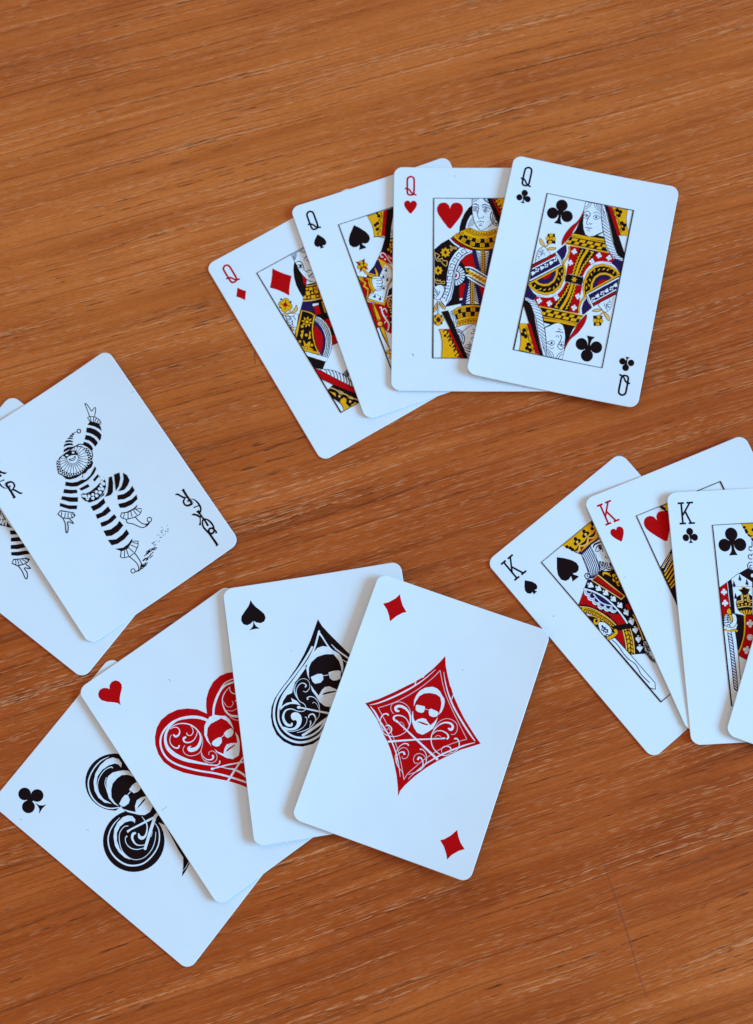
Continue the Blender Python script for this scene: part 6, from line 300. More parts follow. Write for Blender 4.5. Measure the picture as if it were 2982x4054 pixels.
'KS.court_figure':'Fk01,0,-813,1666,-548,1615,-267,1640,177,1378,-187,174,-439,-781,-731,-1513,-1388,-225,-1302,458,-1037,1380,-1104,1510;Fk01,0,-776,-335,-353,-221,-635,-1264,-777,-1231,-877,-1439,-941,-1595,-1375,-1290,-923,-695;Fy01,0,-712,3227,720,3245,686,3026,518,2566,146,2587,-372,2484,-506,2762;Lk01,18,-712,3227,720,3245,686,3026,518,2566,146,2587,-372,2484,-506,2762;Fn01,0,-502,2707,-280,2575,159,2602,518,2566,509,2496,93,2527,-376,2479;Fr01,0,-213,2727,-114,2646,-310,2600;Lk01,10,-213,2727,-114,2646,-310,2600;Fr01,0,198,2751,334,2653,113,2653;Lk01,10,198,2751,334,2653,113,2653;Fk01,0,-107,3015,-143,2993,-185,2996,-217,3022,-227,3062,-210,3100,-174,3122,-132,3120,-100,3093,-91,3054;Fk01,0,-55,2882,-91,2859,-133,2862,-165,2888,-174,2928,-158,2966,-122,2988,-80,2986,-48,2960,-38,2920;Fk01,0,-225,2879,-261,2857,-303,2860,-335,2886,-345,2926,-328,2964,-292,2986,-250,2984,-219,2957,-209,2918;Fk01,0,-109,2888,-158,2858,-215,2861,-258,2896,-271,2950,-249,3002,-200,3032,-143,3029,-100,2993,-87,2939;Fo01,0,-152,2904,-177,2889,-207,2890,-229,2909,-236,2937,-225,2964,-199,2980,-169,2978,-147,2959,-140,2931;Bk1,0,-168,2793,31,-36,2736,85,147,2767,58,205,2849,15;Bk1,0,-506,2762,39,-377,2732,66,-240,2800,19;Bo1,0,-212,2907,27,-209,2776,39,-363,2644,43,-441,2643,31;Bo1,0,-196,2791,23,-118,2701,43,40,2674,50,181,2791,23;Fk01,0,306,3034,270,3011,228,3014,196,3040,187,3080,203,3118,239,3140,281,3138,313,3112,323,3072;Fk01,0,359,2900,323,2877,280,2880,249,2906,239,2946,256,2984,292,3006,334,3004,366,2978,375,2938;Fk01,0,188,2897,152,2875,109,2878,78,2904,68,2944,85,2982,121,3004,163,3002,195,2976,204,2936;Fk01,0,304,2906,255,2876,198,2879,155,2914,142,2968,165,3020,214,3050,270,3047,314,3011,326,2957;Fo01,0,261,2922,236,2907,206,2909,184,2927,177,2955,189,2982,214,2998,244,2996,266,2978,273,2949;Bk1,0,245,2811,31,378,2754,85,561,2785,58,620,2867,15;Bk1,0,-94,2779,39,36,2750,66,173,2818,19;Bo1,0,201,2925,27,204,2793,39,49,2661,43,-29,2661,31;Bo1,0,217,2809,23,295,2719,43,453,2692,50,595,2809,23;Fk01,0,721,3052,685,3030,643,3032,611,3058,601,3098,618,3137,654,3159,696,3156,728,3130,738,3090;Fk01,0,773,2918,737,2895,695,2898,663,2924,654,2964,670,3002,706,3025,749,3022,781,2996,790,2956;Fk01,0,602,2915,566,2893,523,2896,492,2922,482,2962,499,3000,535,3022,577,3020,609,2994,618,2954;Fk01,0,719,2924,669,2894,612,2897,569,2932,556,2986,579,3038,628,3068,685,3065,728,3030,741,2976;Fo01,0,676,2940,650,2925,621,2927,598,2945,591,2973,603,3000,629,3016,658,3014,681,2996,688,2968;Bk1,0,659,2829,31,792,2772,85,976,2803,58,1035,2885,15;Bk1,0,319,2797,39,449,2768,66,587,2836,19;Bo1,0,616,2943,27,618,2811,39,463,2679,43,384,2679,31;Bo1,0,631,2827,23,709,2737,43,868,2710,50,1010,2827,23;Fk01,0,-535,2992,-569,2971,-608,2973,-638,2998,-647,3035,-632,3071,-598,3092,-559,3090,-529,3065,-520,3028;Fk01,0,-470,2887,-504,2866,-544,2868,-574,2893,-583,2930,-567,2966,-533,2987,-494,2985,-464,2960,-455,2923;Fk01,0,-449,2792,-483,2771,-522,2774,-552,2798,-561,2835,-546,2871,-512,2892,-473,2890,-443,2865,-434,2828;Fw01,0,78,2539,500,2516,408,2114,162,1390,34,1393,-147,1541,-241,1670,-157,2062;Lk01,15,78,2539,500,2516,408,2114,162,1390,34,1393,-147,1541,-241,1670,-157,2062;Fw01,0,-372,2484,87,2519,-5,2118,-189,1729,-404,1573,-647,1531,-824,1713,-778,1855,-666,1865,-595,1858;Lk01,20,-372,2484,87,2519,-5,2118,-189,1729,-404,1573,-647,1531,-824,1713,-778,1855,-666,1865,-595,1858;Ln10,31,-372,2484,-430,2210,-542,1917,-635,1737,-750,1679;Ln10,31,-302,2490,-367,2195,-484,1891,-593,1711,-721,1659;Ln10,31,-231,2497,-305,2180,-425,1864,-551,1685,-691,1639;Ln10,31,-161,2503,-242,2165,-367,1837,-509,1659,-661,1618;Ln10,31,-90,2510,-180,2150,-308,1810,-467,1634,-631,1598;Ln10,31,-20,2517,-117,2135,-250,1783,-425,1608,-602,1578;Ln10,31,51,2523,-55,2120,-191,1757,-383,1582,-572,1558;Ln10,31,-596,1782,-687,1870,-783,1834,-796,1716,-679,1672,-622,1752,-668,1803,-723,1784,-711,1724;Ln10,34,-40,1915,-148,1747,-127,1653,-27,1648,60,1807;Ln10,34,-2,1884,-84,1746,-59,1700,37,1839;Ln10,34,100,1749,-6,1554,45,1435,158,1445,215,1628;Ln10,34,139,1704,65,1546,125,1497,187,1626;Ln10,34,-126,1831,-213,1672,-142,1576,-36,1578;Bn1,0,109,2411,27,226,2470,62,371,2428,58,473,2396,43;Bn1,0,84,2264,19,220,2345,35,364,2331,43,411,2266,19;Ln10,25,86,2236,195,2198,345,2191;Fn01,0,363,2215,327,2193,285,2195,254,2221,244,2261,261,2299,297,2321,339,2319,370,2292,380,2253;Ln10,31,257,1928,228,1849,267,1791;Ln00,28,360,2178,274,2095;Fo01,0,-382,1568,-160,380,-349,370,-714,1573;Fk01,0,-423,1551,-205,417,-324,413,-674,1560;Fr01,0,-444,1542,-208,457,-320,448,-613,1541;Lk01,12,-444,1542,-208,457,-320,448,-613,1541;By1,0,-266,1434,39,-192,1489,70,-107,1380,77,-82,1232,19;By1,0,-126,1358,39,-33,1346,15;Fy01,0,72,1144,36,1122,-6,1125,-37,1151,-47,1190,-30,1228,5,1250,47,1247,79,1221,88,1182;Fy01,0,-19,1027,-54,1005,-96,1008,-128,1034,-137,1073,-121,1111,-85,1132,-43,1130,-12,1104,-2,1064;Fy01,0,19,894,-16,872,-58,875,-90,901,-99,940,-83,977,-47,999,-5,996,26,970,36,931;Fk01,0,98,995,46,963,-16,967,-62,1005,-76,1063,-52,1118,1,1150,62,1146,108,1108,122,1050;Fy01,0,60,1039,36,1025,10,1027,-11,1044,-17,1069,-6,1093,17,1107,44,1106,64,1089,70,1063;By1,0,-99,889,27,-95,834,54,-64,796,23;Fw01,0,-801,1328,-877,1378,-941,1417,-953,1469,-915,1503,-872,1491,-888,1520,-926,1555,-850,1582,-857,1531,-851,1498,-826,1535,-774,1532,-750,1485,-775,1414;Fw01,0,-673,1057,-743,1113,-804,1158,-810,1210,-770,1241,-728,1225,-741,1255,-776,1293,-698,1314,-710,1264,-707,1231,-678,1265,-627,1258,-608,1209,-639,1140;Fw01,0,-593,777,-658,838,-714,888,-716,940,-673,968,-633,948,-643,980,-675,1021,-595,1034,-611,985,-611,952,-580,984,-530,973,-515,922,-551,856;Fw01,0,-537,441,-596,508,-648,562,-645,615,-599,638,-561,615,-569,647,-597,691,-516,698,-537,650,-540,617,-505,646,-457,631,-446,579,-489,517;Fw01,0,-518,124,-571,196,-617,254,-609,306,-562,326,-526,300,-531,332,-555,378,-474,378,-499,332,-505,300,-468,326,-421,306,-415,254,-463,196;Fw01,0,-537,-205,-576,-126,-611,-60,-594,-10,-544,1,-514,-31,-513,2,-528,51,-448,38,-481,-3,-493,-34,-452,-15,-410,-42,-413,-94,-471,-144;Fw01,0,-609,-555,-640,-473,-669,-405,-648,-357,-597,-350,-570,-384,-566,-351,-576,-302,-499,-322,-535,-360,-549,-389,-507,-374,-467,-404,-475,-456,-537,-500;Fw01,0,-643,-553,-660,-463,-677,-388,-646,-342,-593,-344,-571,-384,-561,-351,-562,-298,-487,-333,-531,-365,-551,-393,-505,-384,-470,-423,-488,-474,-560,-509;Fw01,0,-751,-855,-756,-764,-763,-688,-727,-646,-675,-654,-658,-696,-644,-665,-639,-612,-568,-655,-616,-682,-639,-708,-593,-704,-563,-746,-587,-795,-662,-822;Fw01,0,-892,-1157,-891,-1066,-892,-990,-853,-950,-802,-962,-788,-1005,-772,-975,-763,-923,-696,-970,-745,-994,-771,-1018,-724,-1017,-697,-1061,-725,-1109,-802,-1129;Fw01,0,-1072,-1425,-1067,-1334,-1066,-1258,-1026,-1220,-975,-1233,-963,-1277,-946,-1247,-935,-1195,-870,-1245,-920,-1267,-946,-1290,-899,-1291,-874,-1336,-904,-1382,-981,-1400;Fr01,0,-1135,1460,-1652,1175,-1404,870,-1208,684,-1127,365,-741,73,-797,447,-1216,1145;Lk01,15,-1135,1460,-1652,1175,-1404,870,-1208,684,-1127,365,-741,73,-797,447,-1216,1145;Fk01,0,-1120,1447,-937,1170,-753,791,-740,425,-741,73,-965,257,-1125,514,-1191,821,-1203,1160;Fw01,0,-984,1234,-1043,1194,-1115,1188,-1179,1217,-1220,1274,-1225,1343,-1194,1407,-1135,1447,-1063,1453,-999,1424,-958,1367,-953,1297;Fk01,0,-965,1249,-1016,1215,-1078,1209,-1133,1235,-1168,1283,-1172,1343,-1145,1397,-1095,1432,-1033,1437,-978,1412,-943,1363,-939,1304;Fw01,0,-969,1257,-1015,1226,-1070,1221,-1120,1244,-1151,1288,-1155,1341,-1131,1390,-1085,1421,-1030,1426,-980,1404,-949,1360,-945,1306;Fn01,0,-956,1272,-995,1246,-1042,1241,-1084,1261,-1111,1298,-1114,1344,-1094,1385,-1055,1412,-1008,1416,-965,1397,-939,1359,-935,1314;Fw01,0,-1004,1035,-1063,995,-1134,988,-1199,1017,-1239,1074,-1245,1144,-1214,1207,-1154,1247,-1083,1253,-1018,1224,-978,1167,-973,1098;Fk01,0,-985,1050,-1036,1015,-1097,1010,-1153,1035,-1187,1084,-1192,1143,-1165,1198,-1114,1232,-1053,1237,-998,1212,-963,1164,-959,1104;Fw01,0,-989,1058,-1034,1027,-1089,1022,-1139,1045,-1170,1088,-1175,1142,-1151,1191,-1105,1222,-1050,1227,-1000,1204,-969,1160,-965,1107;Fn01,0,-976,1072,-1015,1046,-1062,1042,-1104,1061,-1131,1099,-1134,1144,-1114,1186,-1075,1212,-1028,1216,-985,1197,-959,1160,-955,1114;Fw01,0,-973,819,-1032,779,-1104,773,-1168,802,-1208,859,-1214,929,-1183,992,-1124,1032,-1052,1038,-988,1009,-947,952,-942,883;Fk01,0,-955,835,-1005,800,-1067,795,-1122,820,-1156,869,-1161,928,-1134,982,-1084,1017,-1022,1022,-967,997,-933,948,-928,889;Fw01,0,-958,843,-1004,812,-1059,807,-1109,829,-1140,873,-1144,927,-1120,975,-1074,1006,-1019,1011,-969,989,-938,945,-934,891;Fn01,0,-945,857,-984,831,-1031,827,-1073,846,-1100,883,-1103,929,-1083,970,-1044,997,-997,1001,-955,982,-928,944,-925,899;Fw01,0,-927,579,-986,539,-1057,533,-1121,562,-1162,619,-1167,688,-1136,751,-1077,791,-1006,797,-941,768,-901,711,-895,642;Fk01,0,-908,594,-959,560,-1020,555,-1075,580,-1110,628,-1114,688,-1088,742,-1037,776,-976,781,-921,756,-886,707,-881,648;Fw01,0,-912,602,-957,571,-1012,566,-1062,589,-1093,633,-1097,686,-1073,735,-1028,765,-972,770,-923,748,-892,704,-888,650;Fn01,0,-899,617,-937,590,-984,586,-1027,605,-1053,643,-1057,688,-1036,730,-997,756,-951,760,-908,741,-882,703,-878,658;Fw01,0,-814,385,-873,345,-944,339,-1008,368,-1049,425,-1054,494,-1023,557,-964,597,-892,603,-828,574,-788,517,-782,448;Fk01,0,-795,400,-846,366,-907,361,-962,386,-997,434,-1001,494,-975,548,-924,582,-863,587,-807,562,-773,513,-768,454;Fw01,0,-799,408,-844,377,-899,373,-949,395,-980,439,-984,492,-960,541,-914,571,-859,576,-810,554,-779,510,-774,456;Fn01,0,-786,423,-824,396,-871,392,-914,412,-940,449,-944,494,-923,536,-884,562,-837,566,-795,547,-769,509,-765,464;Fw01,0,-681,213,-740,173,-812,167,-876,197,-916,253,-922,322,-891,385,-832,425,-760,431,-696,402,-655,345,-650,276;Fk01,0,-663,228,-714,194,-775,189,-830,214,-864,263,-869,322,-842,376,-792,410,-730,415,-675,390,-641,341,-636,282;Fw01,0,-666,236,-712,206,-767,201,-817,223,-848,267,-852,320,-828,369,-782,400,-727,404,-677,382,-646,338,-642,285;Fn01,0,-653,251,-692,225,-739,221,-781,240,-808,277,-811,323,-791,364,-752,390,-705,394,-663,375,-636,337,-633,292;Fn01,0,-965,1168,-815,867,-761,518,-761,430,-942,693,-1002,919;Lw10,35,-971,1160,-985,880,-925,654,-753,424;Lw10,55,-1110,1503,-911,1200,-753,791,-691,334,-701,-86,-740,-393;Fr01,0,-961,203,-716,28,-776,-376,-1051,-279,-1081,125;Lk01,12,-961,203,-716,28,-776,-376,-1051,-279,-1081,125;Fr01,0,-367,145,-254,127,-316,-74,-394,-60;Fr01,0,-1067,333,-741,45,-791,-364,-1028,-243,-1021,-29;Lk01,15,-1067,333,-741,45,-791,-364,-1028,-243,-1021,-29;Fr01,0,-368,139,-251,137,-306,-71,-376,-76;Lk10,230,-1660,1093,-1460,865,-1294,527,-1200,223,-1155,-193;Ly10,160,-1652,998,-1511,807,-1349,522,-1239,180,-1194,-208;Lo10,35,-1648,1121,-1404,870,-1238,532,-1123,135,-1098,-187;Ly10,35,-1644,714,-1484,544,-1358,278,-1307,-15;Lk00,31,-1481,821,-1581,945,-1668,879,-1606,801,-1558,838,-1583,869;Lk00,31,-1390,680,-1481,821,-1569,755,-1516,683,-1462,710,-1483,745;Lk00,31,-1318,539,-1390,680,-1489,631,-1444,543,-1389,570,-1408,605;Lk00,31,-1261,383,-1318,539,-1417,490,-1384,405,-1327,424,-1339,462;Lk00,31,-1211,231,-1261,383,-1366,349,-1335,256,-1277,274,-1289,312;Lk00,31,-1176,74,-1211,231,-1317,202,-1297,109,-1237,121,-1245,160;Lk00,31,-1146,-84,-1176,74,-1284,51,-1264,-45,-1204,-33,-1213,6;Lk00,31,-1123,-239,-1146,-84,-1255,-100,-1240,-197,-1180,-188,-1186,-149;Fk01,0,-1635,694,-1497,530,-1386,275,-1352,21,-1414,-78,-1662,223;By1,0,-1481,416,23,-1552,437,58,-1621,343,66,-1539,276,77,-1445,324,66,-1458,398,27;Fk01,0,-1242,-110,-785,-369,-791,-594,-1037,-1017,-1248,-1363,-1394,-1274,-1416,-914,-1157,-378,-1207,-337;Fr01,0,-1169,-368,-1053,-442,-1157,-669,-1371,-972,-1393,-767,-1391,-498;Lk01,12,-1169,-368,-1053,-442,-1157,-669,-1371,-972,-1393,-767,-1391,-498;Lo10,45,-1011,-455,-1133,-690,-1266,-913,-1381,-1067;Lo10,40,-792,-583,-922,-863,-1077,-1110,-1261,-1342;Fy01,0,-963,-474,-829,-564,-947,-842,-1101,-1089,-1280,-1327,-1364,-1278,-1370,-1139,-1239,-955,-1104,-754;Lk01,15,-963,-474,-829,-564,-947,-842,-1101,-1089,-1280,-1327,-1364,-1278,-1370,-1139,-1239,-955,-1104,-754;Lk10,31,-884,-529,-1009,-791,-1153,-1027,-1359,-1272;Lk00,31,-1004,-556,-886,-569,-858,-706;Lk00,31,-1088,-685,-971,-698,-942,-835;Lk00,31,-1172,-814,-1055,-826,-1027,-964;Lk00,31,-1255,-942,-1139,-955,-1110,-1092;Lk00,31,-1339,-1071,-1222,-1083,-1194,-1221;Lk00,31,-1423,-1199,-1306,-1212,-1278,-1349;Lo10,35,-384,-280,-456,-556,-572,-879,-699,-1191;Fw11,0,-1533,265,-1401,220,-1321,92,-1302,-154,-1380,-278,-1512,-295,-1606,-280,-1671,-39;Lk11,18,-1533,265,-1401,220,-1321,92,-1302,-154,-1380,-278,-1512,-295,-1606,-280,-1671,-39;Ln10,35,-1476,135,-1481,56,-1561,38;Ln10,35,-1480,33,-1441,-19,-1496,-58,-1545,-17;Ln10,35,-1483,-68,-1421,-119,-1499,-159,-1551,-96;Ln10,35,-1607,34,-1554,-52,-1597,-100;Ln10,35,-1568,-165,-1512,-149,-1473,-202;Ln10,35,-1620,-248,-1552,-220,-1517,-301;Ln10,35,-1504,116,-1489,-1,-1442,-143;Bk1,0,-1641,-345,145,-1434,-401,148,-1266,-392,148,-1226,-311,135,-1275,-281,97;By1,0,-1641,-345,100,-1434,-401,103,-1266,-392,100,-1226,-311,90,-1275,-281,55;Fw01,0,-1635,-423,-1404,-488,-1388,-1268,-1379,-2552,-1514,-2728,-1630,-2571;Lk01,25,-1635,-423,-1404,-488,-1388,-1268,-1379,-2552,-1514,-2728,-1630,-2571;Ln10,31,-1544,-466,-1510,-754,-1544,-1058,-1544,-1348,-1477,-1609,-1496,-1799,-1549,-2002,-1544,-2212,-1520,-2436;Fw01,0,-721,-1215,-646,-1276,-730,-1539,-770,-1631,-808,-1434,-808,-1289;Lk01,25,-721,-1215,-646,-1276,-730,-1539,-770,-1631,-808,-1434,-808,-1289;Lk10,31,-717,-1260,-769,-1342,-755,-1519;Lk10,31,-701,-1314,-742,-1384,-734,-1495;Fw01,0,-835,-1412,-796,-1444,-880,-1707,-867,-1841,-957,-1601,-922,-1485;Lk01,25,-835,-1412,-796,-1444,-880,-1707,-867,-1841,-957,-1601,-922,-1485;Lk10,31,-867,-1427,-918,-1509,-904,-1686;Lk10,31,-851,-1482,-892,-1552,-883,-1662;Lk10,35,-927,-1688,-949,-1856,-895,-2035;Lk10,31,-878,-1729,-903,-1853,-859,-1971',
'KS.dust_speck':'Bg0,0,-2578,1483,18,-2574,1434,27',
'KH.court_figure':'Fy01,0,-751,3162,-438,3166,39,3163,79,2733,-363,2552,-559,2852;Lk01,16,-751,3162,-438,3166,39,3163,79,2733,-363,2552,-559,2852;Fk01,0,-751,3162,-602,3174,-631,3137,-554,3044,-592,2987,-531,2913,-564,2842;Fn01,0,-940,1652,-1642,1168,-1638,1038,-1674,-287,-1571,-1838,-154,106;Fk01,0,-952,1625,-1615,1157,-1674,-287,-1645,-1182,-654,-8;Lo10,30,-1601,1119,-1108,1496;Lo10,30,-1582,951,-1065,1381;Fw01,0,-1513,1115,-1538,1100,-1558,1118,-1546,1144,-1519,1142;Fw01,0,-1498,980,-1523,966,-1543,984,-1531,1009,-1504,1007;Fw01,0,-1456,1152,-1481,1137,-1501,1155,-1489,1181,-1462,1178;Fw01,0,-1441,1021,-1466,1007,-1486,1024,-1474,1050,-1447,1048;Fw01,0,-1400,1189,-1424,1174,-1444,1192,-1433,1217,-1405,1215;Fw01,0,-1384,1062,-1409,1047,-1429,1065,-1417,1090,-1390,1088;Fw01,0,-1343,1225,-1367,1211,-1387,1229,-1376,1254,-1348,1252;Fw01,0,-1327,1102,-1351,1088,-1372,1106,-1360,1131,-1333,1129;Fw01,0,-1286,1262,-1310,1248,-1330,1266,-1319,1291,-1291,1289;Fw01,0,-1270,1143,-1294,1129,-1315,1147,-1303,1172,-1275,1170;Fw01,0,-1229,1299,-1253,1285,-1273,1303,-1262,1328,-1234,1326;Fw01,0,-1213,1184,-1237,1170,-1258,1187,-1246,1213,-1218,1211;Fw01,0,-1172,1336,-1196,1322,-1216,1340,-1205,1365,-1177,1363;Fw01,0,-1156,1225,-1180,1210,-1200,1228,-1189,1254,-1161,1252;Fw01,0,-1115,1373,-1139,1359,-1159,1376,-1148,1402,-1120,1400;Fw01,0,-1098,1266,-1123,1251,-1143,1269,-1132,1294,-1104,1292;Fw01,0,-1058,1410,-1082,1396,-1102,1413,-1091,1439,-1063,1437;Fw01,0,-1041,1307,-1066,1292,-1086,1310,-1074,1335,-1047,1333;Ly10,50,-1616,836,-1138,1153;Ly10,50,-1611,706,-1134,1023;Ly10,50,-1607,577,-1130,892;Ly10,50,-1603,447,-1151,709;Ly10,50,-1603,351,-1199,536;Ln00,31,-1613,260,-1300,386;Ln00,31,-1620,148,-1322,255;Ln00,31,-1627,36,-1344,124;Ln00,31,-1634,-75,-1367,-7;Ln00,31,-1640,-187,-1389,-138;Ln00,31,-1647,-298,-1411,-268',
'KH.dust_speck':'Bg0,0,-2971,1330,13,-2922,1310,22',
'AD.ace_emblem':'Fr01,0,-2111,3,-1697,316,-1273,717,-856,1143,-713,1274,-709,1302,-544,1488,-506,1493,-491,1566,-285,1907,-126,2232,-35,2453,88,2144,268,1830,463,1522,488,1504,513,1486,662,1270,960,947,1280,635,1576,394,1830,193,2081,17,1842,-158,1521,-388,1260,-635,866,-1034,583,-1367,317,-1746,91,-2161,6,-2372,-4,-2569,-102,-2306,-283,-1929,-542,-1499,-752,-1206,-979,-944,-1153,-794,-1304,-636,-1524,-395,-1817,-179;Bw1,0,-1949,1,12,-1694,157,37,-1282,513,54,-885,919,54,-600,1259,37,-386,1575,25,-200,1896,12;Bw1,0,-1908,-38,21,-1680,-184,58,-1444,-394,58,-1152,-609,45,-877,-856,41,-610,-1156,37,-391,-1472,29,-149,-1934,12;Bw1,0,95,1918,12,242,1633,29,469,1283,41,784,913,54,1169,569,58,1536,274,58,1870,35,29;Bw1,0,1886,-12,16,1636,-177,45,1323,-430,54,975,-735,49,629,-1117,41,448,-1362,33,245,-1693,21,136,-1913,10;Le10,23,-1639,3,-1167,-416,-749,-838,-458,-1208,-215,-1593,2,-1985;Le10,23,-1639,3,-1214,324,-818,728,-446,1205,-185,1618,-42,1924;Le10,23,-42,1924,211,1488,511,1084,969,606,1289,294,1588,3;Le10,23,1588,3,1148,-308,753,-708,423,-1136,219,-1468,56,-1759,2,-1985;Bw0,0,-705,1290,29,-702,1103,33;Bw0,0,667,1272,29,651,1066,21;Fw01,0,-498,453,-552,661,-538,852,-468,1037,-333,1191,-104,1306,60,1301,189,1239,290,1141,415,1051,468,936,489,757,466,590,408,463,401,700,368,874,266,1052,102,1102,-131,1074,-315,984,-430,850,-488,630;Fw01,0,-437,501,-417,543,-149,583,-102,525,-108,390,-170,336,-300,323,-396,369;Fw01,0,43,535,94,580,342,560,392,511,372,398,260,332,124,338,56,420;Bw0,0,-119,497,14,51,511,14;Fw01,0,-479,314,-377,84,-288,-18,-217,86,-88,177,42,190,118,124,255,39,341,175,408,384,413,200,383,-22,257,-198,98,-358,-93,-346,-238,-238,-375,-74,-462,134;Fr01,0,-213,-18,-149,44,11,47,175,38,175,-2,-20,-17,-120,1;Bw0,0,-922,-199,70,-829,-233,62;Bw0,0,-878,-210,37,-420,-407,54,213,-686,66,842,-964,74;Fw01,0,884,-949,885,-977,869,-999,842,-1009,816,-1001,799,-979,799,-952,815,-929,841,-920,868,-928;Bw0,0,874,-206,62,782,-251,45;Bw0,0,830,-235,37,-87,-594,54,-910,-951,66;Fw01,0,-872,-938,-871,-963,-885,-983,-909,-991,-933,-984,-948,-965,-948,-940,-934,-920,-911,-912,-887,-919;Bw1,0,-907,138,41,-1011,128,91,-1068,215,95,-965,304,91,-776,303,82,-579,199,62,-456,3,49,-421,-249,29,-498,-487,21,-719,-696,21,-986,-775,29,-1190,-728,25,-1337,-542,16;Bw1,0,-942,-219,62,-1023,-141,58,-976,-45,45,-809,13,33,-640,-8,29,-515,-97,25,-438,-202,16;Be1,0,-781,-295,12,-782,-216,16,-682,-194,16,-585,-280,16,-559,-429,12;Bw1,0,-1215,-129,45,-1284,-86,45,-1396,-152,37,-1433,-310,29,-1378,-503,25,-1224,-634,25,-1135,-656,12;Bw1,0,-1194,-492,21,-1107,-435,37,-978,-496,45,-948,-617,33,-1030,-725,16;Le10,22,-1104,-593,-1061,-525,-1106,-474;Le10,22,-1069,-11,-1199,90,-1234,264,-1083,409,-883,452,-669,380,-519,220;Bw1,0,860,144,49,971,131,91,999,246,82,879,323,70,680,280,49,502,99,37,408,-171,33,441,-423,33,602,-655,29,857,-776,33,1086,-748,29,1244,-589,12;Bw1,0,933,-225,54,969,-134,54,869,-37,45,674,-13,33,511,-83,25,436,-214,16;Be1,0,520,-343,12,583,-216,16,699,-202,16,787,-302,12;Le10,22,407,-92,469,193,639,398,858,461,1086,382,1174,201,1139,31,1024,-23;Bw1,0,1183,-138,49,1247,-90,45,1370,-178,37,1410,-374,29,1312,-552,21,1169,-602,16;Bw1,0,1181,-559,37,1161,-461,41,1034,-440,29,903,-524,25,896,-658,16,995,-754,12;Bw1,0,-226,-865,41,-275,-817,37,-399,-847,29,-508,-990,21,-549,-1214,21,-499,-1432,21,-334,-1635,21,-126,-1770,16,-14,-1939,12;Bw1,0,-252,-1189,70,-316,-1119,49,-419,-1168,29,-481,-1295,25,-439,-1489,21,-334,-1635,12;Le10,22,-314,-1276,-254,-1333,-148,-1257,-137,-1096,-246,-977,-401,-992,-506,-1147;Bw1,0,178,-855,41,234,-823,33,369,-868,25,493,-1033,21,519,-1259,21,433,-1471,21,276,-1630,16,87,-1774,12;Bw1,0,233,-1203,74,240,-1109,49,355,-1134,41,448,-1284,33,425,-1448,21,315,-1590,12;Le10,22,265,-1296,175,-1340,82,-1229,105,-1064,235,-980,406,-1012,502,-1135',
'AD.index_pip':'Fr01,0,-2240,3973,-2156,3818,-2005,3617,-1816,3457,-1942,3375,-2106,3192,-2249,2952,-2347,3131,-2490,3311,-2685,3459,-2517,3577,-2336,3778',
'AD.dust_speck':'Bg0,0,676,2193,27,701,2174,27',
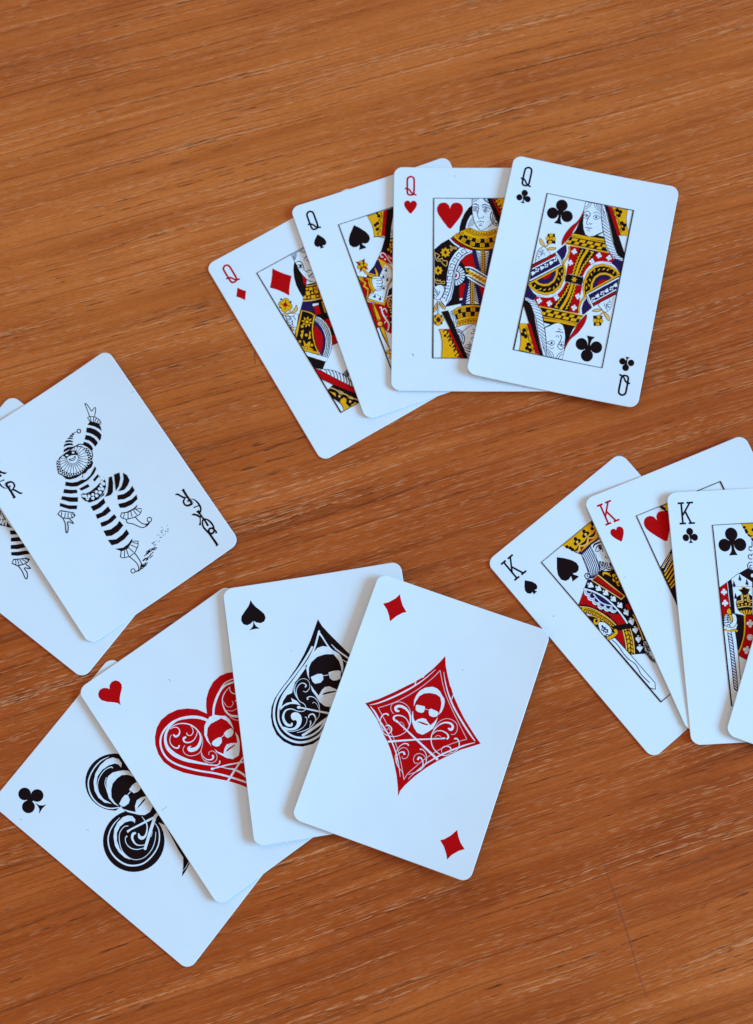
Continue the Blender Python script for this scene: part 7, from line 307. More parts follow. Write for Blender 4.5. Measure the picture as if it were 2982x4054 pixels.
'AS.ace_emblem':'Fk01,0,3,2872,105,2623,304,2326,598,1926,964,1429,1261,1076,1473,737,1546,357,1469,-19,1274,-309,986,-499,654,-553,343,-460,-60,-716,-249,-984,-477,-1223,-755,-1369,-1126,-1405,-1458,-1321,-1755,-1125,-1957,-859,-2056,-545,-2068,-223,-2006,89,-1861,366,-1631,631,-1306,947,-974,1306,-657,1713,-351,2190,-141,2597;Lw10,75,-318,1954,-480,1728,-792,1364,-1145,1008,-1495,674,-1749,391,-1897,93,-1959,-219,-1942,-500,-1840,-793,-1636,-1038,-1336,-1213,-1020,-1263,-711,-1207,-456,-1078,-226,-817;Lw10,65,-10,2465,-136,2155,-291,1829,-561,1457,-915,1101,-1243,764,-1547,445,-1716,149,-1797,-138,-1812,-414,-1700,-709,-1474,-958,-1211,-1085,-955,-1104,-688,-1041,-430,-891,-175,-612;Fw01,0,-630,1272,-935,952,-1134,768,-1241,461,-1419,425,-1572,255,-1722,-64,-1710,192,-1439,600,-1111,937,-755,1314;Bw1,0,-7,2487,14,-10,2355,76,53,2257,52,238,1853,45,387,1675,35;Bw0,0,346,1923,17,482,1726,45,903,1308,63;Bw0,0,645,1339,24,838,1166,35;Fw01,0,-289,1763,-154,1873,27,1909,238,1853,390,1697,567,1559,634,1417,657,1195,639,1024,563,841,567,1101,531,1303,372,1569,94,1614,-195,1573,-436,1415,-543,1237,-583,982,-579,819,-625,989,-636,1230,-567,1415;Fw01,0,-523,907,-278,976,-129,957,-93,903,-103,753,-213,662,-410,655,-484,749;Fw01,0,108,968,269,997,484,979,539,931,492,700,373,655,222,668,127,759;Bw0,0,-96,882,21,112,887,21;Fw01,0,-560,643,-480,468,-339,229,-206,402,-85,490,67,492,206,400,367,314,567,342,406,-20,207,-202,-11,-210,-177,-162,-347,15,-445,246,-549,436;Fk01,0,-213,231,-145,295,20,312,258,306,262,258,55,252,-121,237;Fw01,0,-1005,-72,-1022,-100,-1058,-113,-1100,-106,-1131,-82,-1140,-50,-1123,-23,-1087,-10,-1045,-17,-1014,-40;Bw0,0,-1051,-65,45,-454,-289,59,-22,-444,66;Bw0,0,-58,-545,104,-521,-770,97,-1052,-1025,83;Fw01,0,-1001,-1029,-1015,-1057,-1043,-1071,-1074,-1066,-1097,-1044,-1102,-1013,-1089,-985,-1061,-971,-1030,-976,-1007,-998;Bw0,0,-14,-231,17,-40,-420,17;Bw0,0,29,-238,14,56,-350,14;Bw1,0,-767,589,45,-718,657,38,-832,751,28,-970,698,24,-1078,542,21,-1085,328,24,-1023,146,24,-886,38,21,-835,-99,21,-920,-214,21,-1132,-180,24,-1334,-73,31,-1532,-95,52,-1639,-249,69,-1640,-420,87,-1553,-583,94,-1408,-628,76,-1387,-546,52;Bw1,0,-848,473,17,-746,424,21,-609,553,17,-612,770,14,-769,893,14,-971,850,14,-1103,676,17,-1134,443,17,-1059,194,14;Lw10,23,-1107,807,-1163,556,-1117,333,-1004,121;Bw1,0,-729,152,52,-730,227,35,-598,239,28,-460,141,24,-377,-44,21,-377,-280,21,-425,-465,17,-540,-596,14;Bw1,0,-583,0,17,-539,36,14,-444,-55,14,-393,-235,14;Fw01,0,-1295,297,-1108,159,-1000,-8,-1163,71,-1354,102,-1555,59,-1722,-64,-1663,55,-1477,154,-1270,164;Fw11,0,-1322,-471,-1385,-375,-1358,-251,-1243,-205,-1119,-247,-1030,-389,-1059,-598,-1211,-766,-1388,-801,-1597,-747,-1710,-622,-1486,-722,-1311,-707,-1207,-575,-1236,-474;Bw1,0,-793,-470,35,-748,-381,42,-617,-370,52,-550,-509,45,-588,-631,35,-762,-795,28,-1011,-883,24,-1251,-904,14;Bw1,0,-742,-574,45,-745,-670,38,-804,-788,10;Bw1,0,-905,-420,28,-849,-483,21,-890,-625,17,-1039,-772,17,-1286,-839,21,-1560,-795,21,-1749,-594,14',
'AS.index_pip':'Fk01,0,-2245,3912,-2189,3781,-2079,3620,-1943,3487,-1830,3348,-1804,3212,-1863,3090,-2000,3046,-2146,3092,-2229,3160,-2224,3083,-2173,2965,-2105,2906,-2040,2867,-2217,2874,-2436,2861,-2343,2916,-2278,2993,-2255,3088,-2250,3164,-2344,3080,-2479,3041,-2602,3101,-2661,3242,-2631,3391,-2504,3535,-2353,3697,-2283,3818',
'AS.dust_speck':'Bg0,0,-1075,1930,27,-1060,1909,27;Bg0,0,786,95,18,827,70,18',
'AH.ace_emblem':'Fr01,0,42,1121,150,1341,310,1563,543,1759,817,1901,1126,1940,1393,1878,1623,1759,1884,1497,2020,1163,1992,817,1813,478,1502,133,1076,-231,657,-698,242,-1162,-204,-1802,-399,-1510,-671,-1163,-1001,-824,-1382,-448,-1717,-80,-1946,263,-2072,608,-2079,944,-1995,1266,-1861,1502,-1641,1730,-1372,1870,-1050,1897,-711,1833,-411,1669,-153,1443;Lw10,62,-775,1504,-987,1567,-1211,1574,-1481,1511,-1692,1381,-1849,1161,-1919,880,-1890,578,-1741,267,-1501,-58,-1211,-381,-904,-679,-614,-1002,-341,-1350,-112,-1667;Bw1,0,-57,896,86,-212,1123,96,-453,1336,100,-775,1504,86,-999,1549,69,-1257,1504,72,-1498,1369,86,-1655,1149,93,-1703,902,120,-1628,593,137,-1428,245,113,-1211,-1,89,-915,-316,52,-670,-556,27,-471,-788,21,-260,-1003,52,-130,-1224,69,-34,-1495,76;Bw1,0,182,930,69,331,1133,76,523,1306,82,791,1476,76,1076,1557,69,1430,1472,52;Bw1,0,867,1552,14,1152,1633,34,1495,1568,34;Fw01,0,-63,926,47,976,226,937,380,787,518,687,569,496,544,307,497,123,487,297,459,523,351,705,184,722,-46,759,-213,699,-369,504,-421,310,-448,99,-473,348,-435,577,-253,831,-132,898;Fw01,0,-388,171,-301,224,-106,211,-26,179,-18,96,-96,-1,-228,-47,-325,-2,-388,94;Fw01,0,138,215,273,246,434,219,468,156,436,51,323,-22,163,5,123,97;Bw0,0,-35,147,21,132,168,21;Fw01,0,-419,-36,-372,-186,-258,-357,-134,-229,7,-152,173,-208,336,-325,414,-190,485,29,495,-146,433,-332,243,-603,141,-708,-99,-688,-247,-530,-343,-333,-417,-178;Fr01,0,-140,-352,-97,-307,63,-295,238,-319,229,-351,74,-354,-57,-361;Fw01,0,-793,-589,-816,-602,-850,-596,-882,-573,-899,-542,-895,-515,-872,-502,-838,-508,-807,-531,-789,-562;Bw0,0,-824,-559,38,-322,-756,48,214,-1015,52;Bw0,0,255,-841,48,-89,-975,58,-648,-1204,76;Bw0,0,-306,-920,17,-249,-1024,103,-198,-1099,17;Bw1,0,-1297,1211,45,-1268,1101,69,-1148,1091,58,-1053,1177,34,-1051,1316,27,-1148,1400,24,-1286,1422,14;Bw1,0,-1325,783,41,-1411,730,52,-1508,813,41,-1543,991,27,-1477,1149,21,-1354,1240,14;Bw1,0,-1291,1452,17,-1068,1445,27,-832,1339,34,-649,1155,38,-552,918,41,-547,657,48,-685,449,86,-902,350,120,-1091,410,137,-1125,511,86,-1017,522,27;Bw1,0,-988,873,62,-1079,888,69,-1119,788,52,-1039,679,41,-868,632,31,-681,703,27,-555,817,14;Bw1,0,-890,982,34,-905,903,24,-816,826,24,-687,887,24,-637,1057,17,-666,1168,10;Le10,25,-1177,663,-1302,588,-1331,430,-1234,270,-1045,173,-868,173,-682,319,-567,492,-512,709;Be1,0,-817,212,17,-869,20,21,-829,-187,27;Bw1,0,-880,3,14,-823,-178,31,-686,-277,45,-592,-231,62,-597,-163,52;Le10,22,-677,-93,-640,-18,-508,-49,-457,-200,-512,-339,-641,-399,-801,-335,-897,-138;Le10,22,-828,195,-909,-2,-914,-202,-846,-403;Bw1,0,-487,-472,45,-547,-543,34,-653,-530,24,-818,-398,14;Bw1,0,1191,1422,27,1134,1280,27,1182,1142,34,1280,1097,34;Bw1,0,1191,1422,17,975,1369,27,780,1250,31,660,1051,34,617,797,52,690,563,69,920,371,86;Be1,0,989,969,24,977,874,24,843,828,24,740,941,21,739,1150,17;Be1,0,635,823,17,819,677,24,1032,652,27;Bw1,0,1078,892,34,1136,902,58,1162,844,34;Le10,23,627,583,689,409,838,250',
'AH.index_pip':'Fr01,0,-2244,3812,-2165,3924,-2041,3979,-1910,3945,-1827,3837,-1815,3698,-1875,3585,-2002,3467,-2131,3326,-2202,3196,-2222,3106,-2268,3230,-2375,3341,-2540,3478,-2667,3635,-2697,3787,-2646,3906,-2534,3982,-2402,3970,-2298,3895',
'AH.dust_speck':'Bg0,0,-398,2914,9,-374,2853,14,-386,2786,9;Bg0,0,-3022,-710,9,-2892,-701,12,-2785,-695,9',
'AC.ace_emblem':'Fk01,0,608,708,471,612,320,544,160,506,-6,498,-173,521,-334,574,-485,655,-622,763,-741,893,-838,1042,-910,1205,-955,1378,-971,1555,-959,1731,-918,1900,-849,2058,-755,2200,-639,2322,-503,2419,-352,2488,-191,2528,-24,2538,143,2516,306,2463,459,2381,597,2273,717,2142,815,1992,887,1827,931,1653,947,1474,933,1297,891,1127,821,969,725,828;Fk01,0,-466,-1107,-596,-1199,-738,-1268,-889,-1314,-1045,-1333,-1202,-1327,-1357,-1295,-1506,-1237,-1645,-1157,-1771,-1055,-1880,-934,-1971,-796,-2040,-646,-2087,-487,-2109,-323,-2107,-157,-2081,6,-2030,163,-1957,308,-1863,440,-1750,554,-1621,648,-1480,719,-1329,766,-1172,787,-1013,781,-857,750,-707,693,-566,612,-439,510,-329,387,-237,248,-168,97,-121,-64,-99,-230,-102,-397,-130,-561,-182,-717,-257,-863,-352,-994;Fk01,0,1391,-988,1251,-1085,1097,-1154,933,-1194,765,-1204,598,-1183,436,-1132,284,-1053,147,-948,30,-819,-65,-672,-135,-511,-177,-339,-191,-163,-175,13,-130,182,-58,340,40,483,160,605,299,703,453,775,617,816,786,828,955,808,1119,757,1272,678,1410,572,1529,442,1625,294,1695,130,1736,-43,1749,-220,1732,-397,1685,-567,1612,-725,1512,-867;Fk01,0,370,1579,490,820,50,-409,56,-536,-53,-791,50,-409,-558,258,-532,742,-536,1267;Fk01,0,50,-409,-44,-882,-334,-1809,-378,-2106,-528,-2263,-821,-2314,-995,-2324,-712,-2142,-492,-1958,-407,-1675,-53,-791,-172,-400;Fw01,0,-499,819,-560,651,-606,678,-701,861;Bw1,0,508,2230,12,234,2362,37,-127,2384,41,-489,2288,41,-731,2079,45,-887,1761,45,-903,1382,45,-778,1060,45,-565,845,33;Fw01,0,491,1666,619,1742,653,1921,571,2117,396,2234,106,2285,-200,2237,-463,2094,-663,1871,-753,1627,-752,1346,-626,1123,-690,1466,-612,1765,-438,1982,-229,2113,40,2128,292,2044,463,1924,512,1800;Bw1,0,294,1880,37,284,1954,29,68,2052,25,-227,2031,25,-471,1904,21,-637,1677,21,-697,1394,16;Lw10,22,-71,1849,-242,1768,-361,1600,-471,1422;Fw01,0,462,1541,553,1403,561,1211,517,1107,450,1315,309,1477,124,1535,-99,1542,-298,1438,-476,1269,-537,1068,-538,869,-589,1056,-549,1322,-361,1600,-155,1776,-5,1823,182,1783,343,1655;Fw01,0,-482,916,-272,964,-126,956,-74,868,-147,723,-263,674,-415,710,-485,781;Fw01,0,89,958,280,972,457,923,472,804,359,668,235,669,101,753;Bw0,0,-72,886,25,73,878,25;Fw01,0,-547,762,-449,515,-340,295,-207,441,-20,518,147,462,292,354,310,172,196,-40,-41,-92,-223,-16,-330,123,-416,313,-502,503;Fk01,0,-221,320,-138,352,137,355,221,327,149,299,-107,312;Bw1,0,-809,603,12,-1089,628,37,-1383,573,41,-1634,423,45,-1826,160,49,-1905,-170,54,-1868,-531,54,-1722,-799,54,-1469,-1008,49,-1136,-1085,45,-794,-1057,41,-527,-929,41,-302,-707,37,-212,-467,16;Fw01,0,-634,78,-533,147,-511,297,-585,432,-739,532,-975,560,-1210,507,-1428,354,-1617,126,-1698,-124,-1704,-391,-1636,-596,-1631,-329,-1591,-65,-1451,186,-1249,359,-1040,406,-822,362,-678,254,-626,167;Bw1,0,-845,194,29,-948,287,25,-1187,280,25,-1415,101,25,-1582,-156,21,-1624,-454,21,-1545,-714,21,-1307,-904,21,-971,-945,25,-656,-842,25,-419,-674,16;Bw0,0,-1016,98,82,-875,54,58,-580,-90,66,-79,-322,74,91,-342,124;Bw0,0,7,-314,103,-489,-505,107,-1055,-739,95;Fw01,0,-1022,-782,-1052,-794,-1083,-785,-1104,-758,-1106,-724,-1089,-695,-1059,-684,-1027,-693,-1006,-720,-1004,-754;Bw1,0,-815,-241,33,-885,-349,103,-851,-451,103,-725,-476,70,-566,-406,49,-407,-255,37,-321,31,16;Bw1,0,-860,-164,62,-949,-108,91,-1074,-182,74,-1142,-371,49,-1096,-528,33,-956,-671,21;Bw1,0,-1117,11,49,-1220,6,25,-1325,-134,25,-1344,-346,29,-1243,-555,29,-1044,-713,16;Bw1,0,-360,-395,16,-495,-576,21,-648,-655,16;Bw0,0,-882,-2236,0,-644,-2231,21,-471,-2200,16',
'AC.index_pip':'Fk01,0,-2077,3537,-2133,3502,-2197,3488,-2261,3495,-2321,3523,-2370,3569,-2404,3630,-2418,3698,-2413,3767,-2387,3831,-2345,3883,-2289,3918,-2225,3933,-2160,3926,-2100,3898,-2051,3851,-2018,3791,-2003,3723,-2009,3653,-2034,3589;Fk01,0,-1854,3161,-1910,3126,-1973,3112,-2038,3119,-2098,3147,-2147,3194,-2180,3254,-2195,3322,-2189,3391,-2164,3455,-2121,3507,-2065,3542,-2002,3557,-1937,3550,-1877,3521,-1827,3475,-1794,3414,-1779,3346,-1785,3277,-1811,3213;Fk01,0,-2314,3144,-2371,3109,-2435,3094,-2501,3101,-2562,3130,-2612,3177,-2646,3239,-2661,3308,-2655,3378,-2630,3443,-2586,3496,-2530,3532,-2465,3546,-2399,3539,-2338,3510,-2288,3463,-2254,3402,-2239,3332,-2245,3262,-2271,3197;Fk01,0,-2135,3352,-2204,3323,-2276,3344,-2323,3405,-2329,3485,-2289,3551,-2221,3580,-2149,3560,-2101,3498,-2096,3419;Fk01,0,-2210,3216,-2185,3057,-2111,2955,-2013,2887,-2201,2904,-2308,2893,-2403,2874,-2280,2973,-2236,3082',
'AC.dust_speck':'Bg0,0,-2920,3272,18,-2925,3210,14;Bg0,0,-1818,1259,11,-1773,1161,11',
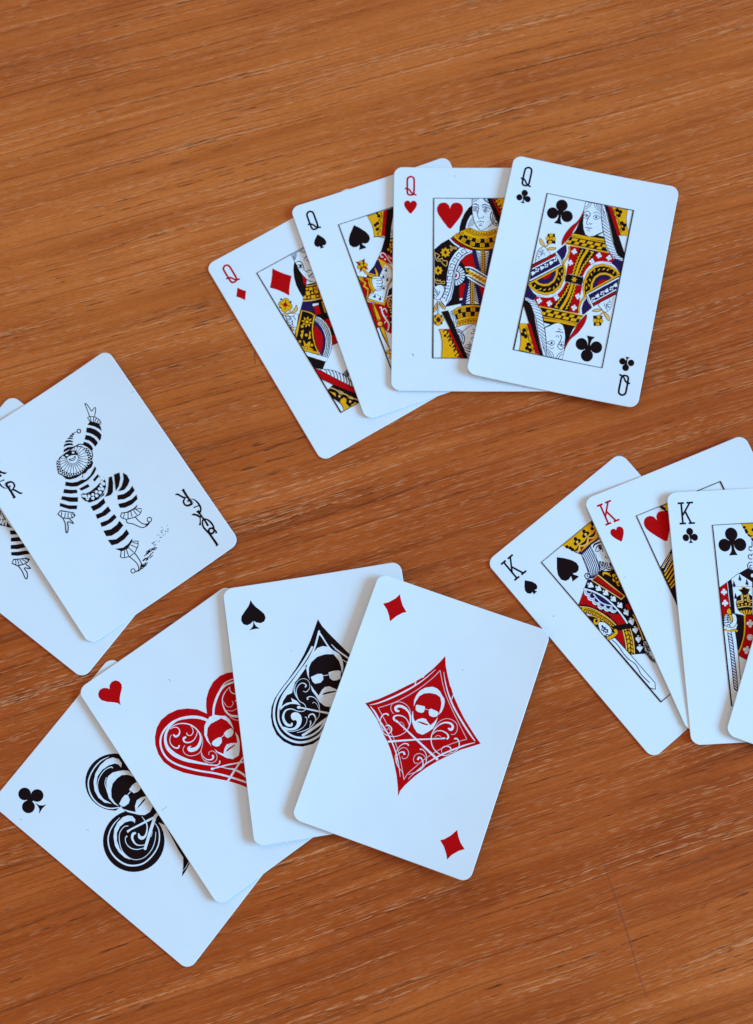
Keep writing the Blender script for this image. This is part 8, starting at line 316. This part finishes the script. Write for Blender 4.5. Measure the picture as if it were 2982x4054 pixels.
'J1.jester_figure':'Lk10,31,1266,2669,1328,2914,1374,3157,1399,3177,1428,3118,1435,2940,1432,2797,1497,2809,1598,2844,1615,2797,1560,2721,1427,2569;Fw01,0,1184,2683,1255,2671,1414,2549,1485,2369,1492,2235,1452,2191,1403,2197,1296,2359,1174,2498;Lk01,30,1184,2683,1255,2671,1414,2549,1485,2369,1492,2235,1452,2191,1403,2197,1296,2359,1174,2498;Lk00,31,1263,2642,1212,2476;Lk00,31,1381,2559,1257,2401;Lk00,31,1428,2467,1296,2359;Lk00,31,1460,2372,1347,2294;Lk00,31,1459,2287,1398,2230;Fk01,0,1036,2443,1174,2498,1296,2359,1385,2210,1390,2091,1330,1933,1298,2070,1215,2230,1114,2359;Fk01,0,953,2373,1068,2285,1177,2127,1242,1938,1250,1817,1154,1714,1075,1670,1071,1830,1006,2019,911,2158,842,2236;Fk01,0,776,2159,891,2043,968,1874,993,1685,956,1626,825,1582,821,1721,775,1897,655,2039;Fk01,0,594,1982,690,1843,730,1700,723,1563,638,1510,598,1737,503,1919;Fk01,0,-237,2080,-167,2161,2,2154,212,2034,182,1959,10,2041,-155,2067;Fk01,0,-135,2238,-45,2317,83,2286,203,2186,211,2083,93,2176,-27,2232;Fk01,0,-11,2352,74,2406,198,2347,265,2254,261,2188,156,2279,62,2335;Fk01,0,132,2425,229,2448,314,2367,319,2283,236,2366;Fk01,0,253,2462,321,2491,377,2420,365,2348,294,2419;Fk01,0,347,2475,414,2517,452,2453,435,2396,385,2440;Fk01,0,446,2489,485,2498,505,2446,491,2436;Fk01,0,554,2454,544,2445,530,2444,519,2452,514,2466,518,2480,529,2489,542,2490,554,2482,558,2469;Lk10,39,704,2391,672,2363,632,2361,598,2384,585,2425,596,2468,628,2496,669,2498,702,2474,716,2433,704,2391;Fk01,0,207,1107,441,1110,302,1011,116,1002,-171,994,-407,1029,-583,1076,-687,1178,-725,1346,-499,1213,-129,1063;Fw01,0,218,2022,401,2005,515,1896,598,1737,641,1536,582,1378,464,1250,375,1128,218,1042,2,1026,-207,1020,-395,1049,-545,1139,-689,1320,-784,1500,-721,1709,-603,1880,-435,1987,-279,1990;Lk01,38,218,2022,401,2005,515,1896,598,1737,641,1536,582,1378,464,1250,375,1128,218,1042,2,1026,-207,1020,-395,1049,-545,1139,-689,1320,-784,1500,-721,1709,-603,1880,-435,1987,-279,1990;Bk0,0,72,1862,30,132,1930,17,210,2012,28;Bk0,0,105,1817,30,200,1885,17,302,1951,28;Bk0,0,128,1765,30,258,1817,17,380,1860,28;Bk0,0,138,1710,30,302,1729,17,439,1740,28;Bk0,0,136,1653,30,318,1625,17,461,1600,28;Bk0,0,121,1599,30,301,1519,17,438,1455,28;Bk0,0,95,1551,30,251,1422,17,371,1325,28;Bk0,0,58,1511,30,181,1342,17,275,1216,28;Bk0,0,14,1481,30,92,1289,17,155,1145,28;Bk0,0,-36,1463,30,-6,1271,17,23,1120,28;Bk0,0,-89,1459,30,-100,1266,17,-106,1113,28;Bk0,0,-141,1468,30,-193,1279,17,-231,1132,28;Bk0,0,-191,1489,30,-282,1312,17,-352,1176,28;Bk0,0,-234,1522,30,-359,1371,17,-456,1256,28;Bk0,0,-269,1565,30,-423,1447,17,-542,1358,28;Bk0,0,-294,1616,30,-469,1537,17,-605,1480,28;Bk0,0,-308,1671,30,-482,1640,17,-623,1620,28;Bk0,0,-308,1727,30,-463,1740,17,-597,1756,28;Bk0,0,-297,1782,30,-416,1826,17,-533,1871,28;Bk0,0,-273,1832,30,-348,1886,17,-441,1953,28;Bk1,0,245,2015,39,326,1963,39,398,1888,39,458,1792,39,500,1676,133,504,1550,133,478,1424,133,420,1309,133,341,1208,133,245,1127,133,131,1087,133,15,1072,133,-97,1067,133,-207,1081,133,-315,1109,133,-415,1162,133,-502,1238,133,-576,1328,133,-636,1432,133,-661,1551,133,-662,1673,133,-623,1788,133,-561,1884,133,-480,1955,39,-385,1993,39;Bw0,0,393,1780,15,441,1789,41,466,1793,26;Bw0,0,482,1748,17,521,1752,43,542,1754,26;Bw0,0,428,1700,15,476,1701,41,502,1701,26;Bw0,0,508,1651,17,547,1648,43,569,1647,26;Bw0,0,442,1612,15,489,1604,41,514,1600,26;Bw0,0,508,1549,17,546,1540,43,567,1535,26;Bw0,0,436,1520,15,482,1505,41,506,1496,26;Bw0,0,491,1446,17,527,1431,43,547,1422,26;Bw0,0,411,1431,15,453,1408,41,476,1396,26;Bw0,0,449,1351,17,483,1330,43,501,1318,26;Bw0,0,368,1349,15,406,1320,41,427,1304,26;Bw0,0,394,1263,17,424,1237,43,441,1222,26;Bw0,0,313,1276,15,346,1240,41,365,1221,26;Bw0,0,326,1187,17,351,1156,43,366,1138,26;Bw0,0,247,1213,15,275,1172,41,291,1150,26;Bw0,0,248,1123,17,268,1088,43,280,1069,26;Bw0,0,171,1169,15,193,1123,41,204,1099,26;Bw0,0,156,1088,17,171,1050,43,179,1028,26;Bw0,0,87,1148,15,102,1100,41,110,1073,26;Bw0,0,62,1071,17,71,1031,43,77,1008,26;Bw0,0,4,1141,15,12,1090,41,16,1063,26;Bw0,0,-30,1062,17,-26,1021,43,-24,998,26;Bw0,0,-76,1136,15,-75,1085,41,-75,1057,26;Bw0,0,-120,1064,17,-122,1022,43,-123,998,26;Bw0,0,-155,1144,15,-161,1093,41,-164,1065,26;Bw0,0,-208,1076,17,-216,1035,43,-221,1012,26;Bw0,0,-232,1157,15,-246,1107,41,-253,1080,26;Bw0,0,-295,1097,17,-309,1058,43,-317,1036,26;Bw0,0,-308,1181,15,-329,1134,41,-340,1109,26;Bw0,0,-379,1133,17,-398,1096,43,-409,1075,26;Bw0,0,-379,1221,15,-405,1178,41,-420,1154,26;Bw0,0,-454,1186,17,-478,1153,43,-491,1134,26;Bw0,0,-441,1273,15,-474,1235,41,-491,1214,26;Bw0,0,-520,1252,17,-549,1222,43,-565,1206,26;Bw0,0,-497,1335,15,-534,1302,41,-554,1284,26;Bw0,0,-580,1325,17,-612,1301,43,-630,1287,26;Bw0,0,-546,1403,15,-587,1377,41,-610,1363,26;Bw0,0,-629,1408,17,-664,1389,43,-684,1379,26;Bw0,0,-584,1480,15,-629,1461,41,-653,1451,26;Bw0,0,-659,1501,17,-696,1488,43,-717,1481,26;Bw0,0,-598,1567,15,-645,1556,41,-670,1549,26;Bw0,0,-669,1599,17,-707,1593,43,-729,1590,26;Bw0,0,-599,1654,15,-647,1650,41,-673,1648,26;Bw0,0,-660,1697,17,-699,1697,43,-721,1697,26;Bw0,0,-577,1738,15,-624,1742,41,-650,1744,26;Bw0,0,-627,1788,17,-665,1795,43,-686,1798,26;Bw0,0,-539,1813,15,-585,1825,41,-610,1831,26;Bw0,0,-579,1868,17,-616,1881,43,-636,1888,26;Bw0,0,-486,1874,15,-530,1894,41,-554,1904,26;Bw0,0,-519,1933,17,-554,1952,43,-573,1962,26;Fk01,0,-276,2016,-128,2025,46,1973,195,1838,179,1750,128,1687,-70,1785,-244,1795,-274,1873,-303,1951;Fw11,0,-190,1842,-10,1799,128,1687,91,1586,-18,1493,-168,1500,-257,1606,-283,1752;Lk11,19,-190,1842,-10,1799,128,1687,91,1586,-18,1493,-168,1500,-257,1606,-283,1752;Lk10,31,-211,1744,-107,1683,38,1709,-26,1626,-119,1621,-191,1672,-211,1744;Fw01,0,-141,1875,-159,1866,-188,1873,-217,1894,-235,1920,-234,1941,-216,1950,-187,1943,-158,1922,-141,1896;Fw01,0,92,1835,72,1822,44,1826,17,1845,3,1871,6,1896,26,1909,54,1905,81,1886,95,1859;Fw01,0,171,1841,195,1796,161,1763;Fk01,0,-669,1207,-583,1076,-375,998,-177,985,-45,1032,-202,861,2,942,291,1075,438,1112,460,1182,219,1126,-171,1036;Fk01,0,-746,1094,-590,940,-393,843,-226,822,-119,746,108,781,428,964,409,850,210,737,-60,676,-311,686,-502,709,-668,813,-837,976;Fk01,0,-494,597,-276,576,-133,559,-127,443,-253,448,-461,484;Fk01,0,95,594,356,662,349,568,106,488;Fk01,0,-414,311,-206,275,69,304,255,354,200,266,8,206,-242,217,-391,266;Fk01,0,-926,885,-749,723,-585,615,-619,498,-823,602,-1019,783;Fk01,0,-1129,708,-925,520,-700,346,-765,220,-1005,390,-1221,620;Fw01,0,43,800,24,797,6,798,5,779,0,760,-17,767,-31,778,-41,762,-54,747,-66,763,-73,780,-89,771,-107,766,-109,786,-108,805,-125,806,-144,811,-136,829,-126,845,-141,855,-154,870,-139,882,-123,890,-131,907,-136,927,-117,930,-100,928,-99,948,-94,967,-76,960,-62,949,-52,965,-39,980,-28,964,-20,947,-4,956,14,961,16,941,15,922,32,921,50,916,43,898,33,882,48,871,61,857,46,845,30,836,38,820;Fw01,0,67,445,48,442,31,444,29,425,25,405,7,413,-7,423,-17,407,-30,393,-41,409,-49,426,-65,417,-83,411,-85,431,-83,450,-101,451,-119,456,-112,475,-102,491,-116,501,-130,515,-115,527,-99,536,-107,553,-112,572,-93,575,-75,573,-74,593,-69,612,-52,605,-38,594,-28,610,-15,625,-3,609,4,592,20,600,38,606,40,586,39,567,56,566,75,561,67,542,57,527,72,517,85,502,70,490,54,482,62,465;Fk01,0,88,430,79,426,72,435,78,444,88,441;Fk01,0,19,375,9,371,3,379,9,388,19,386;Fk01,0,-66,380,-76,376,-82,384,-76,393,-67,390;Fk01,0,-128,443,-137,439,-143,447,-138,456,-128,453;Fk01,0,-136,534,-146,530,-152,539,-146,548,-137,545;Fk01,0,-88,611,-98,607,-104,616,-99,625,-89,622;Fk01,0,-6,638,-16,634,-22,643,-16,652,-6,649;Fk01,0,72,602,62,598,56,607,62,616,72,613;Fk01,0,109,520,100,516,93,524,99,534,109,531;Fk01,0,349,568,465,443,442,263,324,94,132,-49,-90,-116,-330,-90,-543,62,-587,238,-533,368,-456,368,-337,228,-52,193,200,266,363,403;Fw01,0,461,362,431,337,394,335,363,357,350,394,361,433,390,458,428,460,458,439,471,401;Fw01,0,381,194,352,168,314,166,283,188,271,226,281,265,311,290,348,292,379,270,392,232;Fw01,0,248,64,219,38,182,36,151,58,138,96,149,135,178,160,215,162,246,140,259,102;Fw01,0,105,-2,75,-27,38,-29,7,-7,-6,30,5,69,34,94,71,96,102,74,115,37;Fw01,0,-54,-29,-83,-54,-120,-56,-151,-35,-164,3,-153,42,-124,67,-87,69,-56,47,-43,9;Fw01,0,-218,-25,-247,-50,-284,-52,-315,-30,-327,8,-317,46,-288,71,-251,73,-220,51,-207,14;Fw01,0,-390,70,-419,45,-456,43,-487,65,-499,102,-489,141,-460,166,-423,168,-392,146,-379,109;Fw01,0,-451,239,-480,214,-517,212,-548,234,-561,271,-551,310,-521,335,-484,337,-453,315,-441,278;Fw01,0,443,445,407,419,365,427,341,466,350,511,386,537,428,529,452,491;Fw01,0,361,293,325,266,283,275,259,313,268,359,304,385,346,376,369,338;Fw01,0,270,189,234,162,192,171,168,209,177,254,213,281,255,272,279,234;Fw01,0,156,129,120,103,78,112,54,150,63,195,99,221,141,213,164,175;Fw01,0,6,96,-30,70,-71,78,-95,116,-86,162,-51,188,-9,179,15,141;Fw01,0,-155,84,-191,59,-232,67,-256,105,-247,150,-212,176,-170,168,-146,130;Fw01,0,-292,112,-327,86,-369,94,-393,132,-384,178,-349,204,-307,195,-283,157;Fw01,0,-398,188,-434,162,-476,170,-499,208,-491,254,-455,280,-413,271,-390,233;Bk0,0,340,388,9,366,387,30,374,359,9;Bk0,0,255,210,9,280,209,30,288,181,9;Bk0,0,105,93,9,130,92,30,138,64,9;Bk0,0,-90,49,9,-65,48,30,-56,20,9;Bk0,0,-280,73,9,-255,72,30,-247,44,9;Bk0,0,-452,126,9,-427,125,30,-419,97,9;Bk0,0,-493,308,9,-468,307,30,-460,279,9;Fk01,0,-938,889,-761,735,-572,601,-623,491,-835,614,-1035,783;Fk01,0,-1128,710,-928,515,-688,345,-784,204,-1017,370,-1223,631;Fk01,0,-1323,535,-1129,292,-870,101,-959,-2,-1181,156,-1395,440;Fk01,0,-1454,281,-1306,106,-1119,-55,-1145,-71,-1329,70,-1469,257;Fk01,0,623,324,727,285,631,54,437,-229,318,-266,113,-208,282,-118,460,105;Fk01,0,828,301,1027,248,939,46,737,-162,554,-249;Fk01,0,1130,164,1197,3,1174,-209,1020,-328,817,-394,612,-311,827,-225,1020,-47;Fk01,0,509,-413,741,-515,973,-505,1142,-432,1126,-631,874,-714,635,-684,422,-561;Fk01,0,361,-698,596,-796,857,-842,1096,-796,1031,-965,751,-1010,490,-964,332,-858;Fk01,0,481,-1131,719,-1162,917,-1129,861,-1193,681,-1222,458,-1167,299,-1064;Fk01,0,-504,-205,-256,-259,57,-220,15,-400,-242,-443,-509,-409;Fk01,0,-514,-562,-288,-619,21,-561,19,-768,-237,-794,-552,-735;Fk01,0,-534,-911,-260,-985,45,-932,58,-1090,-195,-1135,-468,-1113,-580,-1061;Fk01,0,-602,-1225,-351,-1334,-85,-1317,71,-1248,95,-1479,-175,-1563,-456,-1552,-621,-1459;Fk01,0,-652,-1601,-391,-1753,-125,-1737,111,-1657,107,-1850,-148,-1926,-436,-1927,-642,-1849;Fk01,0,-610,-2026,-356,-2155,-128,-2147,87,-2060,57,-2158,-91,-2241,-357,-2257,-478,-2222;Fk01,0,-561,307,-536,114,-455,-65,-181,-138,110,-136,358,108,466,383,378,164,193,-55,-47,-129,-381,-48,-477,55;Fw01,0,-1457,276,-1119,-55,-1127,-160,-1233,-188,-1406,-107,-1546,27,-1604,232;Lk01,32,-1457,276,-1119,-55,-1127,-160,-1233,-188,-1406,-107,-1546,27,-1604,232;Lk00,31,-1461,217,-1554,75;Lk00,31,-1363,119,-1479,-30;Lk00,31,-1277,51,-1392,-110;Lk00,31,-1218,-9,-1248,-160;Lk00,31,-1174,-40,-1152,-160;Lk10,31,-1535,-8,-1572,-223,-1712,-503,-1668,-534,-1543,-382,-1491,-246,-1425,-242,-1340,-388,-1326,-313,-1359,-161;Fw01,0,288,-1056,488,-1171,726,-1202,952,-1328,892,-1424,775,-1480,538,-1449,305,-1360,198,-1224,187,-1130;Lk01,32,288,-1056,488,-1171,726,-1202,952,-1328,892,-1424,775,-1480,538,-1449,305,-1360,198,-1224,187,-1130;Lk00,31,376,-1119,235,-1241;Lk00,31,488,-1171,360,-1374;Lk00,31,581,-1202,519,-1401;Lk00,31,681,-1222,701,-1444;Lk00,31,771,-1233,843,-1424;Lk10,34,289,-1359,262,-1478,395,-1624,504,-1806,610,-1943,777,-1983,942,-1927;Lk10,34,605,-1445,632,-1655,704,-1845,837,-1939,949,-1915;Lk10,31,1038,-1892,999,-1925,949,-1927,908,-1898,891,-1848,905,-1797,945,-1764,994,-1762,1036,-1791,1052,-1841,1038,-1892;Fk01,0,711,-1936,957,-1903,785,-1971;Fw01,0,-478,-2222,-239,-2273,35,-2142,216,-2271,121,-2410,-94,-2547,-329,-2567,-579,-2457,-605,-2388;Lk01,32,-478,-2222,-239,-2273,35,-2142,216,-2271,121,-2410,-94,-2547,-329,-2567,-579,-2457,-605,-2388;Lk00,31,-364,-2269,-498,-2481;Lk00,31,-287,-2273,-355,-2532;Lk00,31,-191,-2272,-138,-2516;Lk00,31,-73,-2237,51,-2445;Lk00,31,23,-2186,159,-2351;Lk10,34,-345,-2566,-279,-2790,-259,-3009,-340,-3188;Lk10,36,-123,-2543,-110,-2774,-126,-3001,-190,-3126,-340,-3188,-465,-3133;Fk01,0,-126,-3001,-83,-3134,-230,-3165,-377,-3196,-468,-3138,-289,-3157;Lk10,31,-452,-3118,-488,-3148,-534,-3150,-572,-3123,-587,-3078,-575,-3031,-539,-3001,-493,-2999,-455,-3026,-440,-3072,-452,-3118;Lk00,31,206,-2858,318,-2844;Lk00,31,-156,-3151,82,-3123;Lk00,21,952,-2537,985,-2533;Lk00,31,96,-2856,326,-2829;Lk00,21,1130,-2623,1161,-2619;Lk00,31,274,-2942,457,-2921;Lk00,21,1066,-2449,1113,-2443;Lk00,21,585,-2698,652,-2690;Lk00,21,1324,-2523,1359,-2519;Lk00,21,1179,-2547,1233,-2541;Lk00,21,591,-2751,687,-2740;Lk00,31,54,-3038,161,-3026;Lk00,31,-28,-2983,174,-2960;Lk00,31,477,-2860,559,-2851;Lk00,31,423,-2804,521,-2792;Lk00,31,443,-2817,582,-2800;Lk00,21,1164,-2347,1197,-2343;Lk00,21,1062,-2537,1097,-2532;Lk00,31,183,-2827,380,-2804;Lk00,21,1256,-2592,1313,-2585;Lk00,31,-246,-3195,1,-3167;Lk00,31,493,-2876,647,-2859;Lk00,31,289,-2838,390,-2826;Lk00,31,537,-2820,613,-2811;Lk00,31,-146,-3110,28,-3090;Lk00,31,167,-2975,304,-2959;Lk00,31,221,-2780,339,-2766;Lk00,21,877,-2491,918,-2486;Lk00,31,342,-2846,501,-2828;Lk00,21,944,-2638,985,-2634;Lk00,31,291,-2782,437,-2765;Lk00,31,211,-3028,365,-3010;Lk00,31,-42,-2958,109,-2941;Lk00,31,330,-2848,429,-2836;Lk00,21,1203,-2548,1241,-2544;Lk00,21,1196,-2551,1246,-2545;Lk00,31,560,-2641,696,-2625;Lk00,21,1301,-2521,1348,-2515;Lk00,21,1046,-2622,1089,-2617;Lk00,21,906,-2618,961,-2611;Lk00,21,1126,-2447,1183,-2441;Lk00,21,745,-2652,774,-2649;Lk00,21,1378,-2398,1408,-2394;Lk00,21,796,-2713,852,-2706;Lk00,31,89,-3005,185,-2993;Lk00,21,1044,-2489,1095,-2483',
'J1.index_lettering':'Bk0,0,2506,-1645,45,2575,-1648,60,2615,-1653,30;Bk0,0,2557,-1643,91,2544,-1918,82,2550,-2107,85,2554,-2233,106;Bk0,0,2511,-2256,30,2620,-2265,18;Bk1,0,2232,-1635,45,2306,-1665,66,2367,-1793,66,2434,-1910,70,2520,-1955,21;Bk1,0,2487,-1940,30,2385,-1975,60,2323,-2038,70,2317,-2157,63,2382,-2234,76,2481,-2258,85,2567,-2258,91;Bk1,0,2450,-2151,12,2482,-2090,54,2540,-2100,30;Bk1,0,2600,-2097,21,2672,-2163,39,2722,-2306,57,2732,-2467,73,2703,-2600,66,2638,-2676,66,2601,-2711,60;Bk0,0,2715,-2471,60,2643,-2450,33,2544,-2425,45,2521,-2439,91;Bk0,0,2509,-2600,30,2570,-2627,91,2571,-2735,66,2572,-2888,66,2582,-3048,70,2571,-3284,79;Bk1,0,2303,-2598,15,2382,-2631,76,2443,-2713,60,2510,-2829,76,2532,-2861,45;Bk0,0,2401,-2645,45,2518,-2751,36;Bk0,0,2513,-2847,60,2454,-2942,39,2398,-3024,51,2340,-3089,91;Bk1,0,2583,-2980,45,2661,-3059,57,2711,-3201,70,2721,-3360,66,2687,-3488,63;Bk1,0,2701,-3544,30,2684,-3623,66,2660,-3682,76;Bk1,0,2548,-2979,54,2461,-3069,60,2409,-3214,66,2421,-3360,70,2445,-3498,76;Lk10,74,2624,-3421,2552,-3400,2490,-3439,2471,-3524,2520,-3590,2598,-3592,2658,-3544,2667,-3474,2624,-3421;Bk0,0,2452,-3488,76,2456,-3764,79,2458,-4022,91;Bk0,0,2388,-4063,24,2453,-4041,76,2507,-4056,21',
'J1.dust_speck':'Bg0,0,3016,2517,14,3053,2490,18,3097,2507,12',
'J2.jester_figure':'Fk01,0,-435,2456,-354,1882,-419,1670,-554,1320,-591,1121,-651,1235,-695,1376,-773,1514,-830,1721;Bw0,0,-544,1870,19,-611,1695,49;Bw0,0,-467,1834,19,-582,1656,49;Bw0,0,-387,1827,19,-570,1640,49;Bw0,0,-406,1720,19,-544,1638,49;Bw0,0,-452,1615,19,-541,1601,49;Fw01,0,-646,1476,-680,1455,-709,1453,-722,1470,-714,1500,-688,1532,-654,1553,-625,1555,-612,1538,-620,1508;Fw01,0,-591,1370,-625,1349,-654,1347,-667,1364,-659,1394,-633,1426,-599,1447,-570,1449,-557,1432,-565,1401;Fw01,0,-674,1580,-708,1559,-737,1557,-750,1574,-742,1604,-716,1636,-682,1657,-653,1659,-640,1642,-648,1612;Fw01,0,-551,1482,-585,1461,-614,1459,-627,1476,-619,1506,-593,1538,-559,1559,-530,1561,-517,1544,-525,1514;Fw01,0,-490,1433,-524,1412,-553,1410,-566,1427,-557,1457,-532,1489,-498,1510,-469,1512,-456,1495,-464,1465;Fw01,0,-594,1573,-628,1552,-657,1550,-670,1567,-662,1597,-636,1629,-602,1650,-573,1652,-560,1635,-569,1604;Fk01,0,-711,1127,-527,882,-562,672,-805,1011;Fk01,0,-891,918,-615,626,-654,464,-742,516,-995,827;Fk01,0,-1092,747,-954,586,-693,353,-690,152,-874,299,-1055,448,-1201,652;Fk01,0,-1284,567,-1113,371,-902,172,-852,-91,-1013,75,-1227,272,-1361,474;Fw01,0,-1429,313,-1281,148,-1101,-26,-1083,-125,-1205,-142,-1345,-86,-1514,48,-1564,271;Lk01,38,-1429,313,-1281,148,-1101,-26,-1083,-125,-1205,-142,-1345,-86,-1514,48,-1564,271;Lk00,31,-1395,241,-1517,126;Lk00,31,-1347,193,-1467,12;Lk00,31,-1300,131,-1363,-63;Lk00,31,-1239,83,-1224,-133;Lk00,31,-1167,18,-1111,-137;Lk10,36,-1502,32,-1557,-194,-1688,-473,-1633,-514,-1492,-378,-1455,-232,-1407,-216,-1331,-366,-1295,-348,-1299,-147'}

ART = {k: parse(v) for k, v in ART.items()}
FRAME = [('L', 'k', True, [(-HX, HY, .34), (HX, HY, .34), (HX, -HY, .34), (-HX, -HY, .34)])]
LABEL = {
 'QD': 'queen of diamonds card, lowest of the four fanned queens, red diamond in its picture corner',
 'QS': 'queen of spades card lying over the queen of diamonds, black spade and gold crown showing',
 'QH': 'queen of hearts card between the queen of spades and queen of clubs, large red heart',
 'QC': 'queen of clubs card on top of the queen fan, its whole picture uncovered',
 'J2': 'half covered joker card under the other joker, cut by the left edge of the photo',
 'J1': 'whole joker card with a striped dancing jester printed in black',
 'AC': 'ace of clubs card, lowest of the aces, with black swirling club emblem',
 'AH': 'ace of hearts card lying over the ace of clubs, large red heart emblem',
 'AS': 'ace of spades card lying between ace of hearts and ace of diamonds, black spade emblem',
 'AD': 'ace of diamonds card on top of the ace fan, whole red diamond emblem uncovered',
 'KS': 'king of spades card, lowest of the kings, with printed long sword',
 'KH': 'king of hearts card lying between king of spades and king of clubs, mostly covered',
 'KC': 'king of clubs card with black orb and striped sword, cut by the right edge',
 'KD': 'blank white card corner lying on the king of clubs at the right photo edge'}
SUIT = {'S': ('QS', 'k'), 'H': ('QH', 'r'), 'C': ('QC', 'k'), 'D': ('QD', 'r')}
def add_part(root, name, shapes, bow, twin=False, layer=0, box=None, col='k', kind=None):
    o = link(name, print_mesh(shapes, bow, layer, box, col), root)
    if kind: o['kind'] = kind
    if twin:
        o2 = link(name, print_mesh(turned(shapes), bow, layer, box, col), root)
    return o
def make_card(key):
    x, y, z, th, rx, ry, bow = POSE[key]
    root = link('playing_card', card_mesh(bow))
    # local tilt: dz = rx * v + ry * u in card coordinates
    root.matrix_world = Matrix.Translation((x * MM, y * MM, z * MM)) @ Matrix.Rotation(th, 4, 'Z') @ Matrix.Rotation(math.atan(rx), 4, 'X') @ Matrix.Rotation(-math.atan(ry), 4, 'Y')
    root['label'] = LABEL[key]; root['category'] = 'playing card'; root['group'] = 'playing cards spread on the table'
    r, s = key[0], key[1]
    if r in 'QK' and key != 'KD':
        src, col = SUIT[s]
        add_part(root, 'index_letter', ART['QH.index_letter' if r == 'Q' else 'KC.index_letter'], bow, True, 0, None, col)
        add_part(root, 'index_pip', ART[src + '.index_pip'], bow, True, 0, None, col)
        fig = []
        for sh in ART[key + '.court_figure']: fig += [sh, turned([sh])[0]]
        add_part(root, 'court_figure', fig, bow, False, 0, (-HX, -HY, HX, HY))
        add_part(root, 'suit_pip', ART[src + '.suit_pip'], bow, True, 0, None, col)
        add_part(root, 'picture_border', FRAME, bow, False, 45)
    elif r == 'A':
        add_part(root, 'ace_emblem', ART[key + '.ace_emblem'], bow)
        add_part(root, 'corner_pip', ART[key + '.index_pip'], bow, True)
    elif r == 'J':
        add_part(root, 'jester_figure', ART[key + '.jester_figure'], bow)
        add_part(root, 'corner_lettering', ART['J1.index_lettering'], bow, True)
    for sh in ART.get(key + '.dust_speck', []): add_part(root, 'dust_speck', [sh], bow)
    return root
for key in ('QD', 'QS', 'QH', 'QC', 'J2', 'J1', 'AC', 'AH', 'AS', 'AD', 'KS', 'KH', 'KC', 'KD'): make_card(key)
